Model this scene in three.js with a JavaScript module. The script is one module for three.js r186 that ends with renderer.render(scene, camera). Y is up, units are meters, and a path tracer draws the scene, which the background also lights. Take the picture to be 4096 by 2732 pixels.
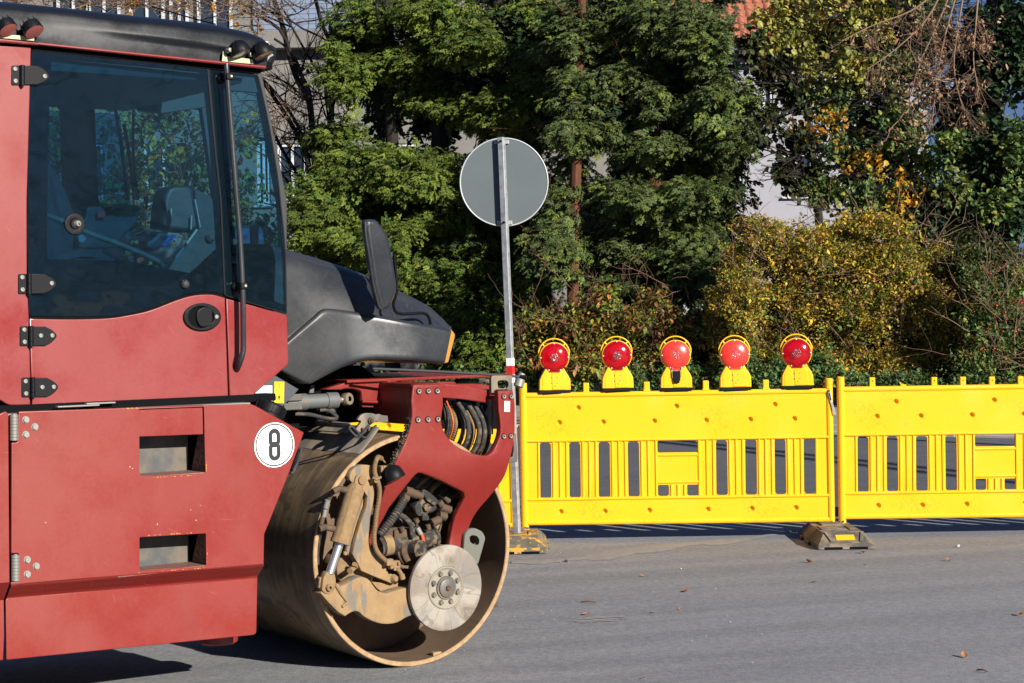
import * as THREE from 'three';
import { mergeGeometries, mergeVertices, toCreasedNormals } from 'three/addons/utils/BufferGeometryUtils.js';
import { RoundedBoxGeometry } from 'three/addons/geometries/RoundedBoxGeometry.js';
import { TessellateModifier } from 'three/addons/modifiers/TessellateModifier.js';

// ------------------------------------------------------------------ camera, sky, sun, exposure
const scene = new THREE.Scene();
const renderer = new THREE.WebGLRenderer({ antialias: true });
renderer.toneMapping = THREE.LinearToneMapping;
renderer.toneMappingExposure = 1.8;
renderer.shadowMap.enabled = true;
renderer.setSize(1024, 683);
const rad = Math.PI / 180;
const camera = new THREE.PerspectiveCamera(2 * Math.atan(1366 / 7259) / rad, 1024 / 683, 0.1, 400);
camera.rotation.order = 'YXZ';
camera.position.set(0, 1.53, 0);
camera.rotation.set(-0.88 * rad, 0, -1.0 * rad);
camera.updateMatrixWorld();

const SUN_AZ = 40 * rad, SUN_EL = 23 * rad;
const sunDir = new THREE.Vector3(Math.sin(SUN_AZ) * Math.cos(SUN_EL), Math.sin(SUN_EL), Math.cos(SUN_AZ) * Math.cos(SUN_EL));
const sun = new THREE.DirectionalLight(new THREE.Color(1, 0.94, 0.84), 5);
sun.position.copy(sunDir).multiplyScalar(60).add(new THREE.Vector3(0, 0, -18));
sun.target.position.set(0, 0, -18);
sun.castShadow = true; sun.shadow.mapSize.set(4096, 4096); sun.shadow.radius = 1;
Object.assign(sun.shadow.camera, { left: -26, right: 26, top: 24, bottom: -24, near: 1, far: 140 });
scene.add(sun, sun.target);
{ // clear autumn sky: deep blue overhead, paler low down, brighter round the sun
  const w = 256, h = 128, d = new Float32Array(w * h * 4);
  for (let j = 0; j < h; j++) for (let i = 0; i < w; i++) {
    const el = ((j + 0.5) / h - 0.5) * Math.PI, az = ((i + 0.5) / w - 0.5) * 2 * Math.PI;
    const v = new THREE.Vector3(Math.cos(az) * Math.cos(el), Math.sin(el), Math.sin(az) * Math.cos(el));
    const t = Math.pow(Math.max(0, v.y), 0.55), s = Math.max(0, v.dot(sunDir));
    const glow = 0.06 * Math.pow(s, 6) + 0.2 * Math.pow(s, 60);
    const c = v.y < 0 ? [0.03, 0.032, 0.035] : [0.085 + (0.012 - 0.085) * t + glow, 0.14 + (0.038 - 0.14) * t + glow, 0.24 + (0.14 - 0.24) * t + glow * 0.9];
    d.set([c[0], c[1], c[2], 1], (j * w + i) * 4);
  }
  const sky = new THREE.DataTexture(d, w, h, THREE.RGBAFormat, THREE.FloatType);
  sky.mapping = THREE.EquirectangularReflectionMapping; sky.magFilter = sky.minFilter = THREE.LinearFilter; sky.needsUpdate = true;
  scene.background = sky; scene.environment = sky;
}

// ------------------------------------------------------------------ small helpers
let seed = 7;
function rnd() { seed = (seed + 0x6D2B79F5) | 0; let t = Math.imul(seed ^ (seed >>> 15), 1 | seed); t = (t + Math.imul(t ^ (t >>> 7), 61 | t)) ^ t; return ((t ^ (t >>> 14)) >>> 0) / 4294967296; }
const rr = (a, b) => a + (b - a) * rnd();
const pick = (a) => a[Math.floor(rnd() * a.length)];
const clamp = (x, a = 0, b = 1) => Math.min(b, Math.max(a, x));
const sstep = (a, b, x) => { const t = clamp((x - a) / (b - a)); return t * t * (3 - 2 * t); };
const mix = (a, b, t) => a + (b - a) * t;
const V2 = (x, y) => new THREE.Vector2(x, y), V3 = (x, y, z) => new THREE.Vector3(x, y, z);

// photograph measurements (in its 4096 x 2732 pixels) turned into places in metres on a known plane
const ray = (s) => V3((s[0] - 2048) / 7259, -(s[1] - 1366) / 7259, -1).applyQuaternion(camera.quaternion);
const win = (x0, y0, k) => (x, y) => [x0 + x / k, y0 + y / k];
const P = win(0, 0, 1 / 1.7422);
const A = win(0, 0, 1.959), B = win(0, 800, 1.959), C = win(0, 1600, 1.385), D = win(1000, 1400, 1.1775), E = win(1000, 800, 1.959);
const Q = win(1200, 1700, 1.96), G = win(1000, 1450, 3.3586), H = win(1550, 1450, 2.8514), I = win(100, 600, 2.137), J = win(850, 0, 3.92), K = win(0, 1580, 2.612);
const M = win(2000, 1300, 1.568), N = win(3000, 1300, 1.568), O = win(3150, 1480, 2.09), R = win(2000, 2000, 1.1217);
const onZ = (s, z) => { const r = ray(s), t = z / r.z; return V3(r.x * t, 1.53 + r.y * t, z); };     // on an upright plane facing the street
const onGround = (s, y = 0) => { const r = ray(s), t = (y - 1.53) / r.y; return V3(r.x * t, y, r.z * t); };
// the roller's own frame: x forward, y up, z out of its near side
const TH = 35.73 * rad, RO = V3(-0.437, 0, -7.9), RN = V3(Math.sin(TH), 0, Math.cos(TH)), RF = V3(Math.cos(TH), 0, -Math.sin(TH));
function rl(s, w = 0) { const r = ray(s), o = V3(0, 1.53, 0), t = (RO.clone().sub(o).dot(RN) + w) / r.dot(RN), p = o.addScaledVector(r, t).sub(RO); return [p.dot(RF), p.y]; }
const r3 = (s, w = 0) => { const [x, y] = rl(s, w); return V3(x, y, w); };
const loc = (F, w, ...xy) => { const a = []; for (let i = 0; i < xy.length; i += 2) a.push(rl(F(xy[i], xy[i + 1]), w)); return a; };   // an outline on the plane z = w

// ------------------------------------------------------------------ geometry
function roundCorners(pts, r, n = 5) {
  if (!r) return pts;
  const out = [], L = pts.length;
  pts.forEach((p, i) => {
    const rad_ = typeof r === 'number' ? r : r[i] ?? 0;
    if (!rad_) { out.push(p); return; }
    const a = pts[(i + L - 1) % L], b = pts[(i + 1) % L], va = V2(a[0] - p[0], a[1] - p[1]), vb = V2(b[0] - p[0], b[1] - p[1]);
    const d = Math.min(rad_, va.length() * 0.48, vb.length() * 0.48);
    va.setLength(d); vb.setLength(d);
    for (let k = 0; k <= n; k++) { const t = k / n, u = 1 - t; out.push([p[0] + va.x * u * u + vb.x * t * t, p[1] + va.y * u * u + vb.y * t * t]); }
  });
  return out;
}
const curve2 = (pts, n = 24) => new THREE.SplineCurve(pts.map(([x, y]) => V2(x, y))).getPoints(n).map((v) => [v.x, v.y]);
const circ = (x, y, r, n = 20, ry = r) => Array.from({ length: n }, (_, i) => [x + r * Math.cos(i / n * 2 * Math.PI), y + ry * Math.sin(i / n * 2 * Math.PI)]);
const shapeOf = (pts) => new THREE.Shape(pts.map(([x, y]) => V2(x, y)));
function plate(pts, w, depth, o = {}) {          // an outline given thickness: its face lies at z = w
  const s = shapeOf(roundCorners(pts, o.r));
  for (const h of o.holes ?? []) s.holes.push(new THREE.Path(roundCorners(h, o.hr).map(([x, y]) => V2(x, y))));
  const b = Math.min(o.bevel ?? 0.003, depth * 0.45);
  const g = new THREE.ExtrudeGeometry(s, b > 0 ? { depth: depth - 2 * b, bevelEnabled: true, bevelThickness: b, bevelSize: b, bevelOffset: -b, bevelSegments: o.bs ?? 2, curveSegments: 6 } : { depth, bevelEnabled: false });
  g.translate(0, 0, w - depth + (b > 0 ? b : 0));
  return o.crease === 0 ? g : flatFaces(toCreasedNormals(g, o.crease ?? 0.7));
}
function flatFaces(g) {                           // keep the broad faces truly flat, only the rounded edges stay smooth
  const p = g.attributes.position, n = g.attributes.normal, a = V3(0, 0, 0), b = V3(0, 0, 0), c = V3(0, 0, 0);
  for (let i = 0; i < p.count; i += 3) { a.fromBufferAttribute(p, i); b.fromBufferAttribute(p, i + 1).sub(a); c.fromBufferAttribute(p, i + 2).sub(a); b.cross(c).normalize(); const z0 = p.getZ(i), flat = Math.abs(z0 - p.getZ(i + 1)) < 2e-6 && Math.abs(z0 - p.getZ(i + 2)) < 2e-6; if (flat && b.z === 0) b.z = n.getZ(i) < 0 ? -1 : 1; if (flat || Math.abs(b.z) > 0.999) for (let k = 0; k < 3; k++) n.setXYZ(i + k, 0, 0, Math.sign(b.z)); }
  return g;
}
function tube(pts, r, o = {}) {                  // a round bar through points
  const c = new THREE.CatmullRomCurve3(pts, o.closed ?? false, 'catmullrom', o.tension ?? 0.5);
  const g = new THREE.TubeGeometry(c, o.n ?? Math.max(6, pts.length * 6), r, o.m ?? 8, o.closed ?? false);
  if (o.closed || o.open) return g;
  const a = pts[0], b = pts[pts.length - 1], d0 = c.getTangent(0), d1 = c.getTangent(1);
  return join([g, disc(a, d0.clone().negate(), r, o.m ?? 8), disc(b, d1, r, o.m ?? 8)]);
}
const UPV = V3(0, 1, 0);
const turned = (dir, from = UPV) => new THREE.Quaternion().setFromUnitVectors(from, dir.clone().normalize());
function disc(c, n, r, m = 16) { const g = new THREE.CircleGeometry(r, m); g.applyQuaternion(turned(n, V3(0, 0, 1))); g.translate(c.x, c.y, c.z); return g; }
function rod(a, b, r0, r1 = r0, m = 16) {         // a straight bar or cone with its ends
  const g = new THREE.CylinderGeometry(r1, r0, a.distanceTo(b), m, 1), d = b.clone().sub(a);
  g.applyQuaternion(turned(d)); const c = a.clone().add(b).multiplyScalar(0.5); g.translate(c.x, c.y, c.z); return g;
}
function lathe(prof, at, dir = V3(0, 0, 1), m = 32) { const g = new THREE.LatheGeometry(prof.map(([r, h]) => V2(Math.max(r, 1e-5), h)), m); g.applyQuaternion(turned(dir)); g.translate(at.x, at.y, at.z); return toCreasedNormals(g, 0.6); }
function hexBolt(x, y, w, r = 0.009, h = 0.006, washer = true, turn = 0.3) {
  const hd = new THREE.CylinderGeometry(r * 0.94, r, h, 6); hd.rotateY(turn); hd.rotateX(Math.PI / 2); hd.translate(x, y, w + h / 2 + 0.002);
  const out = [hd];
  if (washer) { const ws = new THREE.CylinderGeometry(r * 1.2, r * 1.28, 0.003, 18); ws.rotateX(Math.PI / 2); ws.translate(x, y, w + 0.0012); out.push(ws); }
  return join(out);
}
function socketBolt(x, y, w, r) {                // a cap screw sunk in its counterbore
  return join([lathe([[r * 0.42, -0.004], [r * 0.45, 0.0045], [r * 0.86, 0.0055], [r * 0.95, 0.003], [r * 0.95, -0.012]], V3(x, y, w), V3(0, 0, 1), 6 * 3), lathe([[0, -0.003], [r * 0.43, -0.003]], V3(x, y, w), V3(0, 0, 1), 6)]);
}
function box(w, h, d, x = 0, y = 0, z = 0, r = 0) { const g = r ? new RoundedBoxGeometry(w, h, d, 3, r) : new THREE.BoxGeometry(w, h, d); g.translate(x, y, z); return g; }
function join(list) {
  const ready = list.flat(Infinity).filter(Boolean).map((g) => {
    const n = g.index ? g.toNonIndexed() : g.clone();
    for (const k of Object.keys(n.attributes)) if (!['position', 'normal', 'uv'].includes(k)) n.deleteAttribute(k);
    if (!n.attributes.normal) n.computeVertexNormals();
    if (!n.attributes.uv) n.setAttribute('uv', new THREE.BufferAttribute(new Float32Array(n.attributes.position.count * 2), 2));
    n.clearGroups(); n.morphAttributes = {};
    return n;
  });
  return ready.length === 1 ? ready[0] : mergeGeometries(ready);
}
function uvBox(g, k = 1) {                         // uv in metres, by the way each face points
  const p = g.attributes.position, n = g.attributes.normal, uv = new Float32Array(p.count * 2);
  for (let i = 0; i < p.count; i++) {
    const ax = Math.abs(n.getX(i)), ay = Math.abs(n.getY(i)), az = Math.abs(n.getZ(i));
    const [u, v] = az >= ax && az >= ay ? [p.getX(i), p.getY(i)] : ax >= ay ? [p.getZ(i), p.getY(i)] : [p.getX(i), p.getZ(i)];
    uv[i * 2] = u * k; uv[i * 2 + 1] = v * k;
  }
  g.setAttribute('uv', new THREE.BufferAttribute(uv, 2));
  return g;
}
function gridSurface(rows) {                     // rows of points, equally many in each, as a smooth sheet
  const n = rows[0].length, pos = [], uv = [], idx = [];
  rows.forEach((r, j) => r.forEach((p, i) => { pos.push(p.x, p.y, p.z); uv.push(p.x, p.y); if (i < n - 1 && j < rows.length - 1) { const a = j * n + i; idx.push(a, a + 1, a + n, a + 1, a + n + 1, a + n); } }));
  const g = new THREE.BufferGeometry();
  g.setAttribute('position', new THREE.Float32BufferAttribute(pos, 3)); g.setAttribute('uv', new THREE.Float32BufferAttribute(uv, 2)); g.setIndex(idx); g.computeVertexNormals();
  return g;
}

// ------------------------------------------------------------------ things and parts
const taken = {};
function numbered(name) { const n = taken[name] ?? 0; taken[name] = n + 1; return n ? `${name}_${String(n).padStart(3, '0')}` : name; }
function tag(o, label, category, group, kind) { if (label) o.userData.label = label; if (category) o.userData.category = category; if (group) o.userData.group = group; if (kind) o.userData.kind = kind; return o; }
function thing(name, label, category, pos = V3(0, 0, 0), turn = 0, group) { const o = new THREE.Group(); o.name = numbered(name); o.position.copy(pos); o.rotation.y = turn; scene.add(o); return tag(o, label, category, group); }
function part(name, geoms, mat, parent, label) { const g = join([geoms]); uvBox(g); const m = new THREE.Mesh(g, mat); m.name = name; parent.add(m); if (label) m.userData.label = label; return m; }
function parts(name, list, mat, parent) { for (const g of list.flat(Infinity)) part(name, g, mat, parent); }
function solo(name, geoms, mat, label, category, group, kind, keepUv) { const g = join([geoms]); if (!keepUv) uvBox(g); const m = new THREE.Mesh(g, mat); m.name = numbered(name); scene.add(m); return tag(m, label, category, group, kind); }
function copyOf(src, label, group) { const c = src.clone(); c.name = numbered(src.name.replace(/_\d{3}$/, '')); scene.add(c); c.userData = { ...src.userData }; return tag(c, label, null, group); }
// ------------------------------------------------------------------ textures: grain, dirt, wear, print
const perm = new Float32Array(65536); { for (let i = 0; i < 65536; i++) perm[i] = rnd(); }
function vnoise(x, y, px, py, s = 0) {           // smooth noise that repeats after px, py cells
  const xi = Math.floor(x), yi = Math.floor(y), fx = x - xi, fy = y - yi, u = fx * fx * (3 - 2 * fx), v = fy * fy * (3 - 2 * fy);
  const h = (a, b) => perm[((((a % px) + px) % px) * 157 + (((b % py) + py) % py) * 311 + s * 7919 + ((((a % px) + px) % px) * (((b % py) + py) % py)) * 13) & 65535];
  return mix(mix(h(xi, yi), h(xi + 1, yi), u), mix(h(xi, yi + 1), h(xi + 1, yi + 1), u), v);
}
function fbm(u, v, fx, fy, oct = 4, s = 0, gain = 0.5) { let a = 1, t = 0, sum = 0; for (let o = 0; o < oct; o++) { sum += a * vnoise(u * fx, v * fy, fx, fy, s + o); t += a; a *= gain; fx *= 2; fy *= 2; } return sum / t; }
const enc = (c) => Math.round(255 * clamp(c <= 0.0031308 ? c * 12.92 : 1.055 * Math.pow(c, 1 / 2.4) - 0.055));
function texture(w, h, f, { srgb = true, size = 1, sizeY = size, mirror = false } = {}) {
  const d = new Uint8Array(w * h * 4);
  for (let j = 0; j < h; j++) for (let i = 0; i < w; i++) {
    const c = f((i + 0.5) / w, (j + 0.5) / h, i, j), k = (j * w + i) * 4;
    if (srgb) { d[k] = enc(c[0]); d[k + 1] = enc(c[1]); d[k + 2] = enc(c[2]); } else { d[k] = d[k + 1] = d[k + 2] = Math.round(255 * clamp(c)); }
    d[k + 3] = 255;
  }
  const t = new THREE.DataTexture(d, w, h, THREE.RGBAFormat);
  t.wrapS = t.wrapT = mirror ? THREE.MirroredRepeatWrapping : THREE.RepeatWrapping; t.magFilter = THREE.LinearFilter; t.minFilter = THREE.LinearMipmapLinearFilter; t.generateMipmaps = true;
  t.colorSpace = srgb ? THREE.SRGBColorSpace : THREE.NoColorSpace; t.repeat.set(1 / size, 1 / sizeY); t.needsUpdate = true;
  return t;
}
const lerp3 = (a, b, t) => [mix(a[0], b[0], t), mix(a[1], b[1], t), mix(a[2], b[2], t)];
function scratches(n, w, h, len, ang, spread, wide = 1) {   // a field of thin worn lines
  const f = new Float32Array(w * h);
  for (let k = 0; k < n; k++) {
    let x = rnd() * w, y = rnd() * h; const a = ang + (rnd() - 0.5) * spread, L = len * (0.3 + rnd()), s = 0.3 + 0.7 * rnd();
    for (let t = 0; t < L; t++) { x += Math.cos(a); y += Math.sin(a); const i = ((Math.floor(x) % w) + w) % w, j = ((Math.floor(y) % h) + h) % h; f[j * w + i] = Math.max(f[j * w + i], s * Math.sin(Math.PI * t / L)); if (wide > 1) f[((j + 1) % h) * w + i] = f[j * w + i] * 0.7; }
  }
  return f;
}
function paintTexture(base, dust, chips, amount) {
  const n = 1024, sc = scratches(60, n, n, 40, -0.7, 1.4);
  return texture(n, n, (u, v, i, j) => {
    let c = lerp3(base, dust, amount * (0.15 + 0.85 * sstep(0.35, 0.75, fbm(u, v, 3, 4, 5, 3))));
    c = lerp3(c, dust, 0.35 * amount * sstep(0.5, 0.9, fbm(u, v, 60, 9, 3, 11)));
    const g = 0.93 + 0.14 * fbm(u, v, 220, 220, 2, 5); c = [c[0] * g, c[1] * g, c[2] * g];
    c = lerp3(c, [0.55, 0.33, 0.27], sc[j * n + i] * 0.3);
    c = lerp3(c, [dust[0] * 0.86, dust[1] * 0.8, dust[2] * 0.8], 0.5 * amount * sstep(0.55, 0.8, fbm(u, v, 16, 3, 4, 19)));
    return c;
  }, { size: 1.7 });
}
const roughTex = texture(512, 512, (u, v) => 0.62 + 0.75 * (fbm(u, v, 6, 6, 5, 31) - 0.5) + 0.12 * (fbm(u, v, 120, 120, 2, 8) - 0.5), { srgb: false, size: 1.3 });
const std = (color, roughness, metalness = 0, o = {}) => new THREE.MeshStandardMaterial({ color: new THREE.Color().setRGB(...color), roughness, metalness, ...o });
const W = [1, 1, 1];
const dustTan = [0.36, 0.22, 0.11];
const bumpSoft = texture(256, 256, (u, v) => fbm(u, v, 3, 3, 2, 43), { srgb: false, size: 1.6 });
const bumpSkin = texture(512, 512, (u, v) => 0.6 * fbm(u, v, 5, 5, 3, 41) + 0.4 * fbm(u, v, 40, 40, 3, 42), { srgb: false, size: 0.9 });
const mats = {
  redCab: std(W, 0.72, 0, { map: paintTexture([0.196, 0.0158, 0.0158], [0.212, 0.033, 0.030], [0.4, 0.2, 0.15], 0.7), roughnessMap: roughTex, bumpMap: bumpSoft, bumpScale: 0.006 }),
  redSkirt: std(W, 0.68, 0, { map: paintTexture([0.192, 0.0142, 0.0105], [0.206, 0.029, 0.0205], [0.5, 0.3, 0.2], 0.7), roughnessMap: roughTex, bumpMap: bumpSoft, bumpScale: 0.006 }),
  redFork: std(W, 0.55, 0, { map: paintTexture([0.178, 0.0125, 0.0095], [0.198, 0.028, 0.020], [0.5, 0.25, 0.05], 0.55), roughnessMap: roughTex }),
  black: new THREE.MeshPhysicalMaterial({ color: new THREE.Color().setRGB(0.0045, 0.005, 0.0065), roughness: 0.5, specularIntensity: 0.35 }), matt: new THREE.MeshPhysicalMaterial({ color: new THREE.Color().setRGB(0.005, 0.005, 0.006), roughness: 0.95, specularIntensity: 0.15 }),
  frit: new THREE.MeshPhysicalMaterial({ color: new THREE.Color().setRGB(0.002, 0.003, 0.004), roughness: 0.7, specularIntensity: 0.1 }),
  rubber: std([0.025, 0.026, 0.028], 0.7), zinc: std([0.24, 0.235, 0.22], 0.6, 0.35), chrome: std([0.75, 0.75, 0.74], 0.28, 0.9), steel: std([0.22, 0.215, 0.195], 0.55, 0.4),
  cream: std([0.42, 0.42, 0.25], 0.6), white: std([0.72, 0.72, 0.7], 0.5), orange: std([0.62, 0.1, 0.02], 0.5), amber: std([0.36, 0.17, 0.015], 0.45),
  fabric: std([0.032, 0.038, 0.042], 0.95), consoleGrey: std([0.014, 0.016, 0.019], 0.55), pale: std([0.2, 0.21, 0.2], 0.6), blue: std([0.03, 0.10, 0.28], 0.6),
};
// dark moulded plastic of hood and roof, with scuffs and dust haze
mats.plastic = std(W, 0.5, 0, { map: (() => { const n = 1024, sc = scratches(300, n, n, 60, 0.2, 3, 2); return texture(n, n, (u, v, i, j) => { let t = sstep(0.3, 0.75, fbm(u, v, 3, 5, 5, 71)); let c = lerp3([0.018, 0.0205, 0.025], [0.036, 0.036, 0.036], t); c = lerp3(c, [0.12, 0.115, 0.105], sc[j * n + i] * 0.35); const g = 0.92 + 0.16 * fbm(u, v, 200, 200, 2, 4); return c.map((x) => x * g); }, { size: 1.4 }); })(), roughnessMap: roughTex });
mats.roofPlastic = mats.plastic.clone(); mats.roofPlastic.color.setRGB(0.25, 0.27, 0.30);
// drum steel, brown with dust, scored round the drum
mats.drum = std(W, 0.72, 0.08, { map: (() => { const n = 1024, sc = scratches(900, n, n, 120, Math.PI / 2, 0.25); return texture(n, n, (u, v, i, j) => { const t = fbm(u, v, 6, 10, 5, 91), s2 = fbm(u, v, 48, 5, 4, 95); let c = lerp3([0.12, 0.085, 0.052], [0.30, 0.205, 0.115], sstep(0.3, 0.75, t * 0.6 + s2 * 0.4)); if (t > 0.62) c = lerp3(c, [0.035, 0.03, 0.028], 0.6 * sstep(0.62, 0.72, t)); c = lerp3(c, [0.34, 0.27, 0.19], 0.4 * sc[j * n + i]); const g = 0.85 + 0.3 * fbm(u, v, 256, 256, 2, 2); return c.map((x) => x * g); }, { size: 0.9 }); })(), roughnessMap: roughTex });
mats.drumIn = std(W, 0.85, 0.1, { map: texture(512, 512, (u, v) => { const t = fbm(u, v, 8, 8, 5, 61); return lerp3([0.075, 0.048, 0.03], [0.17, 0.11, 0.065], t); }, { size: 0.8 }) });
mats.rim = std(W, 0.7, 0.1, { map: texture(512, 512, (u, v) => lerp3([0.22, 0.13, 0.06], [0.42, 0.28, 0.15], fbm(u, v, 40, 40, 4, 21)), { size: 0.6 }) });
// clay-caked bracket, worn to blue-grey steel in streaks
mats.clay = std(W, 0.92, 0, { map: (() => texture(1024, 1024, (u, v) => { const t = fbm(u, v, 24, 5, 5, 51), b = fbm(u, v, 5, 4, 3, 55); let c = lerp3([0.21, 0.128, 0.058], [0.295, 0.195, 0.098], fbm(u, v, 12, 12, 5, 53)); c = lerp3(c, [0.115, 0.12, 0.118], 0.75 * sstep(0.54, 0.64, t * 0.7 + b * 0.3)); const g = 0.88 + 0.24 * fbm(u, v, 220, 220, 2, 57); return c.map((x) => x * g); }, { size: 0.55 }))(), bumpMap: bumpSkin, bumpScale: 0.004 });
mats.clayPlain = std(W, 0.95, 0, { map: texture(512, 512, (u, v) => { const c = lerp3([0.165, 0.102, 0.048], [0.275, 0.18, 0.09], fbm(u, v, 20, 20, 5, 153)); const g = 0.85 + 0.3 * fbm(u, v, 180, 180, 2, 57); return c.map((x) => x * g); }, { size: 0.3 }), bumpMap: bumpSkin, bumpScale: 0.004 });
mats.dirtyBlack = std(W, 0.75, 0.1, { map: texture(512, 512, (u, v) => lerp3([0.016, 0.016, 0.017], [0.15, 0.105, 0.06], sstep(0.48, 0.75, fbm(u, v, 14, 14, 5, 81))), { size: 0.3 }) });
mats.dirtyRubber = std(W, 0.8, 0, { map: texture(512, 512, (u, v) => lerp3([0.022, 0.022, 0.023], [0.12, 0.095, 0.065], sstep(0.42, 0.8, fbm(u, v, 6, 18, 5, 83))), { size: 0.25 }) });
mats.brown = std(W, 0.85, 0.2, { map: texture(512, 512, (u, v) => lerp3([0.03, 0.024, 0.02], [0.15, 0.09, 0.05], fbm(u, v, 18, 18, 5, 87)), { size: 0.3 }) });
mats.discFace = std(W, 0.88, 0, { map: (() => texture(1024, 1024, (u, v) => { const a = Math.atan2(v - 0.5, u - 0.5) / (2 * Math.PI) + 0.5, d = Math.hypot(u - 0.5, v - 0.5); const st = fbm(a, d, 24, 3, 4, 63), bl = fbm(u, v, 5, 5, 4, 66); let c = lerp3([0.285, 0.255, 0.215], [0.19, 0.158, 0.125], sstep(0.35, 0.7, bl)); const crack = Math.abs(fbm(a, d, 20, 2, 3, 69) - 0.5); if (crack < 0.02) c = lerp3(c, [0.11, 0.09, 0.07], 0.5); c = lerp3(c, [0.15, 0.155, 0.16], 0.4 * sstep(0.5, 0.7, st)); const g = 0.85 + 0.3 * fbm(u, v, 160, 160, 2, 57); return c.map((x) => x * g); }, { size: 0.4 }))() });
mats.plateGrey = std(W, 0.8, 0.1, { map: texture(512, 512, (u, v) => lerp3([0.085, 0.08, 0.075], [0.20, 0.155, 0.105], sstep(0.3, 0.75, fbm(u, v, 10, 5, 5, 131))), { size: 0.6 }), roughnessMap: roughTex });
mats.scraper = std(W, 0.85, 0, { map: texture(512, 512, (u, v) => lerp3([0.13, 0.12, 0.105], [0.27, 0.22, 0.155], sstep(0.3, 0.75, fbm(u, v, 10, 5, 5, 135))), { size: 0.6 }) });  // lighter copy of plateGrey: sunlight on the plates put into the colour
mats.stepSteel = std(W, 0.6, 0.25, { map: texture(512, 512, (u, v) => { let c = lerp3([0.062, 0.066, 0.07], [0.125, 0.105, 0.08], sstep(0.3, 0.7, fbm(u, v, 6, 6, 4, 141))); c = lerp3(c, [0.07, 0.075, 0.08], 0.5 * sstep(0.55, 0.75, fbm(u, v, 5, 4, 4, 145))); return c; }, { size: 0.35 }) });
mats.tread = std(W, 0.7, 0.1, { map: texture(256, 256, (u, v) => lerp3([0.12, 0.05, 0.042], [0.24, 0.125, 0.10], fbm(u, v, 20, 20, 4, 147)), { size: 0.2 }) });
// barrier plastic, lamp plastic
mats.yellow = std(W, 0.48, 0, { map: (() => { const n = 1024, sc = scratches(130, n, n, 50, 0.3, 3); return texture(n, n, (u, v, i, j) => { let c = lerp3([0.76, 0.40, 0.005], [0.80, 0.44, 0.012], fbm(u, v, 5, 5, 4, 101)); c = lerp3(c, [0.45, 0.24, 0.02], 0.4 * sstep(0.52, 0.75, fbm(u, v, 110, 100, 3, 105)) * sstep(0.55, 0.72, fbm(u, v, 5, 5, 3, 107))); c = lerp3(c, [0.82, 0.55, 0.12], 0.35 * sc[j * n + i]); return c; }, { size: 1.1 }); })(), roughnessMap: roughTex, bumpMap: bumpSkin, bumpScale: 0.001 });
mats.yellowLamp = std([0.80, 0.42, 0.006], 0.35);
mats.dirtCrumb = std([0.16, 0.12, 0.06], 0.95);
mats.galv = std(W, 0.5, 0.45, { map: texture(512, 512, (u, v) => { const cells = 26; let best = 9, val = 0; const x = u * cells, y = v * cells; for (let a = -1; a < 2; a++) for (let b = -1; b < 2; b++) { const ci = (Math.floor(x) + a + cells) % cells, cj = (Math.floor(y) + b + cells) % cells, px = Math.floor(x) + a + perm[(ci * 71 + cj * 131) & 65535], py = Math.floor(y) + b + perm[(ci * 37 + cj * 211 + 99) & 65535], d = (px - x) ** 2 + (py - y) ** 2; if (d < best) { best = d; val = perm[(ci * 17 + cj * 401 + 5) & 65535]; } } const k = 0.26 + 0.14 * val; return [k, k * 1.03, k * 1.06]; }, { size: 0.7 }) });
mats.signGrey = std(W, 0.5, 0, { map: (() => { const n = 512, sc = scratches(40, n, n, 50, 1, 3); return texture(n, n, (u, v, i, j) => lerp3(lerp3([0.074, 0.090, 0.098], [0.088, 0.105, 0.113], fbm(u, v, 4, 4, 4, 71)), [0.2, 0.22, 0.22], 0.5 * sc[j * n + i]), { size: 0.6 }); })() });
mats.foot = std(W, 0.9, 0, { map: texture(512, 512, (u, v) => { const c = lerp3([0.07, 0.065, 0.06], [0.22, 0.175, 0.12], sstep(0.3, 0.75, fbm(u, v, 8, 8, 5, 111))); const g = 0.85 + 0.3 * fbm(u, v, 150, 150, 2, 9); return c.map((x) => x * g); }, { size: 0.5 }) });
mats.footYellow = std(W, 0.85, 0, { map: texture(512, 512, (u, v) => { let c = lerp3([0.055, 0.052, 0.05], [0.16, 0.14, 0.1], fbm(u, v, 14, 14, 5, 113)); if (fbm(u, v, 9, 14, 5, 117) > 0.615) c = lerp3(c, [0.55, 0.29, 0.02], 0.85); return c; }, { size: 0.45 }) });
const glassTint = (color, extra = {}) => new THREE.MeshPhysicalMaterial({ color: new THREE.Color().setRGB(...color), roughness: 0.02, metalness: 0, transmission: 1, thickness: 0, ior: 1.5, ...extra });
const waveTex = texture(512, 512, (u, v) => fbm(u, v, 4, 5, 3, 201), { srgb: false, size: 1.1 });
mats.glass = glassTint([0.35, 0.62, 0.76], { transmission: 0.993, bumpMap: waveTex, bumpScale: 0.006 });
mats.winGlass = std([0.02, 0.03, 0.045], 0.08);
mats.lensClear = glassTint([0.9, 0.88, 0.85], { roughness: 0.15 });
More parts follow.
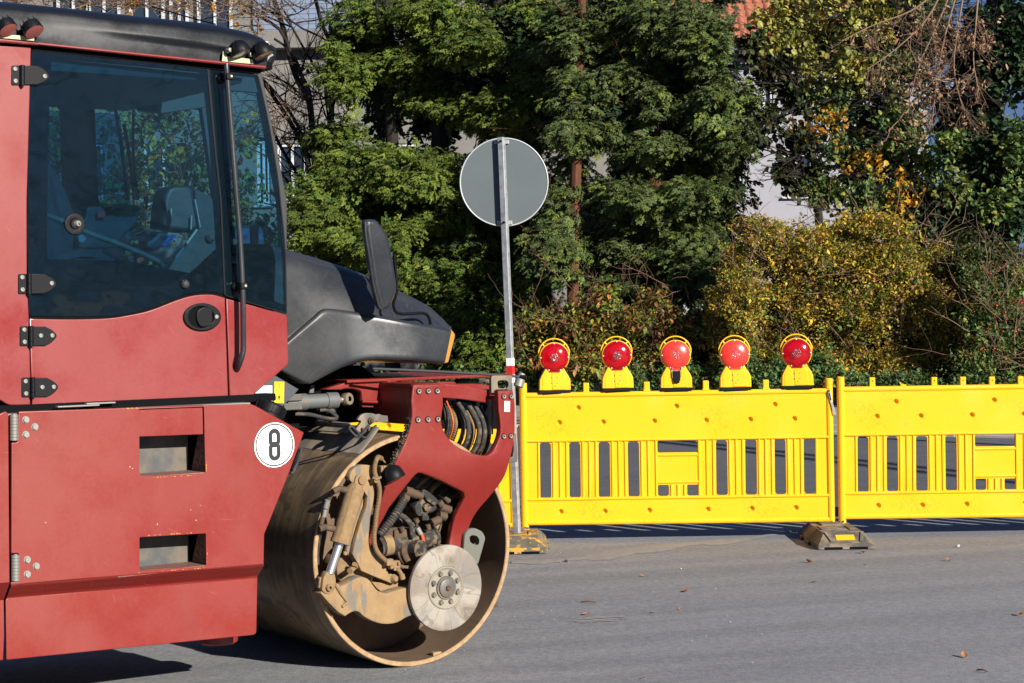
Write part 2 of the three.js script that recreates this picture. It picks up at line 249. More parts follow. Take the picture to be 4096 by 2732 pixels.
// ground
mats.asphalt = std(W, 0.93, 0, { map: (() => { const n = 2048, sz = 9.5, sc = scratches(500, n, n, 130, 0.0, 0.05);
  return texture(n, n, (u, v, i, j) => { // u runs along the lanes of the paver
    let t = 0.62 * fbm(u, v, 3, 56, 4, 301) + 0.18 * fbm(u, v, 2, 12, 3, 305) + 0.2 * fbm(u, v, 7, 7, 4, 309);
    let c = lerp3([0.160, 0.165, 0.174], [0.202, 0.206, 0.214], sstep(0.3, 0.7, t));
    c = lerp3(c, [0.235, 0.22, 0.20], 0.3 * sstep(0.5, 0.75, fbm(u, v, 4, 5, 4, 313)));
    const g = perm[(i * 7 + j * 1031 + (i * j)) & 65535]; const k = 0.66 + 0.46 * fbm(u, v, 512, 512, 2, 317) + (g > 0.988 ? 0.6 : g < 0.04 ? -0.3 : 0.16 * g);
    c = lerp3(c, [0.33, 0.32, 0.30], 0.28 * sc[j * n + i]);
    return c.map((x) => x * k);
  }, { size: sz }); })(), bumpMap: texture(512, 512, (u, v, i, j) => 0.6 * perm[(i * 7 + j * 1031 + i * j) & 65535] + 0.4 * fbm(u, v, 128, 128, 2, 319), { srgb: false, size: 0.9 }), bumpScale: 0.0025 });
mats.asphaltDark = mats.asphalt.clone(); mats.asphaltDark.color.setRGB(0.42, 0.42, 0.43);
mats.dustStrip = std(W, 0.95, 0, { map: texture(512, 256, (u, v) => lerp3([0.175, 0.168, 0.158], [0.225, 0.213, 0.198], fbm(u, v, 40, 20, 5, 321)), { size: 0.8 }) });
mats.soil = std(W, 1, 0, { map: texture(512, 512, (u, v) => lerp3([0.03, 0.026, 0.018], [0.075, 0.06, 0.035], fbm(u, v, 24, 24, 5, 331)), { size: 3 }) });
mats.paving = std(W, 0.9, 0, { map: texture(512, 512, (u, v) => { const k = 0.8 + 0.4 * fbm(u, v, 90, 90, 3, 341), c = lerp3([0.22, 0.20, 0.175], [0.30, 0.285, 0.26], fbm(u, v, 5, 5, 4, 345)); return c.map((x) => x * k); }, { size: 1.4 }) });
mats.kerb = std(W, 0.9, 0, { map: texture(256, 256, (u, v) => lerp3([0.25, 0.24, 0.22], [0.36, 0.35, 0.33], fbm(u, v, 20, 20, 4, 351)), { size: 0.7 }) });
mats.plaster = std(W, 0.95, 0, { map: texture(512, 512, (u, v) => { const c = lerp3([0.13, 0.125, 0.118], [0.18, 0.17, 0.157], fbm(u, v, 4, 4, 5, 361)); const g = 0.92 + 0.16 * fbm(u, v, 150, 150, 2, 363); return c.map((x) => x * g); }, { size: 3 }) });  // plaster darkened and cooled: the wall's shade is put into its colour
mats.plasterWhite = std(W, 0.95, 0, { map: texture(512, 512, (u, v) => lerp3([0.24, 0.24, 0.275], [0.30, 0.30, 0.34], fbm(u, v, 6, 6, 5, 371)), { size: 3 }) });  // white wall painted lavender grey, the tint of its shade
mats.siding = std([0.15, 0.19, 0.27], 0.6); mats.frameWhite = std([0.46, 0.48, 0.52], 0.5);  // siding made bluer, the storey's shade put into its colour
mats.tile = std(W, 0.85, 0, { map: texture(256, 256, (u, v) => lerp3([0.24, 0.075, 0.04], [0.36, 0.125, 0.07], fbm(u, v, 8, 8, 4, 381)), { size: 0.6 }) });
mats.barkDark = std(W, 0.95, 0, { map: texture(256, 256, (u, v) => lerp3([0.006, 0.0048, 0.004], [0.022, 0.017, 0.013], fbm(u, v, 16, 5, 5, 391)), { size: 0.5 }) });
mats.barkRed = std(W, 0.9, 0, { map: texture(256, 256, (u, v) => lerp3([0.03, 0.012, 0.006], [0.13, 0.04, 0.013], fbm(u, v, 20, 4, 5, 393)), { size: 0.5 }) });
mats.twig = std([0.10, 0.05, 0.03], 0.9);
mats.twigPale = std([0.20, 0.13, 0.085], 0.9);
// ------------------------------------------------------------------ ground, road, pavement
const struct = (name, g, m, keep) => solo(name, g, m, null, null, null, 'structure', keep);
{
  const soil = new THREE.PlaneGeometry(260, 260); soil.rotateX(-Math.PI / 2); soil.translate(0, -0.012, -60); struct('ground', soil, mats.soil);
  // road: one sheet in front of the kerb line, its grain along the paver's lanes
  const k0 = onGround([2072, 1711]), k1 = onGround([3970, 1753]), dir = k1.clone().sub(k0).normalize(), back = V3(dir.z, 0, -dir.x); if (back.z > 0) back.negate();
  const at = (s, d, y = 0) => k0.clone().addScaledVector(dir, s).addScaledVector(back, d).setY(y);
  const quad = (a, b, c, d) => { const g = new THREE.BufferGeometry(); g.setAttribute('position', new THREE.Float32BufferAttribute([a, b, c, d].flatMap((p) => [p.x, p.y, p.z]), 3)); g.setIndex([0, 1, 2, 0, 2, 3]); g.computeVertexNormals(); return g; };
  const road = quad(at(-40, -45), at(40, -45), at(40, 0), at(-40, 0)), p = road.attributes.position, uv = [], q = 15 * rad;
  for (let i = 0; i < 4; i++) uv.push(p.getX(i) * Math.cos(q) - p.getZ(i) * Math.sin(q) + 1.1, p.getX(i) * Math.sin(q) + p.getZ(i) * Math.cos(q) + 0.4);
  road.setAttribute('uv', new THREE.Float32BufferAttribute(uv, 2));
  const rm = new THREE.Mesh(road, mats.asphalt); rm.name = 'road'; rm.userData.kind = 'structure'; scene.add(rm);
  { // the older, darker lane beyond the barriers, a thin layer higher
    const sh = [[-34, -13.1]]; for (let i = 0; i <= 40; i++) sh.push([mix(-30, 30, i / 40), -13.4 + 0.03 * Math.sin(i * 2.7) + rr(-0.02, 0.02)]); const f0 = at(40, -0.005), f1 = at(-40, -0.005); const pts = [...sh.slice(1), [f0.x, f0.z], [f1.x, f1.z]];
    const g = new THREE.ShapeGeometry(shapeOf(pts.map(([x, zz]) => [x, -zz]))); g.rotateX(-Math.PI / 2); g.translate(0, 0.004, 0);
    const gp = g.attributes.position, gu = []; for (let i = 0; i < gp.count; i++) gu.push(gp.getX(i) * Math.cos(q) - gp.getZ(i) * Math.sin(q) + 4.1, gp.getX(i) * Math.sin(q) + gp.getZ(i) * Math.cos(q) + 2.4);
    g.setAttribute('uv', new THREE.Float32BufferAttribute(gu, 2)); const m = new THREE.Mesh(g, mats.asphaltDark); m.name = 'road_lane'; m.userData.kind = 'structure'; scene.add(m);
  }
  // kerb stones one by one, then the pavement with its slabs
  const kerb = thing('kerb'); kerb.userData.kind = 'structure';
  const stone = uvBox(join([new RoundedBoxGeometry(0.985, 0.24, 0.15, 2, 0.015)]));
  for (let i = -9; i < 14; i++) { const m = new THREE.Mesh(stone, mats.kerb); m.name = 'kerb_stone'; m.position.copy(at(i + 0.5, 0.075, -0.08 + rr(-0.004, 0.004))); m.rotation.y = Math.atan2(-dir.z, dir.x) + rr(-0.004, 0.004); kerb.add(m); }
  const pave = thing('pavement'); pave.userData.kind = 'structure';
  const slab = uvBox(join([new RoundedBoxGeometry(0.985, 0.1, 0.985, 2, 0.008)]));
  for (let i = -4; i < 10; i++) for (let j = 0; j < 5; j++) { const m = new THREE.Mesh(slab, mats.paving); m.name = 'paving_slab'; m.position.copy(at(i + 0.5, 0.65 + j, -0.018 + rr(-0.003, 0.003))); m.rotation.y = Math.atan2(-dir.z, dir.x); pave.add(m); }
  const bed = quad(at(-40, 0.15, 0.022), at(40, 0.15, 0.022), at(40, 5.2, 0.022), at(-40, 5.2, 0.022)); part('bedding', bed, mats.paving, pave);
  // a ridge of pale dust swept up across the lane
  const rows = [[], [], []];
  for (let i = 0; i <= 60; i++) { const t = i / 60, c = onGround([mix(2046, 3190, t), mix(2250, 2120, Math.pow(t, 1.25)) + 5 * Math.sin(t * 9)]); let wd = 0.05 + 0.045 * Math.sin(t * 23) * Math.sin(t * 7) + 0.025 * rnd(); wd = (0.02 + wd * 1.6) * Math.sin(Math.PI * clamp(0.05 + 0.95 * t)) + 0.01; rows[0].push(V3(c.x, 0.002, c.z - wd)); rows[1].push(V3(c.x, 0.007 + 0.004 * rnd(), c.z)); rows[2].push(V3(c.x, 0.002, c.z + wd * 1.5)); }
  solo('dust_ridge', gridSurface(rows), mats.dustStrip, 'long thin ridge of pale swept dust running across the asphalt before the barrier', 'dust', null, 'stuff');
}

// ------------------------------------------------------------------ yellow plastic barriers
const BZ = -12.1, B0 = onZ(M(158, 1290), BZ); B0.y = 0.095;
const mb = (x, y, z = 0) => { const p = onZ(M(x, y), BZ); return V3(p.x - B0.x, p.y - B0.y, z); };
const mp = (...a) => { const o = []; for (let i = 0; i < a.length; i += 2) { const p = mb(a[i], a[i + 1]); o.push([p.x, p.y]); } return o; };
const PX = 1 / 1.568 / 600;                       // one measured step in metres at the barrier
const barrier = thing('traffic_barrier', 'yellow plastic traffic barrier with all five red warning lamps on its top rail', 'barrier', B0, 0, 'yellow barriers across the road');
function buildBarrier(t) {
  const rail = (x0, y0, x1, y1, r, z = 0) => { const a = mb(x0, y0, z), b = mb(x1, y1, z), d = b.clone().sub(a), g = new RoundedBoxGeometry(d.length(), r * 2, 0.046, 3, Math.min(r, 0.023) * 0.9); g.rotateZ(Math.atan2(d.y, d.x)); const c = a.add(b).multiplyScalar(0.5); g.translate(c.x, c.y, c.z); return g; };
  for (const [a, b] of [[[144, 367], [159, 1286]], [[2061, 337], [2077, 1250]]]) {
    const p = part('post', [rod(mb(...a, 0), mb(...b, 0), 0.0258, 0.0258, 20), lathe([[0.0258, 0], [0.022, 0.004], [0.019, 0.004], [0.017, -0.03], [0, -0.03]], mb(...a, 0), UPV, 20)], mats.yellow, t);
    part('screw', lathe([[0, 0.003], [0.005, 0.003], [0.0075, 0.001], [0.0075, -0.003]], mb(b[0], b[1] - 18, 0.0262)), mats.brown, p);
  }
  const hole = (x, y) => { const p = mb(x, y); return circ(p.x, p.y, 0.0185, 18); };
  const cup = (x, y) => { const p = mb(x, y, 0); return lathe([[0.0205, 0.0145], [0.018, 0.013], [0.0125, 0.0], [0.0075, -0.012], [0.0075, -0.010], [0, -0.011]], p, V3(0, 0, 1), 20); };
  const upper = [[490, 519], [1105, 509], [1722, 498], [371, 611], [646, 608], [966, 602], [1291, 597], [1568, 592], [1844, 587]];
  const lower = [[381, 1170], [657, 1167], [935, 1161], [1302, 1155], [1578, 1150], [1854, 1145]];
  const ub = part('upper_board', plate(mp(150, 452, 2064, 424, 2068, 705, 152, 732), 0.014, 0.028, { holes: upper.map((h) => hole(...h)), bevel: 0.002 }), mats.yellow, t);
  for (const h of upper) part('bolt_dimple', cup(...h), mats.yellow, ub);
  const lb = part('lower_board', plate(mp(150, 1092, 2070, 1066, 2074, 1215, 156, 1238), 0.014, 0.028, { holes: lower.map((h) => hole(...h)), bevel: 0.002 }), mats.yellow, t);
  for (const h of lower) part('bolt_dimple', cup(...h), mats.yellow, lb);
  part('top_rail', [rail(150, 443, 2064, 413, 0.0185)], mats.yellow, t);
  part('middle_rail', [rail(150, 727, 2068, 700, 0.0105)], mats.yellow, t);
  part('slot_rail', [rail(150, 1094, 2070, 1066, 0.0105)], mats.yellow, t);
  part('bottom_rail', [rail(156, 1240, 2072, 1218, 0.0185)], mats.yellow, t);
  const rib = (x0, y0, x1, y1, r = 0.0088) => { const a = mb(x0, y0, 0.011), b = mb(x1, y1, 0.012); const g = new THREE.CylinderGeometry(r, r, a.distanceTo(b), 10); g.scale(1, 1, 0.7); g.rotateZ(Math.atan2(b.y - a.y, b.x - a.x) - Math.PI / 2); const c = a.add(b).multiplyScalar(0.5); g.translate(c.x, c.y, c.z); return g; };
  // slats between the openings: [left edge, right edge] at the top and bottom of the row
  const tops = (x) => 727 - (x - 150) * 0.0141, bots = (x) => 1098 - (x - 150) * 0.0144;
  const slat = (a, b, c, d, ribs) => {
    const o = mp(a, tops(a), b, tops(b), d, bots(d), c, bots(c));
    part('slat', [plate(o, 0.010, 0.024, { bevel: 0.003 }), ribs.map((f) => rib(mix(a, b, f), tops(a), mix(c, d, f), bots(c)))], mats.yellow, t);
  };
  const three = [0.14, 0.5, 0.86];
  slat(150, 248, 155, 252, [0.93]); slat(318, 433, 322, 437, three); slat(502, 617, 507, 620, three); slat(687, 800, 692, 806, three); slat(870, 985, 876, 990, [0.14, 0.5, 0.93]);
  slat(1238, 1353, 1243, 1357, [0.07, 0.5, 0.86]); slat(1422, 1536, 1428, 1540, three); slat(1607, 1720, 1611, 1725, three); slat(1788, 1903, 1795, 1907, three); slat(1975, 2066, 1979, 2070, [0.08]);
  const cp = part('centre_panel', [plate(mp(985, 800, 1239, 797, 1243, 1000, 989, 1003), 0.010, 0.024, { bevel: 0.003 })], mats.yellow, t);
  parts('frame_bar', [rib(985, 815, 1241, 812), rib(987, 985, 1243, 982)], mats.yellow, cp);
  part('slat', [plate(mp(1058, 1000, 1173, 998, 1174, 1078, 1059, 1080), 0.0095, 0.024, { bevel: 0.003 }), [0.14, 0.5, 0.86].map((f) => rib(mix(1058, 1173, f), 1000, mix(1059, 1174, f), 1078))], mats.yellow, cp);
  // rounded corners of the openings
  const fil = (x, y, sx, sy) => { const k = 14; return plate([[0, 0], [k, 0], [k * 0.3, k * 0.3], [0, k]].map(([a, b]) => { const p = mb(x + a * sx, y + b * sy); return [p.x, p.y]; }), 0.0085, 0.02, { bevel: 0 }); };
  const opens = [[248, 318, 742, 252, 322, 1083], [433, 502, 740, 437, 507, 1079], [617, 687, 737, 620, 692, 1077], [800, 870, 734, 806, 876, 1074], [1353, 1422, 724, 1357, 1428, 1063], [1536, 1607, 720, 1540, 1611, 1060], [1720, 1788, 717, 1725, 1795, 1056], [1903, 1975, 714, 1907, 1979, 1052], [985, 1238, 729, 986, 1240, 798], [990, 1058, 1000, 990, 1058, 1070], [1173, 1243, 997, 1173, 1243, 1067]];
  const webs = part('corner_web', opens.flatMap(([a, b, y0, c, d, y1]) => [fil(a - 1, y0 - 2, 1, 1), fil(b + 1, y0 - 2, -1, 1), fil(c - 1, y1 + 2, 1, -1), fil(d + 1, y1 + 2, -1, -1)]), mats.yellow, t); webs.userData.kind = 'stuff';
}
buildBarrier(barrier);
const pegAt = (x, y0, y1) => { const a = mb(x, y0 + 28), b = mb(x, y1); return [box(0.039, b.y - a.y, 0.03, (a.x + b.x) / 2, (a.y + b.y) / 2, 0, 0.006), box(0.046, 0.014, 0.036, (a.x + b.x) / 2, mb(x, y0).y + 0.002, 0, 0.004)]; };
const pegs = [[540, 425, 362], [738, 420, 411], [920, 413, 355], [1290, 407, 348], [1667, 402, 343]];
const left = copyOf(barrier, 'yellow plastic barrier mostly hidden behind the red roller, left of the galvanised sign post');
left.position.x -= 2.118; left.position.y += 0.0; left.updateMatrix();
const right = copyOf(barrier, 'yellow plastic barrier without lamps, cut by the right edge, with a broken peg on top');
right.position.x += 2.118; right.position.y += 0.004;
for (const [x, a, b] of pegs) part('peg', pegAt(x, a, b), mats.yellow, barrier);
for (const [x, a, b] of pegs) part('peg', pegAt(x, a, b), mats.yellow, left);
// the right-hand barrier's pegs: bored ones, one snapped off
{
  const nb = (x, y) => { const p = onZ(N(x, y), BZ); return V3(p.x - right.position.x, p.y - right.position.y, 0); };
  for (const [x, y0, y1] of [[765, 390, 328], [1153, 388, 326], [1333, 386, 324], [1515, 384, 323], [1695, 382, 321]]) {
    const a = nb(x, y0 + 20), b = nb(x, y1);
    const p = part('peg', [box(0.039, b.y - a.y, 0.03, (a.x + b.x) / 2, (a.y + b.y) / 2, 0, 0.006), box(0.046, 0.014, 0.036, (a.x + b.x) / 2, nb(x, y0).y, 0, 0.004)], mats.yellow, right);
    part('peg_hole', disc(V3(b.x, b.y - 0.024, 0.0153), V3(0, 0, 1), 0.0045, 12), mats.matt, p);
  }
  const c = nb(960, 382); part('broken_peg', [plate([[-0.02, -0.012], [0.018, -0.012], [0.018, 0.012], [0.006, 0.008], [-0.004, 0.018], [-0.018, 0.004]].map(([x, y]) => [c.x + x, c.y + y]), 0.014, 0.028, { bevel: 0.002 }), plate([[-0.02, 0.008], [-0.008, 0.01], [-0.03, 0.032]].map(([x, y]) => [c.x + x, c.y + y]), 0.012, 0.004)], mats.yellow, right, 'snapped peg with a torn yellow splinter');
}
{ // steel strap hanging on the right post of the lamp-carrying barrier
  const a = mb(2058, 412, 0.03), b = mb(2070, 470, 0.034), c = mb(2095, 562, 0.034), strip = [];
  for (const [p, q] of [[a, b], [b, c]]) { const d = q.clone().sub(p), g = new RoundedBoxGeometry(d.length(), 0.016, 0.003, 2, 0.0014); g.rotateZ(Math.atan2(d.y, d.x)); const m = p.clone().add(q).multiplyScalar(0.5); g.translate(m.x, m.y, m.z); strip.push(g); }
  const s = part('lock_strap', strip, mats.galv, barrier); part('rivet', lathe([[0, 0.006], [0.006, 0.005], [0.008, 0.002], [0.008, -0.01]], a), mats.brown, s);
  const g = plate(loc2(a, b), 0.0362, 0.001, { bevel: 0 }); part('strap_slot', g, mats.matt, s);
  function loc2(p, q) { const d = q.clone().sub(p).setLength(0.05), n = V3(-d.y, d.x, 0).setLength(0.003), o = p.clone().addScaledVector(d, 0.25); return [[o.x + n.x, o.y + n.y], [o.x + d.x + n.x, o.y + d.y + n.y], [o.x + d.x - n.x, o.y + d.y - n.y], [o.x - n.x, o.y - n.y]]; }
}

// ------------------------------------------------------------------ warning lamps
const LB = onZ(M(342, 428), BZ);
const lp = (x, y) => { const p = onZ(M(x, y), BZ); return [p.x - LB.x, p.y - LB.y]; };
const lensDark = new THREE.MeshPhysicalMaterial({ color: new THREE.Color().setRGB(0.62, 0.006, 0.02), roughness: 0.12, transmission: 0.75, thickness: 0, ior: 1.5, clearcoat: 1, clearcoatRoughness: 0.03 });
const lensLight = new THREE.MeshPhysicalMaterial({ color: new THREE.Color().setRGB(0.70, 0.035, 0.022), roughness: 0.28, clearcoat: 1, clearcoatRoughness: 0.05 });
const reflSilver = std([0.75, 0.72, 0.7], 0.2, 1), bowlRed = std([0.32, 0.012, 0.016], 0.35, 0.4), bowlOrange = std([0.5, 0.05, 0.03], 0.5);
function buildLamp(label, lens, bowl, pos) {
  const t = thing('warning_lamp', label, 'warning lamp', pos, 0, 'warning lamps on the yellow barrier');
  const c = lp(340, 203), k = PX;                    // lens centre
  part('base', [box(196 * k, 18 * k, 0.062, ...lp(343, 419), 0, 0.003), box(150 * k, 8 * k, 0.05, ...lp(343, 430), 0, 0.002)], mats.black, t);
  const out = []; for (const [x, y] of [[245, 409], [247, 345], [258, 318], [272, 294], [283, 272], [290, 262]]) out.push(lp(x, y));
  const ring = []; for (let a = 222; a >= -42; a -= 6) ring.push([c[0] + Math.cos(a * rad) * 95 * k, c[1] + Math.sin(a * rad) * 95 * k]);
  const rightSide = [[393, 262], [400, 272], [412, 294], [428, 318], [440, 345], [442, 408]].map(([x, y]) => lp(x, y));
  const body = part('body', [plate([...out, ...ring, ...rightSide], 0.024, 0.055, { bevel: 0.006, bs: 3, crease: 0.5 }), plate([[262, 408], [262, 330], [280, 302], [300, 292], [312, 320], [316, 408]].map(([x, y]) => lp(x, y)), 0.0262, 0.006, { bevel: 0.003 }), plate([[326, 404], [322, 312], [330, 300], [396, 300], [404, 312], [410, 404]].map(([x, y]) => lp(x, y)), 0.0275, 0.006, { bevel: 0.003 })], mats.yellowLamp, t);
  for (const [x, y] of [[325, 329], [358, 328], [325, 362], [358, 362]]) { const p = lp(x, y); part('screw', lathe([[0, 0.0035], [0.003, 0.003], [0.0045, 0.001], [0.0045, -0.004]], V3(p[0], p[1], 0.0275), V3(0, 0, 1), 10), mats.zinc, body); }
  { const p = lp(343, 382); part('screw_hole', disc(V3(p[0], p[1], 0.0279), V3(0, 0, 1), 0.0035, 10), mats.matt, body); }
  const arc = (r, a0, a1, cy = 0) => { const o = []; for (let i = 0; i <= 14; i++) { const a = mix(a0, a1, i / 14) * rad; o.push(V3(c[0] + Math.cos(a) * r * k, c[1] + cy * k + Math.sin(a) * r * k, 0)); } return o; };
  const strut = (a) => rod(V3(c[0] + Math.cos(a * rad) * 93 * k, c[1] + Math.sin(a * rad) * 93 * k, 0), V3(c[0] + Math.cos(a * rad) * 108 * k, c[1] + 3 * k + Math.sin(a * rad) * 108 * k, 0), 0.006, 0.0048, 8);
  part('handle', [tube([V3(c[0] - 93 * k, c[1] + 2 * k, 0), ...arc(98, 172, 8, 19), V3(c[0] + 93 * k, c[1] + 2 * k, 0)], 0.0046, { n: 60 }), strut(131), strut(49)], mats.yellowLamp, t);
  const dome = [[0, 0.05]]; for (let i = 1; i <= 14; i++) { const q = i / 14; dome.push([q * 88 * k, 0.024 + 0.026 * (1 - Math.pow(q, 2.6))]); } dome.push([90 * k, 0.021]);
  const ln = part('lens', [lathe(dome, V3(c[0], c[1], 0.004), V3(0, 0, 1), 40), plate([[308, 283], [372, 283], [374, 296], [306, 296]].map(([x, y]) => lp(x, y)), 0.031, 0.008, { bevel: 0.002 })], lens, t);
  for (const a of [90, 180, 0, 245, 295]) part('lens_screw', lathe([[0, 0.004], [0.0035, 0.003], [0.0045, 0]], V3(c[0] + Math.cos(a * rad) * 86.5 * k, c[1] + Math.sin(a * rad) * 86.5 * k, 0.030), V3(0, 0, 1), 8), mats.white, ln);
  part('reflector', lathe([[0, 0.012], [28 * k, 0.013], [60 * k, 0.02], [87 * k, 0.0262]], V3(c[0], c[1], 0), V3(0, 0, 1), 6), bowl, t);
  const cells = []; for (let q = -7; q <= 7; q++) for (let s = -7; s <= 7; s++) { const x = (q + s / 2) * 4.6, y = s * 4.0; if (Math.max(Math.abs(x) * 0.87 + Math.abs(y) * 0.5, Math.abs(y)) > 26) continue; const g = new THREE.OctahedronGeometry(2.5 * k, 0); g.rotateZ(rnd()); g.rotateX(rr(-0.35, 0.35)); g.rotateY(rr(-0.35, 0.35)); g.translate(c[0] + x * k, c[1] + y * k, 0.0535); cells.push(g); }
  part('prism_cluster', cells, reflSilver, t);
  return t;
}
const lampSpots = [[342, 428], [737, 415], [1104, 413], [1475, 409], [1865, 400]];
const lampLabels = ['dark red warning lamp beside the sign post, leftmost of the five on the barrier', 'dark red warning lamp, second from the left, beside the one with a lock clip', 'bright red warning lamp with a black lock clip and wire bail on its front', 'bright red warning lamp with a plain yellow front and no clip', 'dark red warning lamp at the right end of the row, nearest the barrier joint'];
lampSpots.forEach((s, i) => { const p = onZ(M(...s), BZ); const l = buildLamp(lampLabels[i], i === 2 || i === 3 ? lensLight : lensDark, i === 2 || i === 3 ? bowlOrange : bowlRed, p); l.rotation.y = [0.1, 0.06, 0, 0.03, -0.05][i]; l.rotation.z = [0.006, 0.018, 0.008, 0.016, 0.022][i];
  if (i === 2) {
    const cx = 0.004, q = (dx, dy, z = 0.036) => V3(cx + dx * PX, dy * PX, z);
    const clip = part('lock_clip', [box(44 * PX, 62 * PX, 0.02, cx, 95 * PX, 0.034, 0.004), box(34 * PX, 22 * PX, 0.022, cx, 62 * PX, 0.034, 0.004)], mats.black, l);
    part('wire_bail', [tube([q(-28, 150), q(-28, 90), q(-14, 86)], 0.0022), tube([q(28, 152), q(28, 90), q(14, 86)], 0.0022), tube([q(-28, 130), q(0, 126), q(28, 130)], 0.0022)], mats.zinc, clip);
  }
});

// ------------------------------------------------------------------ the feet that carry the posts
const FH = 0.095;
function footGeoms(hw, z0, z1) {
  const sec = (w2, w1, h) => [[-w2, 0.004], [-w2, 0.035], [-w1, h], [w1, h], [w2, 0.035], [w2, 0.004]];
  const mid = [...sec(hw, hw - 0.06, FH)];
  const g = plate(mid, z1 - 0.13, z1 - 0.13 - (z0 + 0.13), { bevel: 0.004 });
  const endPiece = (zi, zo) => { // front or back ramp
    const a = sec(hw, hw - 0.06, FH), b = [[-hw + 0.01, 0.004], [-hw + 0.01, 0.03], [-hw + 0.06, 0.042], [hw - 0.06, 0.042], [hw - 0.01, 0.03], [hw - 0.01, 0.004]];
    const rows = [a, a.map(([x, y], i) => [mix(x, b[i][0], 0.1), mix(y, b[i][1], 0.06)]), b].map((r, k) => [...r, r[0]].map(([x, y]) => V3(x, y, mix(zi, zo, [0, 0.15, 1][k]))));
    const cap = new THREE.ShapeGeometry(shapeOf(b)); cap.translate(0, 0, zo);
    const sheet = gridSurface(rows); return [toCreasedNormals(sheet.toNonIndexed(), 0.3), cap];
  };
  return [g, endPiece(z1 - 0.13, z1), endPiece(z0 + 0.13, z0)];
}
function foot(label, front, m, hw = 0.19) {
  const t = thing('barrier_foot', label, 'barrier foot', V3(front.x, 0, front.z - 0.41), 0, 'rubber feet under the barriers');
  part('block', footGeoms(hw, -0.41, 0.41), m, t);
  parts('lug', [[-1, 1].flatMap((q) => [0.12, -0.15].map((zz) => box(0.03, 0.022, 0.09, q * (hw + 0.004), 0.014, zz, 0.004)))], m, t);
  part('socket', [box(0.15, 0.014, 0.17, 0, FH + 0.004, -0.16, 0.004), box(0.05, 0.01, 0.2, -0.09, FH + 0.002, 0.06, 0.003), box(0.05, 0.01, 0.2, 0.09, FH + 0.002, 0.06, 0.003)], m, t);
  for (const x of [-0.085, 0.075]) part('underside_slot', box(0.115, 0.014, 0.006, x, 0.011, 0.4085), mats.matt, t);
  return t;
}
const f1 = foot('worn rubber foot with flaking yellow paint at the base of the sign post', onGround([2075, 2218]), mats.footYellow, 0.185);
const f2 = foot('grey rubber foot with a yellow sticker under the joint of two barriers', onGround(O(498, 1503)), mats.foot);
{ // sticker and pressed letters' oval on the right foot
  const a = Math.atan2(0.053 - 0.003, 0.11); const s = new THREE.PlaneGeometry(0.118, 0.062); s.rotateX(-Math.PI / 2 + a + 0.02); s.translate(0.0, 0.071, 0.352); part('sticker', s, std([0.78, 0.42, 0.01], 0.5), f2, 'yellow reflective sticker');
  part('raised_edge', [[-0.105, 1], [0.105, -1]].map(([x, q]) => { const g = new RoundedBoxGeometry(0.02, 0.012, 0.12, 2, 0.004); g.rotateY(q * 0.22); g.rotateX(a); g.translate(x, 0.075, 0.345); return g; }), mats.foot, f2);
  const ov = new THREE.TorusGeometry(0.032, 0.003, 6, 24); ov.scale(1, 1, 0.6); ov.rotateX(Math.PI / 2); ov.scale(1, 1, 0.55); ov.translate(0.0, FH + 0.012, 0.2); part('stamp', ov, mats.dustStrip, f2);
}

// ------------------------------------------------------------------ round sign seen from behind, on its post
{
  const z = -11.86, b = onZ([2069, 2141], z), top = onZ([2005, 549], z), c = onZ([2016, 727], z);
  const t = thing('road_sign', 'round road sign seen from its grey back on a leaning galvanised post', 'road sign', b);
  const q = (p, dz = 0) => V3(p.x - b.x, p.y - b.y, dz), a0 = q(b), a1 = q(top), dirp = a1.clone().sub(a0);
  const g = new RoundedBoxGeometry(0.04, dirp.length(), 0.04, 2, 0.004); g.rotateY(-0.42); g.applyQuaternion(turned(dirp)); const m = a0.clone().add(a1).multiplyScalar(0.5); g.translate(m.x, m.y, m.z);
  part('post', g, mats.galv, t);
  const onPost = (sy) => { const p = onZ([mix(2005, 2069, (sy - 549) / (2141 - 549)), sy], z); return q(p); };
  const band = (s0, s1, mat) => { const p0 = onPost(s0), p1 = onPost(s1), d = p1.clone().sub(p0), h = new THREE.BoxGeometry(0.0415, d.length(), 0.0415); h.rotateY(-0.42); h.applyQuaternion(turned(d.negate())); const cc = p0.add(p1).multiplyScalar(0.5); h.translate(cc.x, cc.y, cc.z); part('reflective_band', h, mat, t); };
  band(1432, 1463, std([0.75, 0.75, 0.75], 0.35)); band(1463.5, 1498, std([0.55, 0.02, 0.02], 0.4)); band(1498.5, 1530, std([0.75, 0.75, 0.75], 0.35));
  const cc = q(c), pl = new THREE.CylinderGeometry(0.286, 0.286, 0.003, 64); pl.rotateX(Math.PI / 2); pl.translate(cc.x, cc.y, -0.036);
  const p = part('sign_plate', pl, mats.signGrey, t); const rim = new THREE.TorusGeometry(0.287, 0.0048, 10, 72); rim.translate(cc.x, cc.y, -0.035); part('rim', rim, std([0.42, 0.44, 0.46], 0.45, 0.2), p);
  for (const sy of [566, 890]) { const o = onPost(sy); part('clamp_bolt', lathe([[0, 0.004], [0.006, 0.004], [0.008, 0.001], [0.008, -0.006]], V3(o.x - 0.006, o.y, 0.026), V3(-0.3, 0, 1), 12), mats.matt, t); }
  part('clamp', [566, 890].map((sy) => { const o = onPost(sy); return box(0.10, 0.028, 0.012, o.x, o.y, -0.026, 0.003); }), mats.galv, t);
}

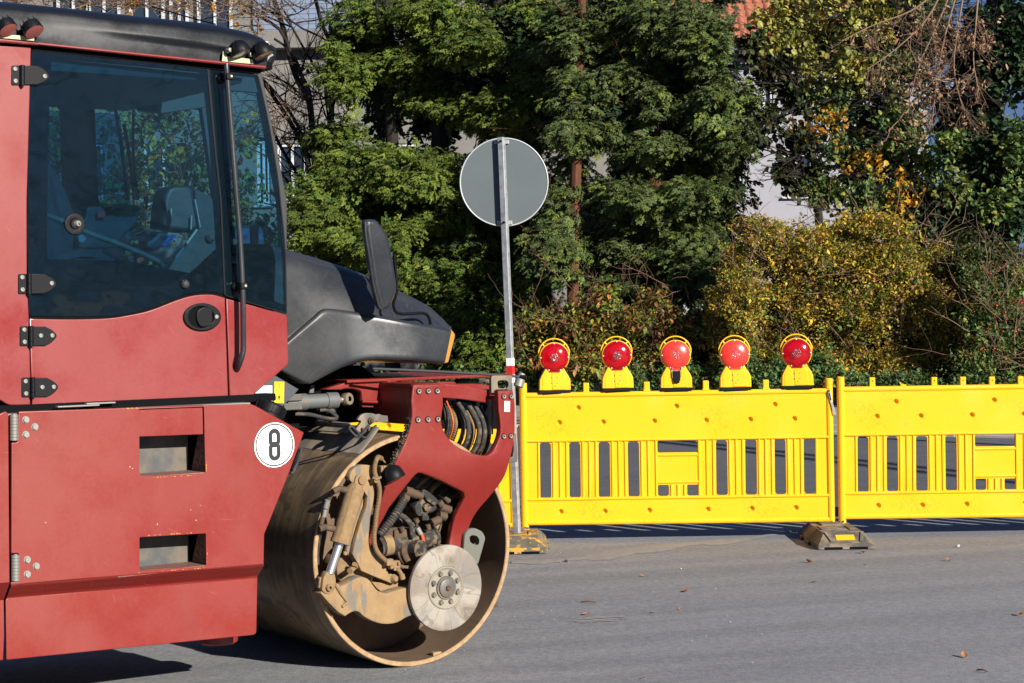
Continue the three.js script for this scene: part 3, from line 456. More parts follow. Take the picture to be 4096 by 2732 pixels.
// ------------------------------------------------------------------ litter on the asphalt
const leafBrown = std([0.30, 0.12, 0.045], 0.8), leafDark = std([0.05, 0.035, 0.025], 0.9), stonePale = std([0.45, 0.42, 0.38], 0.9);
function roadLeaf(u, v, size, label, mat, curl) {
  const c = onGround(R(u, v)), s = size * 0.55, rows = [];
  for (let j = 0; j <= 4; j++) { const t = j / 4 - 0.5, r = []; for (let i = 0; i <= 2; i++) { const w = (i - 1) * (0.34 - 1.15 * t * t) * s * 0.9; r.push(V3(t * s, Math.abs(w) * curl + t * t * s * curl * 1.2, w)); } rows.push(r); }
  const o = solo('fallen_leaf', gridSurface(rows), mat, label, 'fallen leaf', 'leaves fallen on the asphalt'); o.position.set(c.x, 0.005, c.z); o.rotation.set(rr(-0.3, 0.3), rr(0, 6), rr(0, 0.5)); return o;
}
const scatter = [
  [1385, 283, 0.085, 'curled brown leaf on the asphalt just left before the right barrier foot', 1.0], [1630, 241, 0.085, 'brown leaf lying right in front of the barrier foot with the yellow sticker', 1.0],
  [2010, 275, 0.065, 'small brown leaf right of the stickered foot near the right edge of the picture', 0.9], [835, 414, 0.085, 'brown leaf alone on the asphalt in front of the middle of the lamp barrier', 0.8],
  [387, 517, 0.07, 'pale brown leaf beside the white scrape mark in the lower middle', 0.6], [2082, 706, 0.08, 'light brown leaf near the bottom right corner of the road', 0.8], [2335, 520, 0.09, 'dark brown leaf at the right edge of the picture on the road', 0.7],
  [640, 344, 0.06, 'thin flat brown leaf below the left half of the lamp barrier', 0.3], [1635, 295, 0.035, 'tiny brown leaf scrap behind the leaf at the stickered foot', 0.5], [808, 493, 0.04, 'tiny brown leaf scrap nearer than the lone middle leaf', 0.5], [645, 803, 0.04, 'tiny brown leaf scrap at the bottom edge of the picture', 0.5]];
for (const [u, v, s, l, c] of scatter) roadLeaf(u, v, s, l, leafBrown, c);
roadLeaf(1408, 371, 0.06, 'dark flat leaf scrap in the middle of the right-hand asphalt', leafDark, 0.2); roadLeaf(680, 512, 0.05, 'dark leaf scrap beside the end of the white scrape mark', leafDark, 0.3);
function pebble(u, v, r, label, mat) { const c = onGround(R(u, v)), g = new THREE.IcosahedronGeometry(r, 1), p = g.attributes.position; for (let i = 0; i < p.count; i++) { const k = 0.8 + 0.35 * perm[Math.abs(Math.round(p.getX(i) * 9e5 + p.getY(i) * 7e5 + p.getZ(i) * 5e5)) & 65535]; p.setXYZ(i, p.getX(i) * k, p.getY(i) * k * 0.75, p.getZ(i) * k); } g.computeVertexNormals(); const o = solo('pebble', g, mat, label, 'pebble'); o.position.set(c.x, r * 0.6, c.z); }
pebble(297, 278, 0.011, 'small dark lump on the asphalt right of the worn yellow foot', leafDark); pebble(811, 311, 0.006, 'small white pebble under the middle of the lamp barrier', stonePale); pebble(2055, 212, 0.014, 'pale pebble in front of the right-hand barrier', stonePale);
function twig(u0, v0, u1, v1, label) { const a = onGround(R(u0, v0)), b = onGround(R(u1, v1)), m = a.clone().add(b).multiplyScalar(0.5); m.y = 0.012; a.y = b.y = 0.006; m.z += 0.01; solo('twig', tube([a, m, b], 0.0035, { m: 5 }), mats.twig, label, 'twig'); }
twig(365, 462, 432, 464, 'thin brown twig lying behind the white scrape mark'); twig(2140, 769, 2188, 776, 'thin brown twig near the bottom right corner');
{ // scraped chalky mark and some small chips on the asphalt
  const n = [], c0 = R(450, 538); for (let k = 0; k < 34; k++) { const u = rr(-1, 1), L = rr(0.05, 0.3) * (1.2 - Math.abs(u)); const c = onGround([c0[0] + u * 60, c0[1] - u * 9 + rr(-8, 8)]); const g = new THREE.PlaneGeometry(L, rr(0.004, 0.012)); g.rotateX(-Math.PI / 2); g.rotateY(0.2 + rr(-0.05, 0.05)); g.translate(c.x, 0.004 + k * 0.00004, c.z); n.push(g); }
  solo('scrape_mark', n, std([0.30, 0.295, 0.285], 0.9), 'whitish scrape mark on the asphalt in front of the roller drum', 'scrape mark', null, 'stuff');
  const chips = []; for (let k = 0; k < 150; k++) { const c = onGround([rr(1200, 4090), 2120 + 600 * rnd()]); const g = new THREE.TetrahedronGeometry(rr(0.002, 0.0038)); g.rotateX(rr(0, 3)); g.rotateY(rr(0, 3)); g.translate(c.x, 0.003, c.z); chips.push(g); }
  solo('grit', chips, stonePale, 'pale grit scattered over the asphalt', 'grit', null, 'stuff');
}
// ------------------------------------------------------------------ the road roller (x forward, y up, z towards the viewer's side)
const roller = thing('road_roller', 'dusty red road roller with a glazed cab, grey hood and open steel drum', 'road roller', RO, TH);
const addBolts = (list, parent, w, F, r = 0.0085, h = 0.005, mat = mats.zinc) => { for (const [x, y] of list) { const p = rl(F(x, y), w); part('bolt', hexBolt(p[0], p[1], w, r, h, true, rnd()), mat, parent); } };
const WS = 0.05, WC = -0.05, WIDE = 1.36;        // skirt plane, cab plane, machine width

{ // ---- drum: rolled steel shell with an open near end
  const r = 0.508, c = V3(0, r, 0), t = 0.021;
  const shell = (r0, z0, z1, m = 96) => { const g = new THREE.CylinderGeometry(r0, r0, z0 - z1, m, 1, true); g.rotateX(Math.PI / 2); g.translate(0, r, (z0 + z1) / 2); return g; };
  const outer = shell(r, -0.004, -WIDE); { const p = outer.attributes.position, uv = []; for (let i = 0; i < p.count; i++) uv.push(p.getZ(i), Math.atan2(p.getY(i) - r, p.getX(i)) * r); outer.setAttribute('uv', new THREE.Float32BufferAttribute(uv, 2)); }
  const m = new THREE.Mesh(join([outer]), mats.drum); m.name = 'drum'; roller.add(m);
  part('drum_rim', lathe([[r, -0.004], [r - 0.003, 0], [r - t + 0.003, 0], [r - t, -0.004]], c, V3(0, 0, 1), 120), mats.rim, m);
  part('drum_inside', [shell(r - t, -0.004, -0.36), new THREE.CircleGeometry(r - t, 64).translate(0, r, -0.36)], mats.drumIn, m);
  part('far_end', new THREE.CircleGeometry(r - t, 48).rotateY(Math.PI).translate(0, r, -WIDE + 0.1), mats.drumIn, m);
  // worn lug and stubs inside the rim
  const p1 = rl(D(890, 1448), 0); part('lug', box(0.045, 0.02, 0.03, p1[0], p1[1] + 0.012, -0.025, 0.004), mats.rim, m);
  for (const [x, y] of [[1185, 830], [1195, 842], [1140, 1212]]) { const q = r3(D(x, y), -0.12); part('stub', rod(V3(q.x - 0.05, q.y, -0.12), V3(q.x + 0.03, q.y + 0.01, -0.12), 0.008), mats.brown, m); }
  part('axle_plate', lathe([[0, 0.02], [0.14, 0.02], [0.16, 0.0], [0.2, -0.05]], V3(0.0, r, -0.33), V3(0, 0, 1), 32), mats.brown, m);
}
{ // ---- rear drum and rear frame (beyond the left edge of the picture, seen by their shadows)
  const g = new THREE.CylinderGeometry(0.5, 0.5, WIDE, 48); g.rotateX(Math.PI / 2); g.translate(-2.95, 0.5, -WIDE / 2 - 0.02); part('rear_drum', g, mats.drum, roller);
}
{ // ---- side door of the engine bay with two step pockets, a folded lower skirt
  const up = loc(C, WS, 48, 66, 48, 238, 64, 240, 64, 845, 64, 1008, 60, 1024); up.length = 0;
  const edge = [...loc(C, WS, 104, 64, 762, 42, 1140, 30, 1398, 22), ...loc(G, WS, 727, 940, 520, 1500), ...loc(C, WS, 1465, 745, 1462, 910, 60, 1022, 60, 1010), ...loc(C, WS, 104, 1004, 104, 850, 62, 850, 64, 236, 98, 234)];
  const hole1 = loc(C, WS, 766, 44, 1134, 31, 1143, 405, 1132, 412, 785, 428, 768, 416), hole2 = loc(C, WS, 768, 755, 1145, 733, 1147, 915, 1138, 925, 782, 952, 769, 942);
  const top = plate(edge, WS, 0.018, { holes: [hole1, hole2], r: edge.map((_, i) => [0, 0, 0, 0.02, 0.006, 0.012, 0, 0, 0, 0, 0.008, 0.008, 0.0, 0.0, 0.008][i] ?? 0), hr: 0.007, bevel: 0.0035, bs: 3 });
  // band folded inwards, then the recessed lower sheet
  const wl = WS - 0.088, a0 = rl(C(60, 1022), WS), a1 = rl(C(1462, 910), WS), b0 = rl(C(40, 1098), wl), b1 = rl(C(1427, 985), wl);
  const ys = (t) => mix(a0[1], a1[1], t), yb = (t) => mix(b0[1], b1[1], t), rows = [];
  for (let k = 0; k <= 7; k++) { const q = k / 7, row = []; for (let i = 0; i <= 20; i++) { const t = i / 20, f = q < 0.15 ? q * q / 0.3 * 0.5 : q > 0.85 ? 1 - (1 - q) ** 2 / 0.3 * 0.5 : (q - 0.075) / 0.85; row.push(V3(mix(mix(a0[0], b0[0], q), mix(a1[0], b1[0], q), t), mix(ys(t) + 0.003, yb(t) - 0.003, q), mix(WS - 0.0005, wl - 0.0005, clamp(f)))); } rows.push(row); }
  const low = loc(C, wl, 40, 1096, 1427, 984, 1421, 1300, 35, 1440, 32, 1110);
  const lower = plate(low, wl, 0.018, { r: [0, 0, 0.018, 0.008, 0], bevel: 0.003 });
  const side = part('side_door', [top, gridSurface(rows), lower], mats.redSkirt, roller, 'red side door with two step pockets');
  // pocket covers and pockets
  const inset = WS - 0.012;
  part('pocket_cover', plate(loc(C, inset, 762, 40, 1128, 28, 1126, 190, 766, 203), inset, 0.012, { r: 0.004, bevel: 0.002 }), mats.redSkirt, side);
  const tp = loc(C, WS, 766, 205, 1126, 192, 1143, 190, 1143, 408, 775, 424), lo = hole2;
  [[770, 1143, 200, 190, 424, 406], [770, 1146, 756, 735, 952, 918]].forEach(([xl, xr, yl, yr, yl2, yr2], n) => {
    const dp = 0.15, [x0, yA] = rl(C(xl, yl), WS), [x1] = rl(C(xr, yr), WS), yBot = rl(C(xl, yl2), WS)[1], yTop = rl(C(xr, yr), WS)[1] + 0.02, zb = WS - dp;
    const bt = new THREE.BoxGeometry(x1 - x0 + 0.1, 0.012, dp + 0.02); bt.translate((x0 + x1) / 2 - 0.04, yBot - 0.0075, WS - dp / 2 - 0.012);
    part('pocket_floor', bt, mats.tread, side);
    part('pocket_back', [box(x1 - x0 + 0.06, yTop - yBot + 0.1, 0.01, (x0 + x1) / 2 - 0.04, (yTop + yBot) / 2, zb - 0.004)], mats.stepSteel, side);
    part('pocket_lining', [box(0.012, yTop - yBot + 0.03, 0.2, x0 - 0.09, (yTop + yBot) / 2 + 0.02, WS - 0.165), box(x1 - x0 + 0.2, 0.012, 0.26, (x0 + x1) / 2 - 0.02, yTop + 0.03, WS - 0.165), box(x1 - x0 + 0.2, yTop - yBot + 0.2, 0.01, (x0 + x1) / 2, (yTop + yBot) / 2, zb - 0.12)], mats.matt, side);
    // slanted tread plate at the front end, with its raised studs
    const q = (y, z) => V3(x1 + 0.001, y, z), tri = new THREE.BufferGeometry(), yB = yBot - 0.002;
    const A0 = q(yB, WS - 0.019), A1 = q(yB, zb + 0.005), A2 = q(yTop - 0.01, WS - 0.07), A3 = q(yTop - 0.01, WS - 0.019);
    tri.setAttribute('position', new THREE.Float32BufferAttribute([A0, A1, A2, A0, A2, A3].flatMap((v) => [v.x, v.y, v.z]), 3)); tri.computeVertexNormals();
    const studs = []; for (let r = 0; r < 8; r++) for (let c = 0; c < 5; c++) { const y = yB + 0.014 + r * 0.026, z = WS - 0.034 - c * 0.036 - (r % 2) * 0.018, f = (y - yB) / (yTop - yB); if (z < mix(zb + 0.02, WS - 0.065, f) || y > yTop - 0.03) continue; const g = new THREE.SphereGeometry(0.0145, 8, 6); g.scale(0.28, 1, 0.33); g.rotateX((r + c) % 2 ? 0.7 : -0.7); g.translate(x1, y, z); studs.push(g); }
    const tp2 = part('tread_plate', tri, mats.tread, side); part('tread_stud', studs, mats.tread, side);
  });
  { // worn edges of the pockets, bare yellow primer
    const w = WS + 0.0006, bits = [];
    const run = (x0, y0, x1, y1, n, th) => { for (let i = 0; i < n; i++) { const t = i / n, x = mix(x0, x1, t), y = mix(y0, y1, t), L = mix(3, 14, rnd()), h = th * (0.3 + rnd()); if (rnd() < 0.35) continue; const dx = (x1 - x0), dy = y1 - y0, l = Math.hypot(dx, dy), ux = dx / l, uy = dy / l; bits.push(plate(loc(C, w, x, y, x + ux * L, y + uy * L, x + ux * L * 0.8 - uy * h, y + uy * L * 0.8 + ux * h, x - uy * h * 0.6, y + ux * h * 0.6), w, 0.001, { bevel: 0 })); } };
    run(1146, 340, 1144, 405, 8, 2.5); run(1149, 820, 1147, 915, 9, -2); run(820, 751, 1070, 737, 16, -3.2); run(702, 45, 762, 43, 6, 4); run(755, 956, 790, 955, 3, 3); run(1140, 32, 1143, 46, 2, 5); run(850, 950, 1140, 929, 18, 2); run(830, 430, 1130, 413, 16, 2);
    part('bare_primer', bits, std([0.62, 0.36, 0.03], 0.8), side);
    const b2 = []; for (const [x, y] of [[715, 372], [728, 380], [1108, 585], [868, 690], [1052, 610], [1082, 668], [250, 680]]) b2.push(plate(loc(C, w, x, y, x + rr(3, 9), y - rr(2, 10), x + rr(6, 10), y + rr(0, 3)), w, 0.001, { bevel: 0 })); part('paint_chip', b2, std([0.48, 0.33, 0.28], 0.9), side);
  }
  // hinges with their knuckles, bolts, sticker
  for (const [x0, x1, y0, y1] of [[57, 98, 80, 224], [64, 106, 858, 1002]]) {
    const a = r3(C((x0 + x1) / 2, y1), WS - 0.004), b = r3(C((x0 + x1) / 2, y0), WS - 0.004), k = [];
    for (let i = 0; i < 8; i++) k.push(rod(a.clone().lerp(b, i / 8 + 0.006), a.clone().lerp(b, (i + 1) / 8 - 0.006), 0.0165, 0.0165, 18));
    k.push(rod(a.clone().lerp(b, -0.03), a.clone().lerp(b, 1.03), 0.008)); part('hinge', k, mats.steel, side);
    part('hinge_leaf', box(0.03, b.y - a.y, 0.006, a.x + 0.02, (a.y + b.y) / 2, WS - 0.022), mats.cream, side);
  }
  addBolts([[142, 110], [192, 149], [142, 192], [150, 885], [200, 921], [150, 966]], side, WS, C, 0.0115, 0.008);
  const [sx, sy] = rl(C(1520, 249), WS), wS = WS + 0.0012;
  const cv = document.createElement('canvas'); cv.width = cv.height = 512; const g = cv.getContext('2d');
  g.fillStyle = '#f2f1ec'; g.fillRect(0, 0, 512, 512); g.strokeStyle = '#15171a'; g.lineWidth = 15; g.beginPath(); g.arc(256, 256, 231, 0, 7); g.stroke();
  g.lineWidth = 50; g.strokeStyle = '#1a1c20'; // the figure 8 in plain traffic lettering: two rounded loops
  for (const [cy, hh, rx] of [[184, 86, 50], [330, 88, 50]]) { g.beginPath(); const q = rx; g.moveTo(256 - q, cy - hh + q + 6); g.arcTo(256 - q, cy - hh, 256, cy - hh, q); g.arcTo(256 + q, cy - hh, 256 + q, cy, q); g.lineTo(256 + q, cy + hh - q - 12); g.arcTo(256 + q, cy + hh - 10, 256, cy + hh - 10, q); g.arcTo(256 - q, cy + hh - 10, 256 - q, cy, q); g.closePath(); g.stroke(); }
  g.strokeStyle = 'rgba(120,120,118,0.5)'; g.lineWidth = 1.5; for (let i = 0; i < 26; i++) { const x = rr(60, 450), y = rr(60, 450); g.beginPath(); g.moveTo(x, y); g.lineTo(x + rr(-30, 30), y + rr(-12, 12)); g.stroke(); }
  const st = new THREE.CanvasTexture(cv); st.colorSpace = THREE.SRGBColorSpace;
  const cs = new THREE.CylinderGeometry(0.0925, 0.0925, 0.0016, 64); { const p = cs.attributes.position; for (let i = 0; i < p.count; i++) { const a = Math.atan2(p.getZ(i), p.getX(i)), d = Math.hypot(p.getX(i), p.getZ(i)); if (d > 0.05) { const k = 1 + 0.022 * (perm[Math.round((a + 4) * 10.2) & 65535] - 0.5); p.setX(i, p.getX(i) * k); p.setZ(i, p.getZ(i) * k); } } }
  cs.rotateX(Math.PI / 2); cs.translate(sx, sy, WS + 0.0008);
  { const p = cs.attributes.position, uv = []; for (let i = 0; i < p.count; i++) uv.push((p.getX(i) - sx) / 0.188 + 0.5, (p.getY(i) - sy) / 0.188 + 0.5); cs.setAttribute('uv', new THREE.Float32BufferAttribute(uv, 2)); }
  const sm = new THREE.Mesh(join([cs]), new THREE.MeshStandardMaterial({ map: st, roughness: 0.5 })); sm.name = 'speed_sticker'; sm.userData.label = 'round white sticker with a black ring and a black 8'; side.add(sm);
  // top deck of the body behind the door, bright strips on it
  const [tx0, ty0] = rl(C(40, 60), WS), [tx1, ty1] = rl(C(1398, 24), WS);
  part('deck', [box(tx1 - tx0 + 0.4, 0.02, WIDE + 0.04, (tx0 + tx1) / 2 - 0.2, (ty0 + ty1) / 2 - 0.0135, -WIDE / 2 + 0.012)], mats.steel, roller);
  const s1 = rl(K(820, 120), WS - 0.04); part('deck_strip', [box(0.17, 0.006, 0.03, s1[0], s1[1] + 0.002, WS - 0.05, 0.002), box(0.12, 0.006, 0.03, s1[0] + 0.1, s1[1] + 0.008, WS - 0.07, 0.002)], mats.zinc, roller);
  const rub = [...loc(G, 0.0, 655, 1150, 685, 1190, 600, 1440, 560, 1500, 515, 1498, 520, 1470, 560, 1450)]; part('rubber_edge', plate(rub, 0.02, 0.04, { r: 0.004, bevel: 0.006 }), mats.rubber, roller);
}
{ // ---- panel left of the side door, mostly outside the picture
  const wl = WS - 0.088, e = [...loc(C, WS, -700, 105, 0, 78, 30, 64, 47, 72, 54, 1012, -700, 1074)];
  const u = plate(e, WS, 0.018, { r: [0, 0, 0, 0.006, 0, 0], bevel: 0.003 }), lo = plate(loc(C, wl, -700, 1160, 22, 1106, 24, 1310, 18, 1441, -700, 1500), wl, 0.018, { bevel: 0.003 });
  const p = loc(C, WS, -700, 1074, 54, 1012), q = loc(C, wl, -700, 1160, 22, 1104), rows = [];
  for (let k = 0; k <= 6; k++) { const t = k / 6; rows.push([0, 1].map((i) => V3(mix(p[i][0], q[i][0], t), mix(p[i][1], q[i][1], t), mix(WS - 0.0005, wl - 0.0005, t)))); }
  part('rear_panel', [u, lo, gridSurface(rows)], mats.redSkirt, roller);
}
{ // ---- chassis: dark mass between the panels, its belly above the road
  const [x0, y0] = rl(C(20, 1400), WS), [x1, y1] = rl(C(1390, 1230), WS);
  part('chassis', [box(x1 - x0 + 1.2, 0.62, WIDE - 0.36, (x0 + x1) / 2 - 0.65, 0.72, -WIDE / 2 + 0.02), box(0.7, 0.62, WIDE - 0.7, -0.85, 0.95, -WIDE / 2)], mats.matt, roller);
  const far = plate([[-0.8, 0.25], [-0.8, 1.2], [-3.2, 1.2], [-3.2, 0.25]], -WIDE, 0.02); part('far_side_panel', far, mats.redSkirt, roller);
  part('belly_pan', lathe([[0, 0], [0.07, 0.003], [0.082, 0.012], [0.082, 0.05]], V3(rl(C(1210, 1335), -0.3)[0], rl(C(1210, 1335), -0.3)[1] - 0.012, -0.3), UPV, 28), mats.redCab, roller);
}

// ---- cab
const cabUp = (x) => 0;
const cabRed = mats.redCab;
{
  // rear post panel
  const e = [...loc(A, WC, -500, 330, 244, 372, 236, 700, 212, 1567), ...loc(B, WC, 212, 560, 228, 940, 240, 1390), ...loc(K, WC, 318, 103, 85, 108, -10, 40, -900, 60)];
  part('cab_post', plate(e, WC, 0.02, { r: e.map((_, i) => (i === 8 || i === 9 ? 0.02 : 0)), bevel: 0.004 }), cabRed, roller, 'red rear cab post');
  // door: lower red panel with a waved top edge, glass above it
  const wave = loc(B, WC, 234, 930, 500, 935, 760, 932, 900, 922, 1020, 902, 1150, 874, 1260, 836, 1370, 792, 1480, 757, 1580, 742, 1680, 744, 1764, 768);
  const door = part('cab_door', plate([...curve2(wave, 48), ...loc(B, WC, 1790, 1556), ...loc(K, WC, 338, 102)], WC, 0.022, { bevel: 0.004, r: 0 }), cabRed, roller, 'red cab door, glazed above');
  // black seal strip along the wave and the seams, set behind
  part('door_seal', [plate([...curve2(loc(B, WC - 0.006, 215, 905, 500, 912, 900, 900, 1150, 850, 1370, 770, 1580, 722, 1764, 740), 40), ...loc(B, WC - 0.006, 1790, 800, 1580, 790, 1370, 850, 1150, 910, 900, 960, 500, 975, 220, 975)], WC - 0.008, 0.012, { bevel: 0 }), plate(loc(B, WC - 0.015, 195, 100, 240, 100, 262, 1590, 222, 1590), WC - 0.018, 0.012, { bevel: 0 }), plate(loc(B, WC - 0.015, 1750, 745, 1790, 760, 1815, 1580, 1775, 1580), WC - 0.018, 0.012, { bevel: 0 })], mats.matt, door);
  const glassOut = [...loc(A, WC, 250, 396, 1628, 540), ...loc(A, WC, 1700, 1250), ...loc(B, WC, 1730, 0, 1763, 738), ...curve2(loc(B, WC, 1755, 736, 1680, 723, 1580, 720, 1480, 735, 1350, 782, 1150, 855, 900, 905, 500, 912, 245, 908), 40), ...loc(B, WC, 228, 895, 216, 300), ...loc(A, WC, 218, 1500, 234, 700)];
  const clear = [...loc(A, WC - 0.009, 402, 440, 1584, 572, 1640, 1100, 1668, 1567), ...loc(B, WC - 0.009, 1706, 612, 1350, 548, 1000, 482, 640, 466, 366, 466), ...loc(A, WC - 0.009, 376, 1100)];
  part('window_pane', plate(glassOut, WC - 0.002, 0.004, { bevel: 0.001, r: 0 }), mats.glass, door);
  part('window_border', plate(glassOut, WC - 0.0075, 0.003, { holes: [clear], hr: 0.02, bevel: 0 }), mats.frit, door);
  // hinges
  const hinge = (F, bx, y0, y1, kx, fx, tip, tipY, bolts) => {
    const w0 = WC + 0.006, pts = loc(F, w0, bx, y0, kx, y0, kx, y1, bx, y1);
    const flap = [...loc(F, w0, fx, y0 + 2, fx + (tip - fx) * 0.52, y0 + 4), ...curve2(loc(F, w0, fx + (tip - fx) * 0.52, y0 + 4, fx + (tip - fx) * 0.82, mix(y0, tipY, 0.45), tip, tipY, fx + (tip - fx) * 0.82, mix(y1, tipY, 0.42), fx + (tip - fx) * 0.52, y1 - 3), 14).slice(1), ...loc(F, w0, fx, y1 - 2)];
    const c = (kx + fx) / 2, a = r3(F(c, y1 + 4), WC + 0.012), b = r3(F(c, y0 - 2), WC + 0.012), kn = [];
    for (let i = 0; i < 4; i++) kn.push(rod(a.clone().lerp(b, i / 4 + 0.008), a.clone().lerp(b, (i + 1) / 4 - 0.008), 0.0098, 0.0098, 16));
    part('hinge', [plate(pts, w0, 0.008, { r: 0.006, bevel: 0.002 }), plate(flap, w0 + 0.003, 0.009, { bevel: 0.002 }), kn, rod(a.clone().lerp(b, -0.08), b, 0.005)], mats.black, door);
    for (const [x, y] of bolts) { const p = rl(F(x, y), w0 + 0.003); part('bolt', [lathe([[0.004, 0.002], [0.0045, 0.0055], [0.0075, 0.005], [0.0092, 0.001], [0.0092, 0]], V3(p[0], p[1], w0 + (x > fx ? 0.003 : 0))), lathe([[0, 0.003], [0.0045, 0.0028]], V3(p[0], p[1], w0 + (x > fx ? 0.003 : 0)), V3(0, 0, 1), 6)], mats.zinc, door); }
  };
  hinge(A, 92, 512, 666, 160, 190, 386, 598, [[120, 540], [123, 634], [350, 598]]);
  hinge(B, 145, 578, 736, 214, 244, 440, 654, [[175, 606], [178, 702], [404, 653]]);
  hinge(B, 158, 988, 1144, 229, 258, 443, 1064, [[191, 1017], [194, 1112], [319, 1063], [408, 1062]]);
  hinge(B, 172, 1390, 1545, 242, 272, 455, 1466, [[202, 1421], [205, 1517], [330, 1467], [420, 1465]]);
  // door handle: oval dish with a paddle and a lock
  { const c = rl(B(1580, 918), WC), kx = Math.abs(rl(B(1727, 918), WC)[0] - c[0]), ky = Math.abs(rl(B(1580, 808), WC)[1] - c[1]), w = WC;
    const el = (fx, fy, ox = 0, oy = 0, n = 40) => circ(c[0] + ox * kx, c[1] + oy * ky, kx * fx, n, ky * fy);
    const hd = part('door_handle', [plate(el(1, 1), w + 0.010, 0.012, { bevel: 0.006, bs: 4, holes: [circ(c[0] - 0.06 * kx, c[1], kx * 0.66, 36, ky * 0.74)] })], mats.black, door);
    part('handle_dish', plate(el(0.72, 0.8, -0.06), w + 0.002, 0.001, { bevel: 0 }), mats.matt, door);
    const pd = loc(B, w + 0.013, 1600, 838, 1658, 850, 1666, 875, 1668, 960, 1660, 985, 1640, 992, 1580, 994, 1552, 960, 1542, 915, 1555, 865);
    part('paddle', plate(curve2([...pd, pd[0]], 40), w + 0.013, 0.01, { bevel: 0.004 }), mats.black, door);
    const k = r3(B(1697, 914), w + 0.009); part('lock', lathe([[0, 0.003], [0.0075, 0.003], [0.009, 0]], k), mats.zinc, door); }
  // grommet with its ball pin, vent dome
  { const c = r3(B(585, 188), WC + 0.002); part('grommet', lathe([[0, 0.012], [0.018, 0.012], [0.022, 0.004], [0.030, 0.005], [0.040, 0.004], [0.0425, 0]], c, V3(0, 0, 1), 36), mats.black, door);
    part('ball_pin', lathe([[0, 0.034], [0.003, 0.034], [0.004, 0.03], [0.005, 0.025], [0.011, 0.024], [0.012, 0.018], [0.012, 0]], c, V3(0.35, 0.05, 1), 20), mats.zinc, door);
    const d = r3(B(1450, 660), WC + 0.002); part('vent_dome', lathe([[0, 0.016], [0.008, 0.0145], [0.015, 0.009], [0.0185, 0.001], [0.0185, 0]], d, V3(0, 0, 1), 28), mats.rubber, door);
    part('vent_hole', [[1433, 642], [1450, 632], [1468, 642], [1436, 662], [1462, 668]].map(([x, y]) => { const p = r3(B(x, y), WC + 0.014); return lathe([[0, 0.0025], [0.0018, 0.002], [0.0018, -0.004]], p, V3(0, 0, 1), 8); }), mats.matt, door); }
  // front quarter: red foot panel, glass with black border
  const q0 = [...loc(B, WC, 1775, 772, 2250, 902, 2262, 1284, 2235, 1310, 1985, 1530, 1950, 1547, 1802, 1554)];
  const quarter = part('front_panel', plate(q0, WC, 0.022, { r: [0, 0.012, 0.012, 0.012, 0.02, 0.012, 0], bevel: 0.004 }), cabRed, roller, 'red panel ahead of the cab door');
  const qg = [...loc(A, WC, 1637, 543, 2008, 582, 2022, 610, 2100, 960, 2165, 1340), ...loc(B, WC, 2192, 0, 2230, 400, 2240, 886, 1768, 746, 1734, 0), ...loc(A, WC, 1690, 1100)];
  const qc = [...loc(A, WC - 0.009, 1800, 590, 1996, 606, 2080, 970), ...loc(B, WC - 0.009, 2175, 0, 2216, 500, 2226, 822, 1915, 700, 1845, 690, 1812, 0)];
  part('window_pane', plate(qg, WC - 0.004, 0.004, { bevel: 0.001 }), mats.glass, quarter);
  part('window_border', plate(qg, WC - 0.0095, 0.003, { holes: [qc], hr: 0.01, bevel: 0 }), mats.frit, quarter);
  part('glass_edge', [...tubeEdge([...loc(A, WC, 2012, 582, 2026, 610, 2104, 960, 2169, 1340), ...loc(B, WC, 2196, 0, 2234, 400, 2244, 888)]), ...tubeEdge(loc(B, WC, 2244, 888, 2000, 818, 1768, 748))], mats.black, quarter);
  part('seam', plate([...loc(A, WC, 1624, 540, 1640, 543, 1702, 1250), ...loc(B, WC, 1738, 0, 1770, 745, 1756, 742, 1726, 0), ...loc(A, WC, 1690, 1250)], WC + 0.0005, 0.006, { bevel: 0.001 }), mats.black, quarter);
  function tubeEdge(p) { return [tube(p.map(([x, y]) => V3(x, y, WC - 0.004)), 0.0042, { m: 6 })]; }
  // hand rail on two brackets
  const wr = WC + 0.05, hr_ = [[A, 1776, 548], [A, 1788, 700], [A, 1815, 1050], [A, 1850, 1500], [B, 1880, 300], [B, 1902, 750], [B, 1906, 1150], [B, 1898, 1215]];
  const railPts = [...hr_.map(([F, x, y]) => r3(F(x, y), wr)), r3(B(1884, 1262), wr - 0.006), r3(B(1868, 1305), WC + 0.022), r3(B(1858, 1328), WC + 0.002)];
  railPts.unshift(r3(A(1774, 500), wr - 0.002));
  part('hand_rail', tube(railPts, 0.0115, { n: 90, m: 14 }), mats.plastic, roller);
  for (const [F, x, y] of [[A, 1789, 602], [B, 1900, 675]]) {
    const a = r3(F(x, y), wr), c = V3(a.x, a.y, WC); const dx = a.clone(); dx.x += 0.004;
    const br = part('rail_bracket', [lathe([[0, 0.014], [0.016, 0.014], [0.021, 0.008], [0.022, 0]], V3(c.x - 0.004, c.y, WC)), rod(V3(c.x - 0.004, c.y, WC), V3(a.x, a.y, wr - 0.006), 0.0095, 0.0115, 12), box(0.034, 0.028, 0.032, a.x + 0.002, a.y, wr, 0.006)], mats.black, roller);
    part('bolt', lathe([[0, 0.003], [0.0045, 0.003], [0.0055, 0]], V3(a.x + 0.006, a.y + 0.001, wr + 0.016)), mats.cream, br);
  }
}
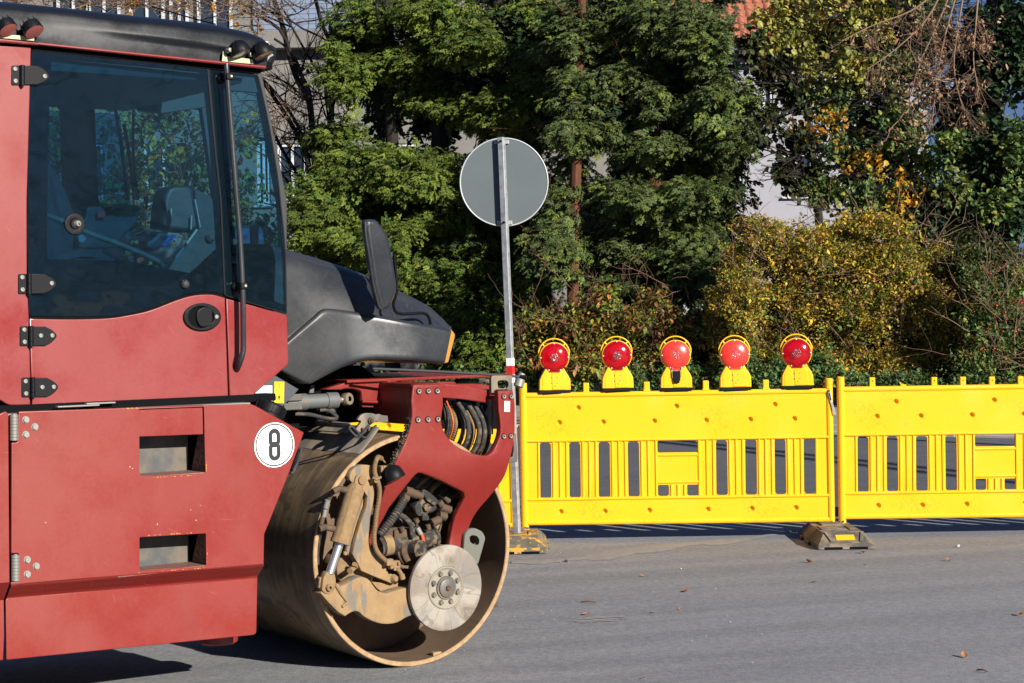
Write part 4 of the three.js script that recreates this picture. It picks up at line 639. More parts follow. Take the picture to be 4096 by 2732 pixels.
{ // ---- roof: moulded dark cover, its swelling sides rounding over to the top
  const fw = 1.30, top = [[A, -600, -35], [A, -300, -15], [A, 0, 10], [A, 350, 46], [A, 700, 84], [A, 1000, 118], [A, 1300, 150], [A, 1550, 177], [A, 1700, 195], [A, 1850, 230], [A, 1950, 252], [A, 2050, 290], [A, 2105, 325]];
  const bot = [[A, -600, 240], [A, -300, 272], [A, 0, 303], [A, 350, 338], [A, 700, 373], [A, 1000, 404], [A, 1300, 435], [A, 1550, 461], [A, 1700, 478], [A, 1850, 494], [A, 1950, 505], [A, 2050, 514], [A, 2085, 520]];
  const sect = top.map((t, i) => {
    const b = rl(bot[i][0](bot[i][1], bot[i][2]), WC + 0.005), u = rl(t[0](t[1], t[2]), WC - 0.10), x = b[0], h = u[1] - b[1], row = [], k = i / 12, swell = sstep(0.28, 0.5, k) * (1 - sstep(0.86, 1, k));
    const crease = mix(0.62, 0.40, clamp((k - 0.3) / 0.6));
    for (let j = 0; j <= 16; j++) {
      const v = j / 16; let y, z;
      if (v < 0.55) { const q = v / 0.55; y = b[1] + h * 0.68 * q; z = WC + 0.006 + 0.014 * swell * sstep(crease - 0.10, crease + 0.02, q) - 0.018 * q * q; }
      else { const a = (v - 0.55) / 0.45 * Math.PI / 2; y = b[1] + h * 0.68 + h * 0.36 * Math.sin(a); z = WC - 0.012 - 0.16 * (1 - Math.cos(a)) + 0.014 * swell * (1 - (v - 0.55) / 0.45); }
      row.push(V3(mix(x, u[0], v * 0.6), y, z));
    }
    const last = row[16]; row.push(V3(last.x, last.y + 0.012, -0.4), V3(last.x, last.y + 0.016, -0.7), V3(last.x, last.y + 0.012, -fw + 0.3));
    for (let j = 16; j >= 0; j -= 4) row.push(V3(row[j].x, row[j].y, -fw - (row[j].z - WC) + WC));
    return row;
  });
  const roofG = gridSurface(sect);
  // front lip: rounded lobe curling down ahead of the screen
  const lobe = [...loc(A, WC - 0.03, 2050, 300, 2115, 335, 2165, 365, 2176, 400, 2172, 440, 2155, 490, 2125, 530, 2090, 548, 2060, 545, 2040, 430)];
  const roof = part('cab_roof', [roofG, plate(curve2([...lobe, lobe[0]], 50), WC - 0.02, fw - 0.06, { bevel: 0.03, bs: 4 })], mats.roofPlastic, roller, 'dark grey moulded cab roof');
  part('roof_underside', [box(1.5, 0.03, fw - 0.02, rl(A(1000, 430), WC)[0] - 0.1, rl(A(1000, 430), WC)[1] - 0.0, WC - fw / 2)], mats.matt, roof);
  const r0 = rl(A(-600, 250), WC), gut = [...loc(A, WC + 0.02, -600, 240, 0, 300, 2085, 515, 2086, 540, 1900, 522, 300, 352, 290, 356, 0, 331, -600, 272)];
  part('roof_gutter', plate(gut, WC + 0.026, 0.028, { bevel: 0.008, bs: 3, r: 0.003 }), mats.redCab, roof, 'red gutter strip under the roof');
  part('gutter_shade_strip', plate(loc(A, WC - 0.012, -600, 268, 2075, 520, 2040, 575, 240, 405, -600, 320), WC - 0.014, 0.02, { bevel: 0 }), mats.matt, roof);  // black strip put in for the shade below the gutter
  const bd = (a) => curve2(a, 20); const bl = loc(A, WC - 0.012, 2110, 330, 2124, 365, 2118, 395, 2110, 400, 2114, 365, 2100, 332), b2 = loc(A, WC - 0.012, 2115, 425, 2140, 420, 2146, 435, 2120, 446, 2095, 480, 2084, 520, 2070, 520, 2082, 470, 2100, 440);
  part('roof_decal', [plate(bl, WC - 0.013, 0.012, { bevel: 0.001, r: 0.003 }), plate(b2, WC - 0.013, 0.012, { bevel: 0.001, r: 0.004 })], mats.pale, roof);
  part('aerial', tube([r3(A(1190, 50), -0.5), r3(A(1420, 118), -0.35), r3(A(1690, 190), -0.2)], 0.003, { m: 6 }), mats.black, roof);
}
// work lamps: dark half domes with cooling slots, looking down
function workLamp(F, cx, cy, rPx, w, parent, tilt, yaw, lensMat, spiky) {
  const c = r3(F(cx, cy), w), e = r3(F(cx + rPx, cy), w), r = e.x - c.x, dir = V3(yaw, -Math.cos(tilt), Math.sin(tilt)).normalize();
  const prof = spiky ? [[r * 0.98, 0], [r, -r * 0.06], [r * 0.95, -r * 0.85], [r * 0.8, -r * 1.0], [0.0, -r * 1.0]] : [[r * 0.97, 0], [r, -r * 0.08], [r * 0.96, -r * 0.5], [r * 0.82, -r * 0.95], [r * 0.5, -r * 1.22], [0, -r * 1.3]];
  const b = part('work_lamp', lathe(prof, c, dir, 28), mats.black, parent), qd = turned(dir), fins = [], slots = [];
  if (spiky) for (let i = 0; i < 9; i++) { const a = i / 9 * 6.283, g = new THREE.ConeGeometry(r * 0.09, r * 0.5, 4); g.translate(0, 0, 0); g.rotateX(Math.PI); const p = V3(Math.cos(a) * r * 0.85, -r * 1.12, Math.sin(a) * r * 0.85); g.translate(p.x, p.y, p.z); g.applyQuaternion(qd); g.translate(c.x, c.y, c.z); fins.push(g); }
  else for (const o of [-0.34, 0, 0.34]) { const pts = []; for (let i = 0; i <= 6; i++) { const a = mix(0.35, 1.5, i / 6); pts.push(V3(o * r, -r * 0.06 - r * 1.2 * Math.sin(a), r * 0.985 * Math.cos(a * 0.98) + r * 0.02).applyQuaternion(qd).add(c)); } slots.push(tube(pts, r * 0.085, { m: 6, n: 12 })); }
  if (fins.length) part('cooling_fin', fins, mats.black, parent); if (slots.length) part('cooling_slot', slots, mats.matt, parent);
  part('lamp_lens', lathe([[0, 0.003], [r * 0.5, 0.0025], [r * 0.93, 0.0005]], c, dir, 28), lensMat, parent);
  part('lamp_bulb', lathe([[0, -0.01], [r * 0.4, -0.004], [r * 0.9, -0.001]], c.clone().addScaledVector(dir, -0.001), dir, 12), mats.zinc, parent);
}
{
  const lensRed = std([0.32, 0.10, 0.085], 0.25), lensGlass = std([0.20, 0.19, 0.165], 0.2);
  const fb = part('lamp_bracket', [plate([...loc(J, WC + 0.03, 150, 960, 165, 800, 200, 830, 230, 880, 640, 930, 640, 1004)], WC + 0.03, 0.004, { bevel: 0.001 })], mats.cream, roller, 'pale green lamp bracket at the front of the roof');
  workLamp(J, 455, 845, 150, WC + 0.065, fb, 0.3, 0.34, lensGlass); workLamp(J, 810, 875, 152, WC + 0.065, fb, 0.3, 0.34, lensGlass);
  part('knob', [lathe([[0, 0.02], [0.008, 0.018], [0.011, 0.008], [0.011, -0.01]], r3(J(250, 790), WC + 0.05)), lathe([[0, 0.01], [0.01, 0.008], [0.01, -0.01]], r3(J(610, 855), WC + 0.04))], mats.steel, fb);
  const rb = part('lamp_bracket', [plate(loc(A, WC + 0.03, -80, 262, 270, 285, 268, 320, -80, 290), WC + 0.03, 0.004, { bevel: 0.001 })], mats.cream, roller, 'mossy pale lamp bracket at the left edge');
  workLamp(A, 66, 236, 76, WC + 0.065, rb, 0.6, 0.28, lensRed, true); workLamp(A, 268, 250, 78, WC + 0.065, rb, 0.6, 0.28, lensRed, true);
}
{ // ---- inside the cab: far side, seat, consoles, grab bar, as seen through the tinted glass
  const wf = -1.28, cab = new THREE.Group(); cab.name = 'cab_interior'; roller.add(cab);
  const yb = 1.2, yt = 2.55, xr = -1.74;
  const fo = [[-2.3, 1.19], [-2.3, 2.6], ...loc(A, wf, 2050, 560), ...loc(B, wf, 2250, 0, 2250, 500), [-0.62, 1.19]];
  const wv = (F, ...a) => loc(F, wf, ...a);
  const holeA = wv(A, 380, 745, 494, 760, 520, 1440, 370, 1400).concat(), holeB = [...wv(A, 735, 842, 1020, 800, 1590, 850), ...wv(A, 1690, 1567), ...wv(B, 1740, 420, 1240, 560, 800, 500), ...wv(A, 768, 1567)];
  const holeC = [...wv(A, 1800, 700, 2040, 720), ...wv(B, 2195, 0, 2222, 420, 1790, 300)];
  part('far_frame', plate(fo, wf, 0.04, { holes: [holeB, holeC, [...wv(A, 372, 740, 492, 752, 524, 1567), ...wv(B, 500, 330, 240, 330), ...wv(A, 240, 900)]], bevel: 0.004 }), mats.consoleGrey, cab);
  part('far_pane', plate([[-2.2, 1.25], [-2.2, 2.5], [-0.75, 2.5], [-0.62, 1.25]], wf - 0.05, 0.005, { bevel: 0 }), mats.glass, cab);
  part('cab_floor', [box(1.4, 0.03, 1.2, -1.35, 1.20, wf / 2), box(0.03, 1.3, 1.2, -2.35, 1.9, wf / 2)], mats.matt, cab);
  part('headliner', [box(1.5, 0.05, 1.15, -1.5, 2.53, wf / 2 - 0.03), plate([...wv(A, 735, 760, 1590, 800, 1590, 850, 1200, 905, 1030, 880, 1025, 800, 740, 842)], wf + 0.1, 0.04)], mats.consoleGrey, cab);
  const ww = -0.55, q = (...a) => loc(I, ww, ...a);
  part('seat_back', plate(curve2(q(150, 60, 235, 110, 300, 210, 370, 360, 420, 480, 445, 580, 450, 760, 420, 940, 150, 940), 30), ww, 0.42, { bevel: 0.04, bs: 4 }), mats.fabric, cab);
  part('seat_cushion', plate(curve2(q(150, 900, 300, 870, 480, 842, 620, 855, 710, 900, 750, 945, 740, 1000, 150, 1000), 30), ww + 0.02, 0.46, { bevel: 0.035, bs: 4 }), mats.fabric, cab);
  const cn = part('console', [plate(q(540, 590, 610, 585, 625, 470, 720, 465, 780, 490, 890, 465, 1000, 468, 1055, 500, 1070, 560, 1070, 600, 1000, 670, 930, 740, 860, 830, 560, 830, 530, 700), ww - 0.12, 0.3, { r: 0.02, bevel: 0.008 })], mats.consoleGrey, cab);
  part('steering_pad', [plate(q(760, 485, 880, 458, 1010, 465, 1060, 490, 1040, 518, 900, 515), ww - 0.06, 0.18, { r: 0.02, bevel: 0.012 })], mats.black, cab);
  part('joystick', [tube([r3(I(1040, 500), ww - 0.1), r3(I(1038, 455), ww - 0.1)], 0.006), lathe([[0, 0.035], [0.010, 0.032], [0.012, 0.015], [0.007, 0]], r3(I(1038, 460), ww - 0.1), UPV, 16)], mats.black, cab);
  part('red_switch', box(0.035, 0.026, 0.02, ...q(730, 545)[0], ww - 0.1, 0.004), std([0.55, 0.02, 0.03], 0.4), cab);
  part('levers', [tube([r3(A(900, 825), ww - 0.4), r3(A(950, 1150), ww - 0.4), r3(A(1000, 1567), ww - 0.4)], 0.008), tube([r3(A(970, 970), ww - 0.5), r3(A(1010, 1200), ww - 0.5), r3(B(1060, 0), ww - 0.5)], 0.009), tube([r3(A(1045, 890), ww - 0.5), r3(A(1045, 1200), ww - 0.5), r3(B(1080, 0), ww - 0.5)], 0.007)], mats.black, cab);
  part('second_backrest', plate(curve2(loc(I, -0.9, 1165, 660, 1180, 500, 1200, 380, 1250, 312, 1350, 300, 1420, 312, 1450, 380, 1480, 560, 1496, 660, 1420, 700, 1300, 690), 30), -0.9, 0.14, { bevel: 0.02, bs: 3 }), mats.consoleGrey, cab);
  part('pale_trim', [tube([r3(I(1250, 500), -0.88), r3(I(1242, 640), -0.88)], 0.005), tube([r3(I(1424, 560), -0.88), r3(I(1418, 680), -0.88)], 0.004), tube([r3(I(1452, 420), -0.88), r3(I(1497, 660), -0.88)], 0.004), tube([r3(I(1470, 680), -0.8), r3(I(1285, 930), -0.8)], 0.006)], mats.pale, cab);
  part('inner_panel', [plate(loc(I, -1.22, 1450, 330, 1600, 400, 1640, 800, 1640, 1080, 1200, 1080, 1300, 900, 1490, 680), -1.22, 0.03, { r: 0.02 }), plate(loc(I, -1.22, 485, 360, 625, 370, 640, 600, 485, 600), -1.22, 0.03, { r: 0.01 })], mats.fabric, cab);
  for (const [x, y] of [[552, 484], [1592, 745]]) part('round_vent', lathe([[0, 0.012], [0.014, 0.01], [0.018, 0.004], [0.024, 0]], r3(I(x, y), -1.2), V3(0, 0, 1), 24), mats.rubber, cab);
  part('blue_bag', plate(loc(I, -0.8, 1165, 825, 1235, 725, 1305, 727, 1215, 830), -0.8, 0.05, { r: 0.01, bevel: 0.008 }), mats.blue, cab);
  part('bag', [plate(loc(I, -0.82, 1085, 760, 1150, 690, 1240, 700, 1160, 860, 1040, 850, 1040, 780), -0.82, 0.1, { r: 0.02, bevel: 0.02 })], mats.consoleGrey, cab);
  part('armrest', plate(loc(I, -0.5, 455, 735, 500, 720, 527, 755, 520, 775, 490, 800, 460, 790), -0.5, 0.06, { r: 0.008, bevel: 0.006 }), mats.pale, cab);
  part('grab_bar', tube([r3(I(150, 545), -0.13), r3(I(330, 612), -0.13), r3(I(520, 700), -0.13), r3(I(830, 815), -0.13), r3(I(1080, 925), -0.13), r3(I(1150, 965), -0.13), r3(I(1192, 1010), -0.10)], 0.0115, { n: 40 }), mats.plateGrey, cab);
  // mirror on the far side, looking back
  const mm = plate(loc(B, -1.45, 1840, 205, 1990, 190, 2040, 200, 2064, 230, 2074, 330, 2070, 420, 1840, 420), 0, 0.03, { r: 0.02, bevel: 0.006 }), mg = plate(loc(B, -1.45, 1845, 212, 1990, 197, 2035, 206, 2058, 232, 2067, 330, 2064, 415, 1845, 415), 0.002, 0.003, { r: 0.018, bevel: 0 });
  mm.translate(0, 0, -1.45); mg.translate(0, 0, -1.45);
  part('far_mirror', mm, mats.black, roller); part('far_mirror_glass', mg, std([0.55, 0.8, 0.85], 0.03, 1), roller);
}
{ // ---- engine hood
  const wh = -0.16;
  const low = loc(E, wh, 200, 1190, 292, 1130, 560, 905, 600, 868, 650, 848, 750, 856, 860, 874, 1040, 906, 1300, 960, 1558, 1012, 1500, 1284, 1300, 1262, 1010, 1255, 930, 1262, 850, 1280, 740, 1322, 600, 1392, 515, 1438, 480, 1445, 440, 1430, 200, 1310);
  // lower side panel: flares out a little towards the nose, leans in at the top, edges rolled over
  const poly = (pts, x) => { for (let k = 0; k < pts.length - 1; k++) if (x <= pts[k + 1][0] || k === pts.length - 2) return mix(pts[k][1], pts[k + 1][1], clamp((x - pts[k][0]) / (pts[k + 1][0] - pts[k][0]))); };
  const topL = [[150, 1245], [292, 1130], [430, 1010], [560, 902], [600, 866], [640, 848], [700, 850], [860, 873], [1040, 905], [1300, 960], [1560, 1013]], botL = [[150, 1285], [200, 1310], [430, 1428], [465, 1442], [485, 1445], [520, 1436], [600, 1392], [740, 1322], [850, 1281], [930, 1263], [1010, 1256], [1300, 1263], [1500, 1285]];
  const xa = rl(E(1080, 1010), wh)[0], panelRows = [], nr = 16;
  for (let r = -2; r <= nr + 2; r++) { const row = []; for (let k = 0; k <= 80; k++) {
    const t = k / 80, v = clamp(r / nr), xt = mix(160, 1560, t), xb = mix(150, 1500, t), T0 = rl(E(xt, poly(topL, xt)), wh), B0_ = rl(E(xb, poly(botL, xb)), wh), h = T0[1] - B0_[1], e = 0.012;
    let y = mix(B0_[1] + e * 0.6, T0[1] - e * 0.6, v), z = wh + 0.055 * (sstep(xa - 0.2, xa + 0.17, mix(B0_[0], T0[0], v)) - 0.5) - 0.07 * (y - 1.34);
    if (r === -2 || r === nr + 2) { y += r < 0 ? -e * 0.45 : e * 0.45; z -= 0.07; } else if (r === -1 || r === nr + 1) { y += r < 0 ? -e * 0.55 : e * 0.55; z -= 0.012; } else if (r === 0 || r === nr) { z -= 0.002; }
    row.push(V3(mix(B0_[0], T0[0], v), y, z));
  } panelRows.push(row); }
  const panel = gridSurface(panelRows);
  // upper body: rises from behind that panel, leans in and rounds over to the top
  const ridge = [[150, 350], [275, 386], [500, 450], [760, 535], [950, 606], [1170, 716], [1300, 778], [1400, 832], [1500, 920], [1562, 985]];
  const base = [[150, 1300], [275, 1250], [500, 1050], [760, 940], [950, 950], [1170, 990], [1300, 1020], [1400, 1060], [1500, 1090], [1562, 1110]];
  const rows = ridge.map((t, i) => {
    const b = rl(E(...base[i]), wh - 0.06), k = i / (ridge.length - 1), wt = mix(-0.36, -0.34, k), u = rl(E(...t), wt), row = [], lean = mix(0.03, 0.10, k);
    for (let j = 0; j <= 18; j++) {
      const v = j / 18; let y, z; const h = u[1] - b[1];
      if (v < 0.6) { const q = v / 0.6; y = b[1] + h * 0.72 * q; z = wh - 0.06 - lean * q * q; } else { const a = (v - 0.6) / 0.4 * Math.PI / 2; y = b[1] + h * 0.72 + h * 0.28 * Math.sin(a); z = wh - 0.06 - lean - (Math.abs(wt - wh + 0.06) - lean) * (1 - Math.cos(a)); }
      row.push(V3(mix(b[0], u[0], v), y, z));
    }
    const e = row[18]; row.push(V3(e.x, e.y + 0.012, -0.5), V3(e.x, e.y + 0.015, -0.65), V3(e.x, e.y + 0.01, -0.85), V3(e.x, e.y - 0.1, -1.15), V3(row[0].x, row[0].y - 0.1, -1.2));
    return row;
  });
  const body = gridSurface(rows), last = rows[rows.length - 1];
  const nose = gridSurface([last, last.map((p) => V3(p.x + 0.01, p.y - 0.004, p.z)), last.map((p) => V3(Math.min(p.x + 0.02, p.x + 0.02), mix(p.y, last[0].y - 0.15, 0.25), p.z))]);
  const hood = part('hood', [panel, body, nose, plate(low, -0.27, 0.8, { bevel: 0 })], mats.plastic, roller, 'dark grey sloping hood with scuffed sides');
  const am = loc(E, wh - 0.01, 1562, 1010, 1582, 1020, 1606, 1052, 1603, 1080, 1553, 1272, 1505, 1286);
  part('nose_marker', plate(am, wh - 0.006, 0.09, { r: [0, 0.01, 0.01, 0.01, 0.004, 0], bevel: 0.006 }), mats.amber, hood, 'amber strip across the nose');
  // rear-view mirror on a bent arm
  const wm = -0.06, mo = loc(E, wm, 905, 185, 918, 155, 945, 149, 990, 153, 1022, 182, 1085, 268, 1112, 380, 1140, 540, 1158, 660, 1156, 715, 1138, 770, 1110, 830, 1075, 855, 1048, 862, 1030, 850, 1014, 825, 990, 740, 972, 660, 945, 470, 920, 300);
  const mp_ = curve2([...mo, mo[0]], 70);
  const mir = part('mirror', [plate(mp_, wm, 0.05, { bevel: 0.02, bs: 5, crease: 1.2 }), tube(loc(E, wm, 912, 170, 920, 290, 950, 470, 978, 660, 1000, 750, 1024, 835, 1048, 856).map(([x, y]) => V3(x, y, wm - 0.012)), 0.008, { m: 8, n: 40 })], mats.plastic, roller, 'dark grey rear-view mirror shell');
  part('mirror_arm', tube([...[[1128, 425], [1140, 540], [1152, 690], [1140, 760], [1126, 800], [1128, 845], [1150, 882], [1200, 893], [1270, 890], [1345, 886], [1385, 898], [1405, 930], [1414, 972]].map(([x, y], i) => r3(E(x, y), mix(wm - 0.03, wh - 0.03, i / 12)))], 0.0068, { n: 90, m: 10 }), mats.black, mir);
  part('arm_clamp', [box(0.014, 0.024, 0.02, ...loc(E, wm, 1126, 432)[0], wm - 0.03, 0.003), box(0.01, 0.03, 0.018, ...loc(E, wm, 1134, 490)[0], wm - 0.03, 0.003)], mats.rubber, mir);
}
{ // ---- what stands between cab and drum: dark panel with stickers, filler cap, steering cylinder
  const wp = -0.13, dp = loc(G, wp, 180, 120, 350, 180, 655, 358, 590, 440, 440, 590, 180, 590);
  const pn = part('inner_plate', plate(dp, wp, 0.02, { bevel: 0.003 }), std([0.04, 0.045, 0.055], 0.6), roller);
  const sticker = (F, w, pts, W_, H_, draw, name, label) => { const cv = document.createElement('canvas'); cv.width = W_; cv.height = H_; draw(cv.getContext('2d')); const t = new THREE.CanvasTexture(cv); t.colorSpace = THREE.SRGBColorSpace; const [a, b, c, d] = pts.map((p) => r3(F(...p), w)); const g = new THREE.BufferGeometry(); g.setAttribute('position', new THREE.Float32BufferAttribute([d, c, b, d, b, a].flatMap((v) => [v.x, v.y, v.z]), 3)); g.setAttribute('uv', new THREE.Float32BufferAttribute([0, 0, 1, 0, 1, 1, 0, 0, 1, 1, 0, 1], 2)); g.computeVertexNormals(); const m = new THREE.Mesh(g, new THREE.MeshStandardMaterial({ map: t, roughness: 0.5 })); m.name = name; m.userData.label = label; return m; };
  pn.add(sticker(G, wp + 0.0012, [[328, 255], [462, 258], [456, 548], [322, 543]], 200, 430, (g) => {
    g.fillStyle = '#f0c400'; g.fillRect(0, 0, 200, 430); g.strokeStyle = g.fillStyle = '#16140c'; g.lineWidth = 3; g.strokeRect(5, 5, 190, 420); g.beginPath(); g.moveTo(4, 210); g.lineTo(196, 210); g.stroke();
    g.lineWidth = 9; g.lineJoin = 'round'; g.beginPath(); g.moveTo(100, 46); g.lineTo(166, 176); g.lineTo(34, 176); g.closePath(); g.stroke(); g.beginPath(); g.moveTo(91, 86); g.lineTo(109, 86); g.lineTo(104, 138); g.lineTo(96, 138); g.fill(); g.beginPath(); g.arc(100, 155, 8, 0, 7); g.fill();
    g.beginPath(); g.arc(100, 262, 13, 0, 7); g.fill(); g.beginPath(); g.moveTo(84, 282); g.lineTo(116, 282); g.lineTo(126, 330); g.lineTo(118, 334); g.lineTo(112, 312); g.lineTo(112, 332); g.lineTo(124, 380); g.lineTo(112, 380); g.lineTo(100, 340); g.lineTo(88, 380); g.lineTo(76, 380); g.lineTo(88, 332); g.lineTo(88, 312); g.lineTo(82, 334); g.lineTo(74, 330); g.fill();
    g.lineWidth = 5; for (const s of [-1, 1]) { for (let k = 0; k < 3; k++) { g.beginPath(); g.moveTo(100 + s * 40, 306 + k * 20); g.lineTo(100 + s * 66, 296 + k * 20); g.stroke(); } g.strokeRect(100 + (s < 0 ? -66 : 40), 296, 26, 66); g.beginPath(); g.moveTo(100 + s * 72, 328); g.lineTo(100 + s * 92, 328); g.moveTo(100 + s * 78, 320); g.lineTo(100 + s * 72, 328); g.lineTo(100 + s * 78, 336); g.stroke(); }
  }, 'warning_sticker', 'yellow sticker with a warning triangle and a figure between jaws'));
  pn.add(sticker(G, wp + 0.0012, [[60, 312], [300, 308], [302, 520], [60, 520]], 240, 210, (g) => { g.fillStyle = '#c9d3de'; g.fillRect(0, 0, 240, 210); g.strokeStyle = '#7d8794'; g.lineWidth = 2; for (let k = 0; k < 7; k++) { g.strokeRect(4, 6 + k * 29, 134, 27); g.strokeRect(142, 6 + k * 29, 94, 27); g.strokeStyle = '#6f7f9c'; for (let q = 0; q < 2; q++) { g.beginPath(); g.moveTo(150, 15 + k * 29 + q * 9); g.lineTo(150 + 70 * (0.5 + 0.5 * rnd()), 15 + k * 29 + q * 9); g.stroke(); } } }, 'table_sticker', 'pale sticker with a ruled table'));
  { const a = r3(G(248, 668), -0.03), ax = V3(0.42, 0.9, 0.05).normalize(); part('filler_cap', [lathe([[0, 0.042], [0.055, 0.042], [0.062, 0.039], [0.066, 0.033], [0.066, 0.0], [0.072, -0.004], [0.072, -0.03]], a, ax, 40), ...[...Array(10)].map((_, i) => { const g = new THREE.BoxGeometry(0.006, 0.03, 0.006); g.translate(0.0665, 0.017, 0); g.rotateY(i * 0.628); g.applyQuaternion(turned(ax)); g.translate(a.x, a.y, a.z); return g; })], mats.black, roller, 'black ribbed filler cap'); }
  // grey steering cylinder with rod and eye
  const w = -0.34, p = (x, y) => r3(G(x, y), w), cyl = mats.plateGrey, greyCyl = std([0.10, 0.105, 0.105], 0.6, 0.1);
  const st = part('steering_cylinder', [rod(p(600, 536), p(745, 528), 0.0375, 0.0375, 28), rod(p(700, 531), p(1060, 511), 0.0325, 0.0325, 28), rod(p(1015, 512), p(1160, 505), 0.0365, 0.0365, 28), rod(p(470, 545), p(610, 536), 0.03, 0.035, 24)], greyCyl, roller, 'grey steering cylinder');
  part('piston_rod', rod(p(1150, 505), p(1275, 498), 0.0135, 0.0135, 20), mats.chrome, st);
  part('rod_eye', [lathe([[0.012, 0.018], [0.026, 0.018], [0.028, 0.014], [0.028, -0.014], [0.026, -0.018], [0.012, -0.018]], p(1300, 492), V3(0.35, 0.1, 1), 28), rod(p(1240, 500), p(1290, 494), 0.02, 0.022)], mats.plateGrey, st);
  parts('trunnion', [box(0.09, 0.03, 0.05, ...loc(G, w + 0.02, 545, 470)[0], w + 0.02, 0.004), box(0.09, 0.03, 0.05, ...loc(G, w + 0.02, 545, 590)[0], w + 0.02, 0.004)], mats.plateGrey, st);
  part('hose', [tube([p(930, 640), p(1030, 640), p(1110, 680), p(1170, 735), p(1130, 760), p(1000, 745), p(800, 700), p(600, 690)], 0.009), tube([p(1060, 625), p(1110, 640), p(1130, 665)], 0.008)], mats.dirtyRubber, st);
  part('nipple', [rod(p(530, 610), p(532, 650), 0.006), lathe([[0, 0.004], [0.006, 0.003], [0.006, 0]], p(684, 520).setZ(w + 0.036)), lathe([[0, 0.004], [0.007, 0.003], [0.007, 0]], p(1157, 495).setZ(w + 0.035))], mats.clayPlain, st);
  part('dark_bulkhead', [plate(loc(G, -0.5, 100, 100, 1500, 40, 1700, 200, 1520, 800, 1000, 830, 600, 900, 100, 900), -0.5, 0.03)], mats.matt, roller);
  part('dark_bulkhead', plate(loc(G, -0.75, 1380, 560, 1720, 560, 1720, 768, 1380, 768), -0.75, 0.03), mats.matt, roller);
  part('bulkhead_bracket', plate(loc(G, -0.42, 815, 310, 870, 300, 860, 410, 800, 412), -0.42, 0.02, { bevel: 0.003 }), mats.plateGrey, roller);
}
{ // ---- yoke: red front frame above the drum
  const wb = -0.30, pt = (x, y, w = wb) => r3(G(x, y), w);
  const face = plate(loc(G, wb, 1000, 362, 1430, 226, 1525, 232, 2200, 300, 2200, 470, 2130, 548, 1505, 520, 1500, 385, 1380, 350, 1290, 350, 1220, 368), wb, 0.05, { bevel: 0.006, r: [0, 0.02, 0.01, 0, 0, 0, 0, 0.015, 0.02, 0.02, 0, 0] });
  const A1 = pt(1430, 224), A2 = pt(1535, 232), A3 = pt(2200, 298);
  const fr = part('front_frame', [face, box(0.86, 0.014, 0.7, A2.x + 0.33, A2.y - 0.004, wb - 0.33, 0.004), plate(loc(G, wb - 0.02, 1500, 540, 2130, 560, 2080, 640, 1880, 640, 1890, 690, 1800, 690, 1770, 610, 1510, 600), wb - 0.02, 0.03, { bevel: 0.004 })], mats.redFork, roller, 'red front frame over the drum');
  part('weld_lip', rod(pt(1505, 522, wb + 0.004), pt(2125, 550, wb + 0.004), 0.008, 0.008, 10), mats.redFork, fr);
  { const g = new THREE.RingGeometry(0.02, 0.032, 24); g.rotateX(-Math.PI / 2); const c = r3(G(1870, 252), wb - 0.12); g.translate(c.x, A2.y + 0.0045, c.z); part('deck_hole', [g, new THREE.CircleGeometry(0.021, 20).rotateX(-Math.PI / 2).translate(c.x, A2.y + 0.0048, c.z)], mats.redFork, fr); }
  // flange tying the yoke to the fork
  const bx = rl(D(768, 165), 0), yT = bx[1];
  part('side_flange', [box(0.05, 0.17, 0.36, bx[0] + 0.035, yT - 0.09, -0.17, 0.004), box(0.16, 0.02, 0.34, bx[0] + 0.09, yT - 0.006, -0.17, 0.003)], mats.redFork, fr);
  const bar = loc(D, -0.035, 900, 160, 1010, 166, 1060, 178, 1105, 190, 1138, 184, 1170, 200, 1170, 258, 1110, 248, 1000, 232, 895, 224);
  part('cross_bar', plate(bar, -0.035, 0.04, { bevel: 0.005, r: 0.006 }), mats.redFork, fr);
  const far = loc(D, -0.9, 790, 150, 960, 148, 1100, 165, 1130, 190, 1100, 210, 800, 200); part('far_bar', plate(far, -0.85, 0.05, { bevel: 0.005 }), mats.redFork, fr);
  { const a = r3(H(790, 215), -0.5), b = r3(H(1180, 210), -0.5); part('roof_tools', [rod(a, b, 0.012, 0.012, 12), box(0.05, 0.012, 0.05, ...loc(H, -0.5, 840, 212)[0], -0.5, 0.003), box(0.05, 0.01, 0.05, ...loc(H, -0.5, 1130, 222)[0], -0.5, 0.003)], mats.dirtyBlack, fr); }
  // fork plate, its legs bending inwards to the hub
  const wf = (y) => mix(-0.055, 0.055, sstep(0.52, 0.92, y));
  const tr = (F, x, y) => { let w = 0.02, p; for (let k = 0; k < 8; k++) { p = rl(F(x, y), w); w = wf(p[1]); } return p; };
  const T = (...a) => { const o = []; for (let i = 0; i < a.length; i += 2) o.push(tr(D, a[i], a[i + 1])); return o; };
  const outline = [...T(768, 168, 775, 163, 900, 160, 908, 168, 911, 262), ...curve2(T(911, 262, 903, 315, 904, 350, 916, 385, 945, 428, 990, 462, 1050, 487, 1100, 497, 1128, 492, 1148, 470), 26).slice(1), ...curve2(T(1148, 470, 1168, 430, 1180, 385, 1178, 330, 1172, 290), 10).slice(1), ...T(1168, 192, 1240, 190, 1249, 260, 1249, 385), ...curve2(T(1249, 385, 1240, 450, 1222, 530, 1200, 595, 1160, 655, 1110, 715), 14).slice(1), ...curve2(T(1110, 715, 1075, 755, 1045, 805, 1020, 880, 1000, 960), 10).slice(1), ...T(930, 960, 945, 880, 965, 790, 1012, 695, 1008, 672, 990, 662, 905, 618, 812, 580, 795, 578, 778, 590), ...T(735, 642, 655, 745, 600, 850, 560, 960, 520, 960), ...curve2(T(560, 900, 600, 780, 625, 690, 655, 600, 695, 510, 735, 425, 757, 355, 764, 300, 760, 240), 22)];
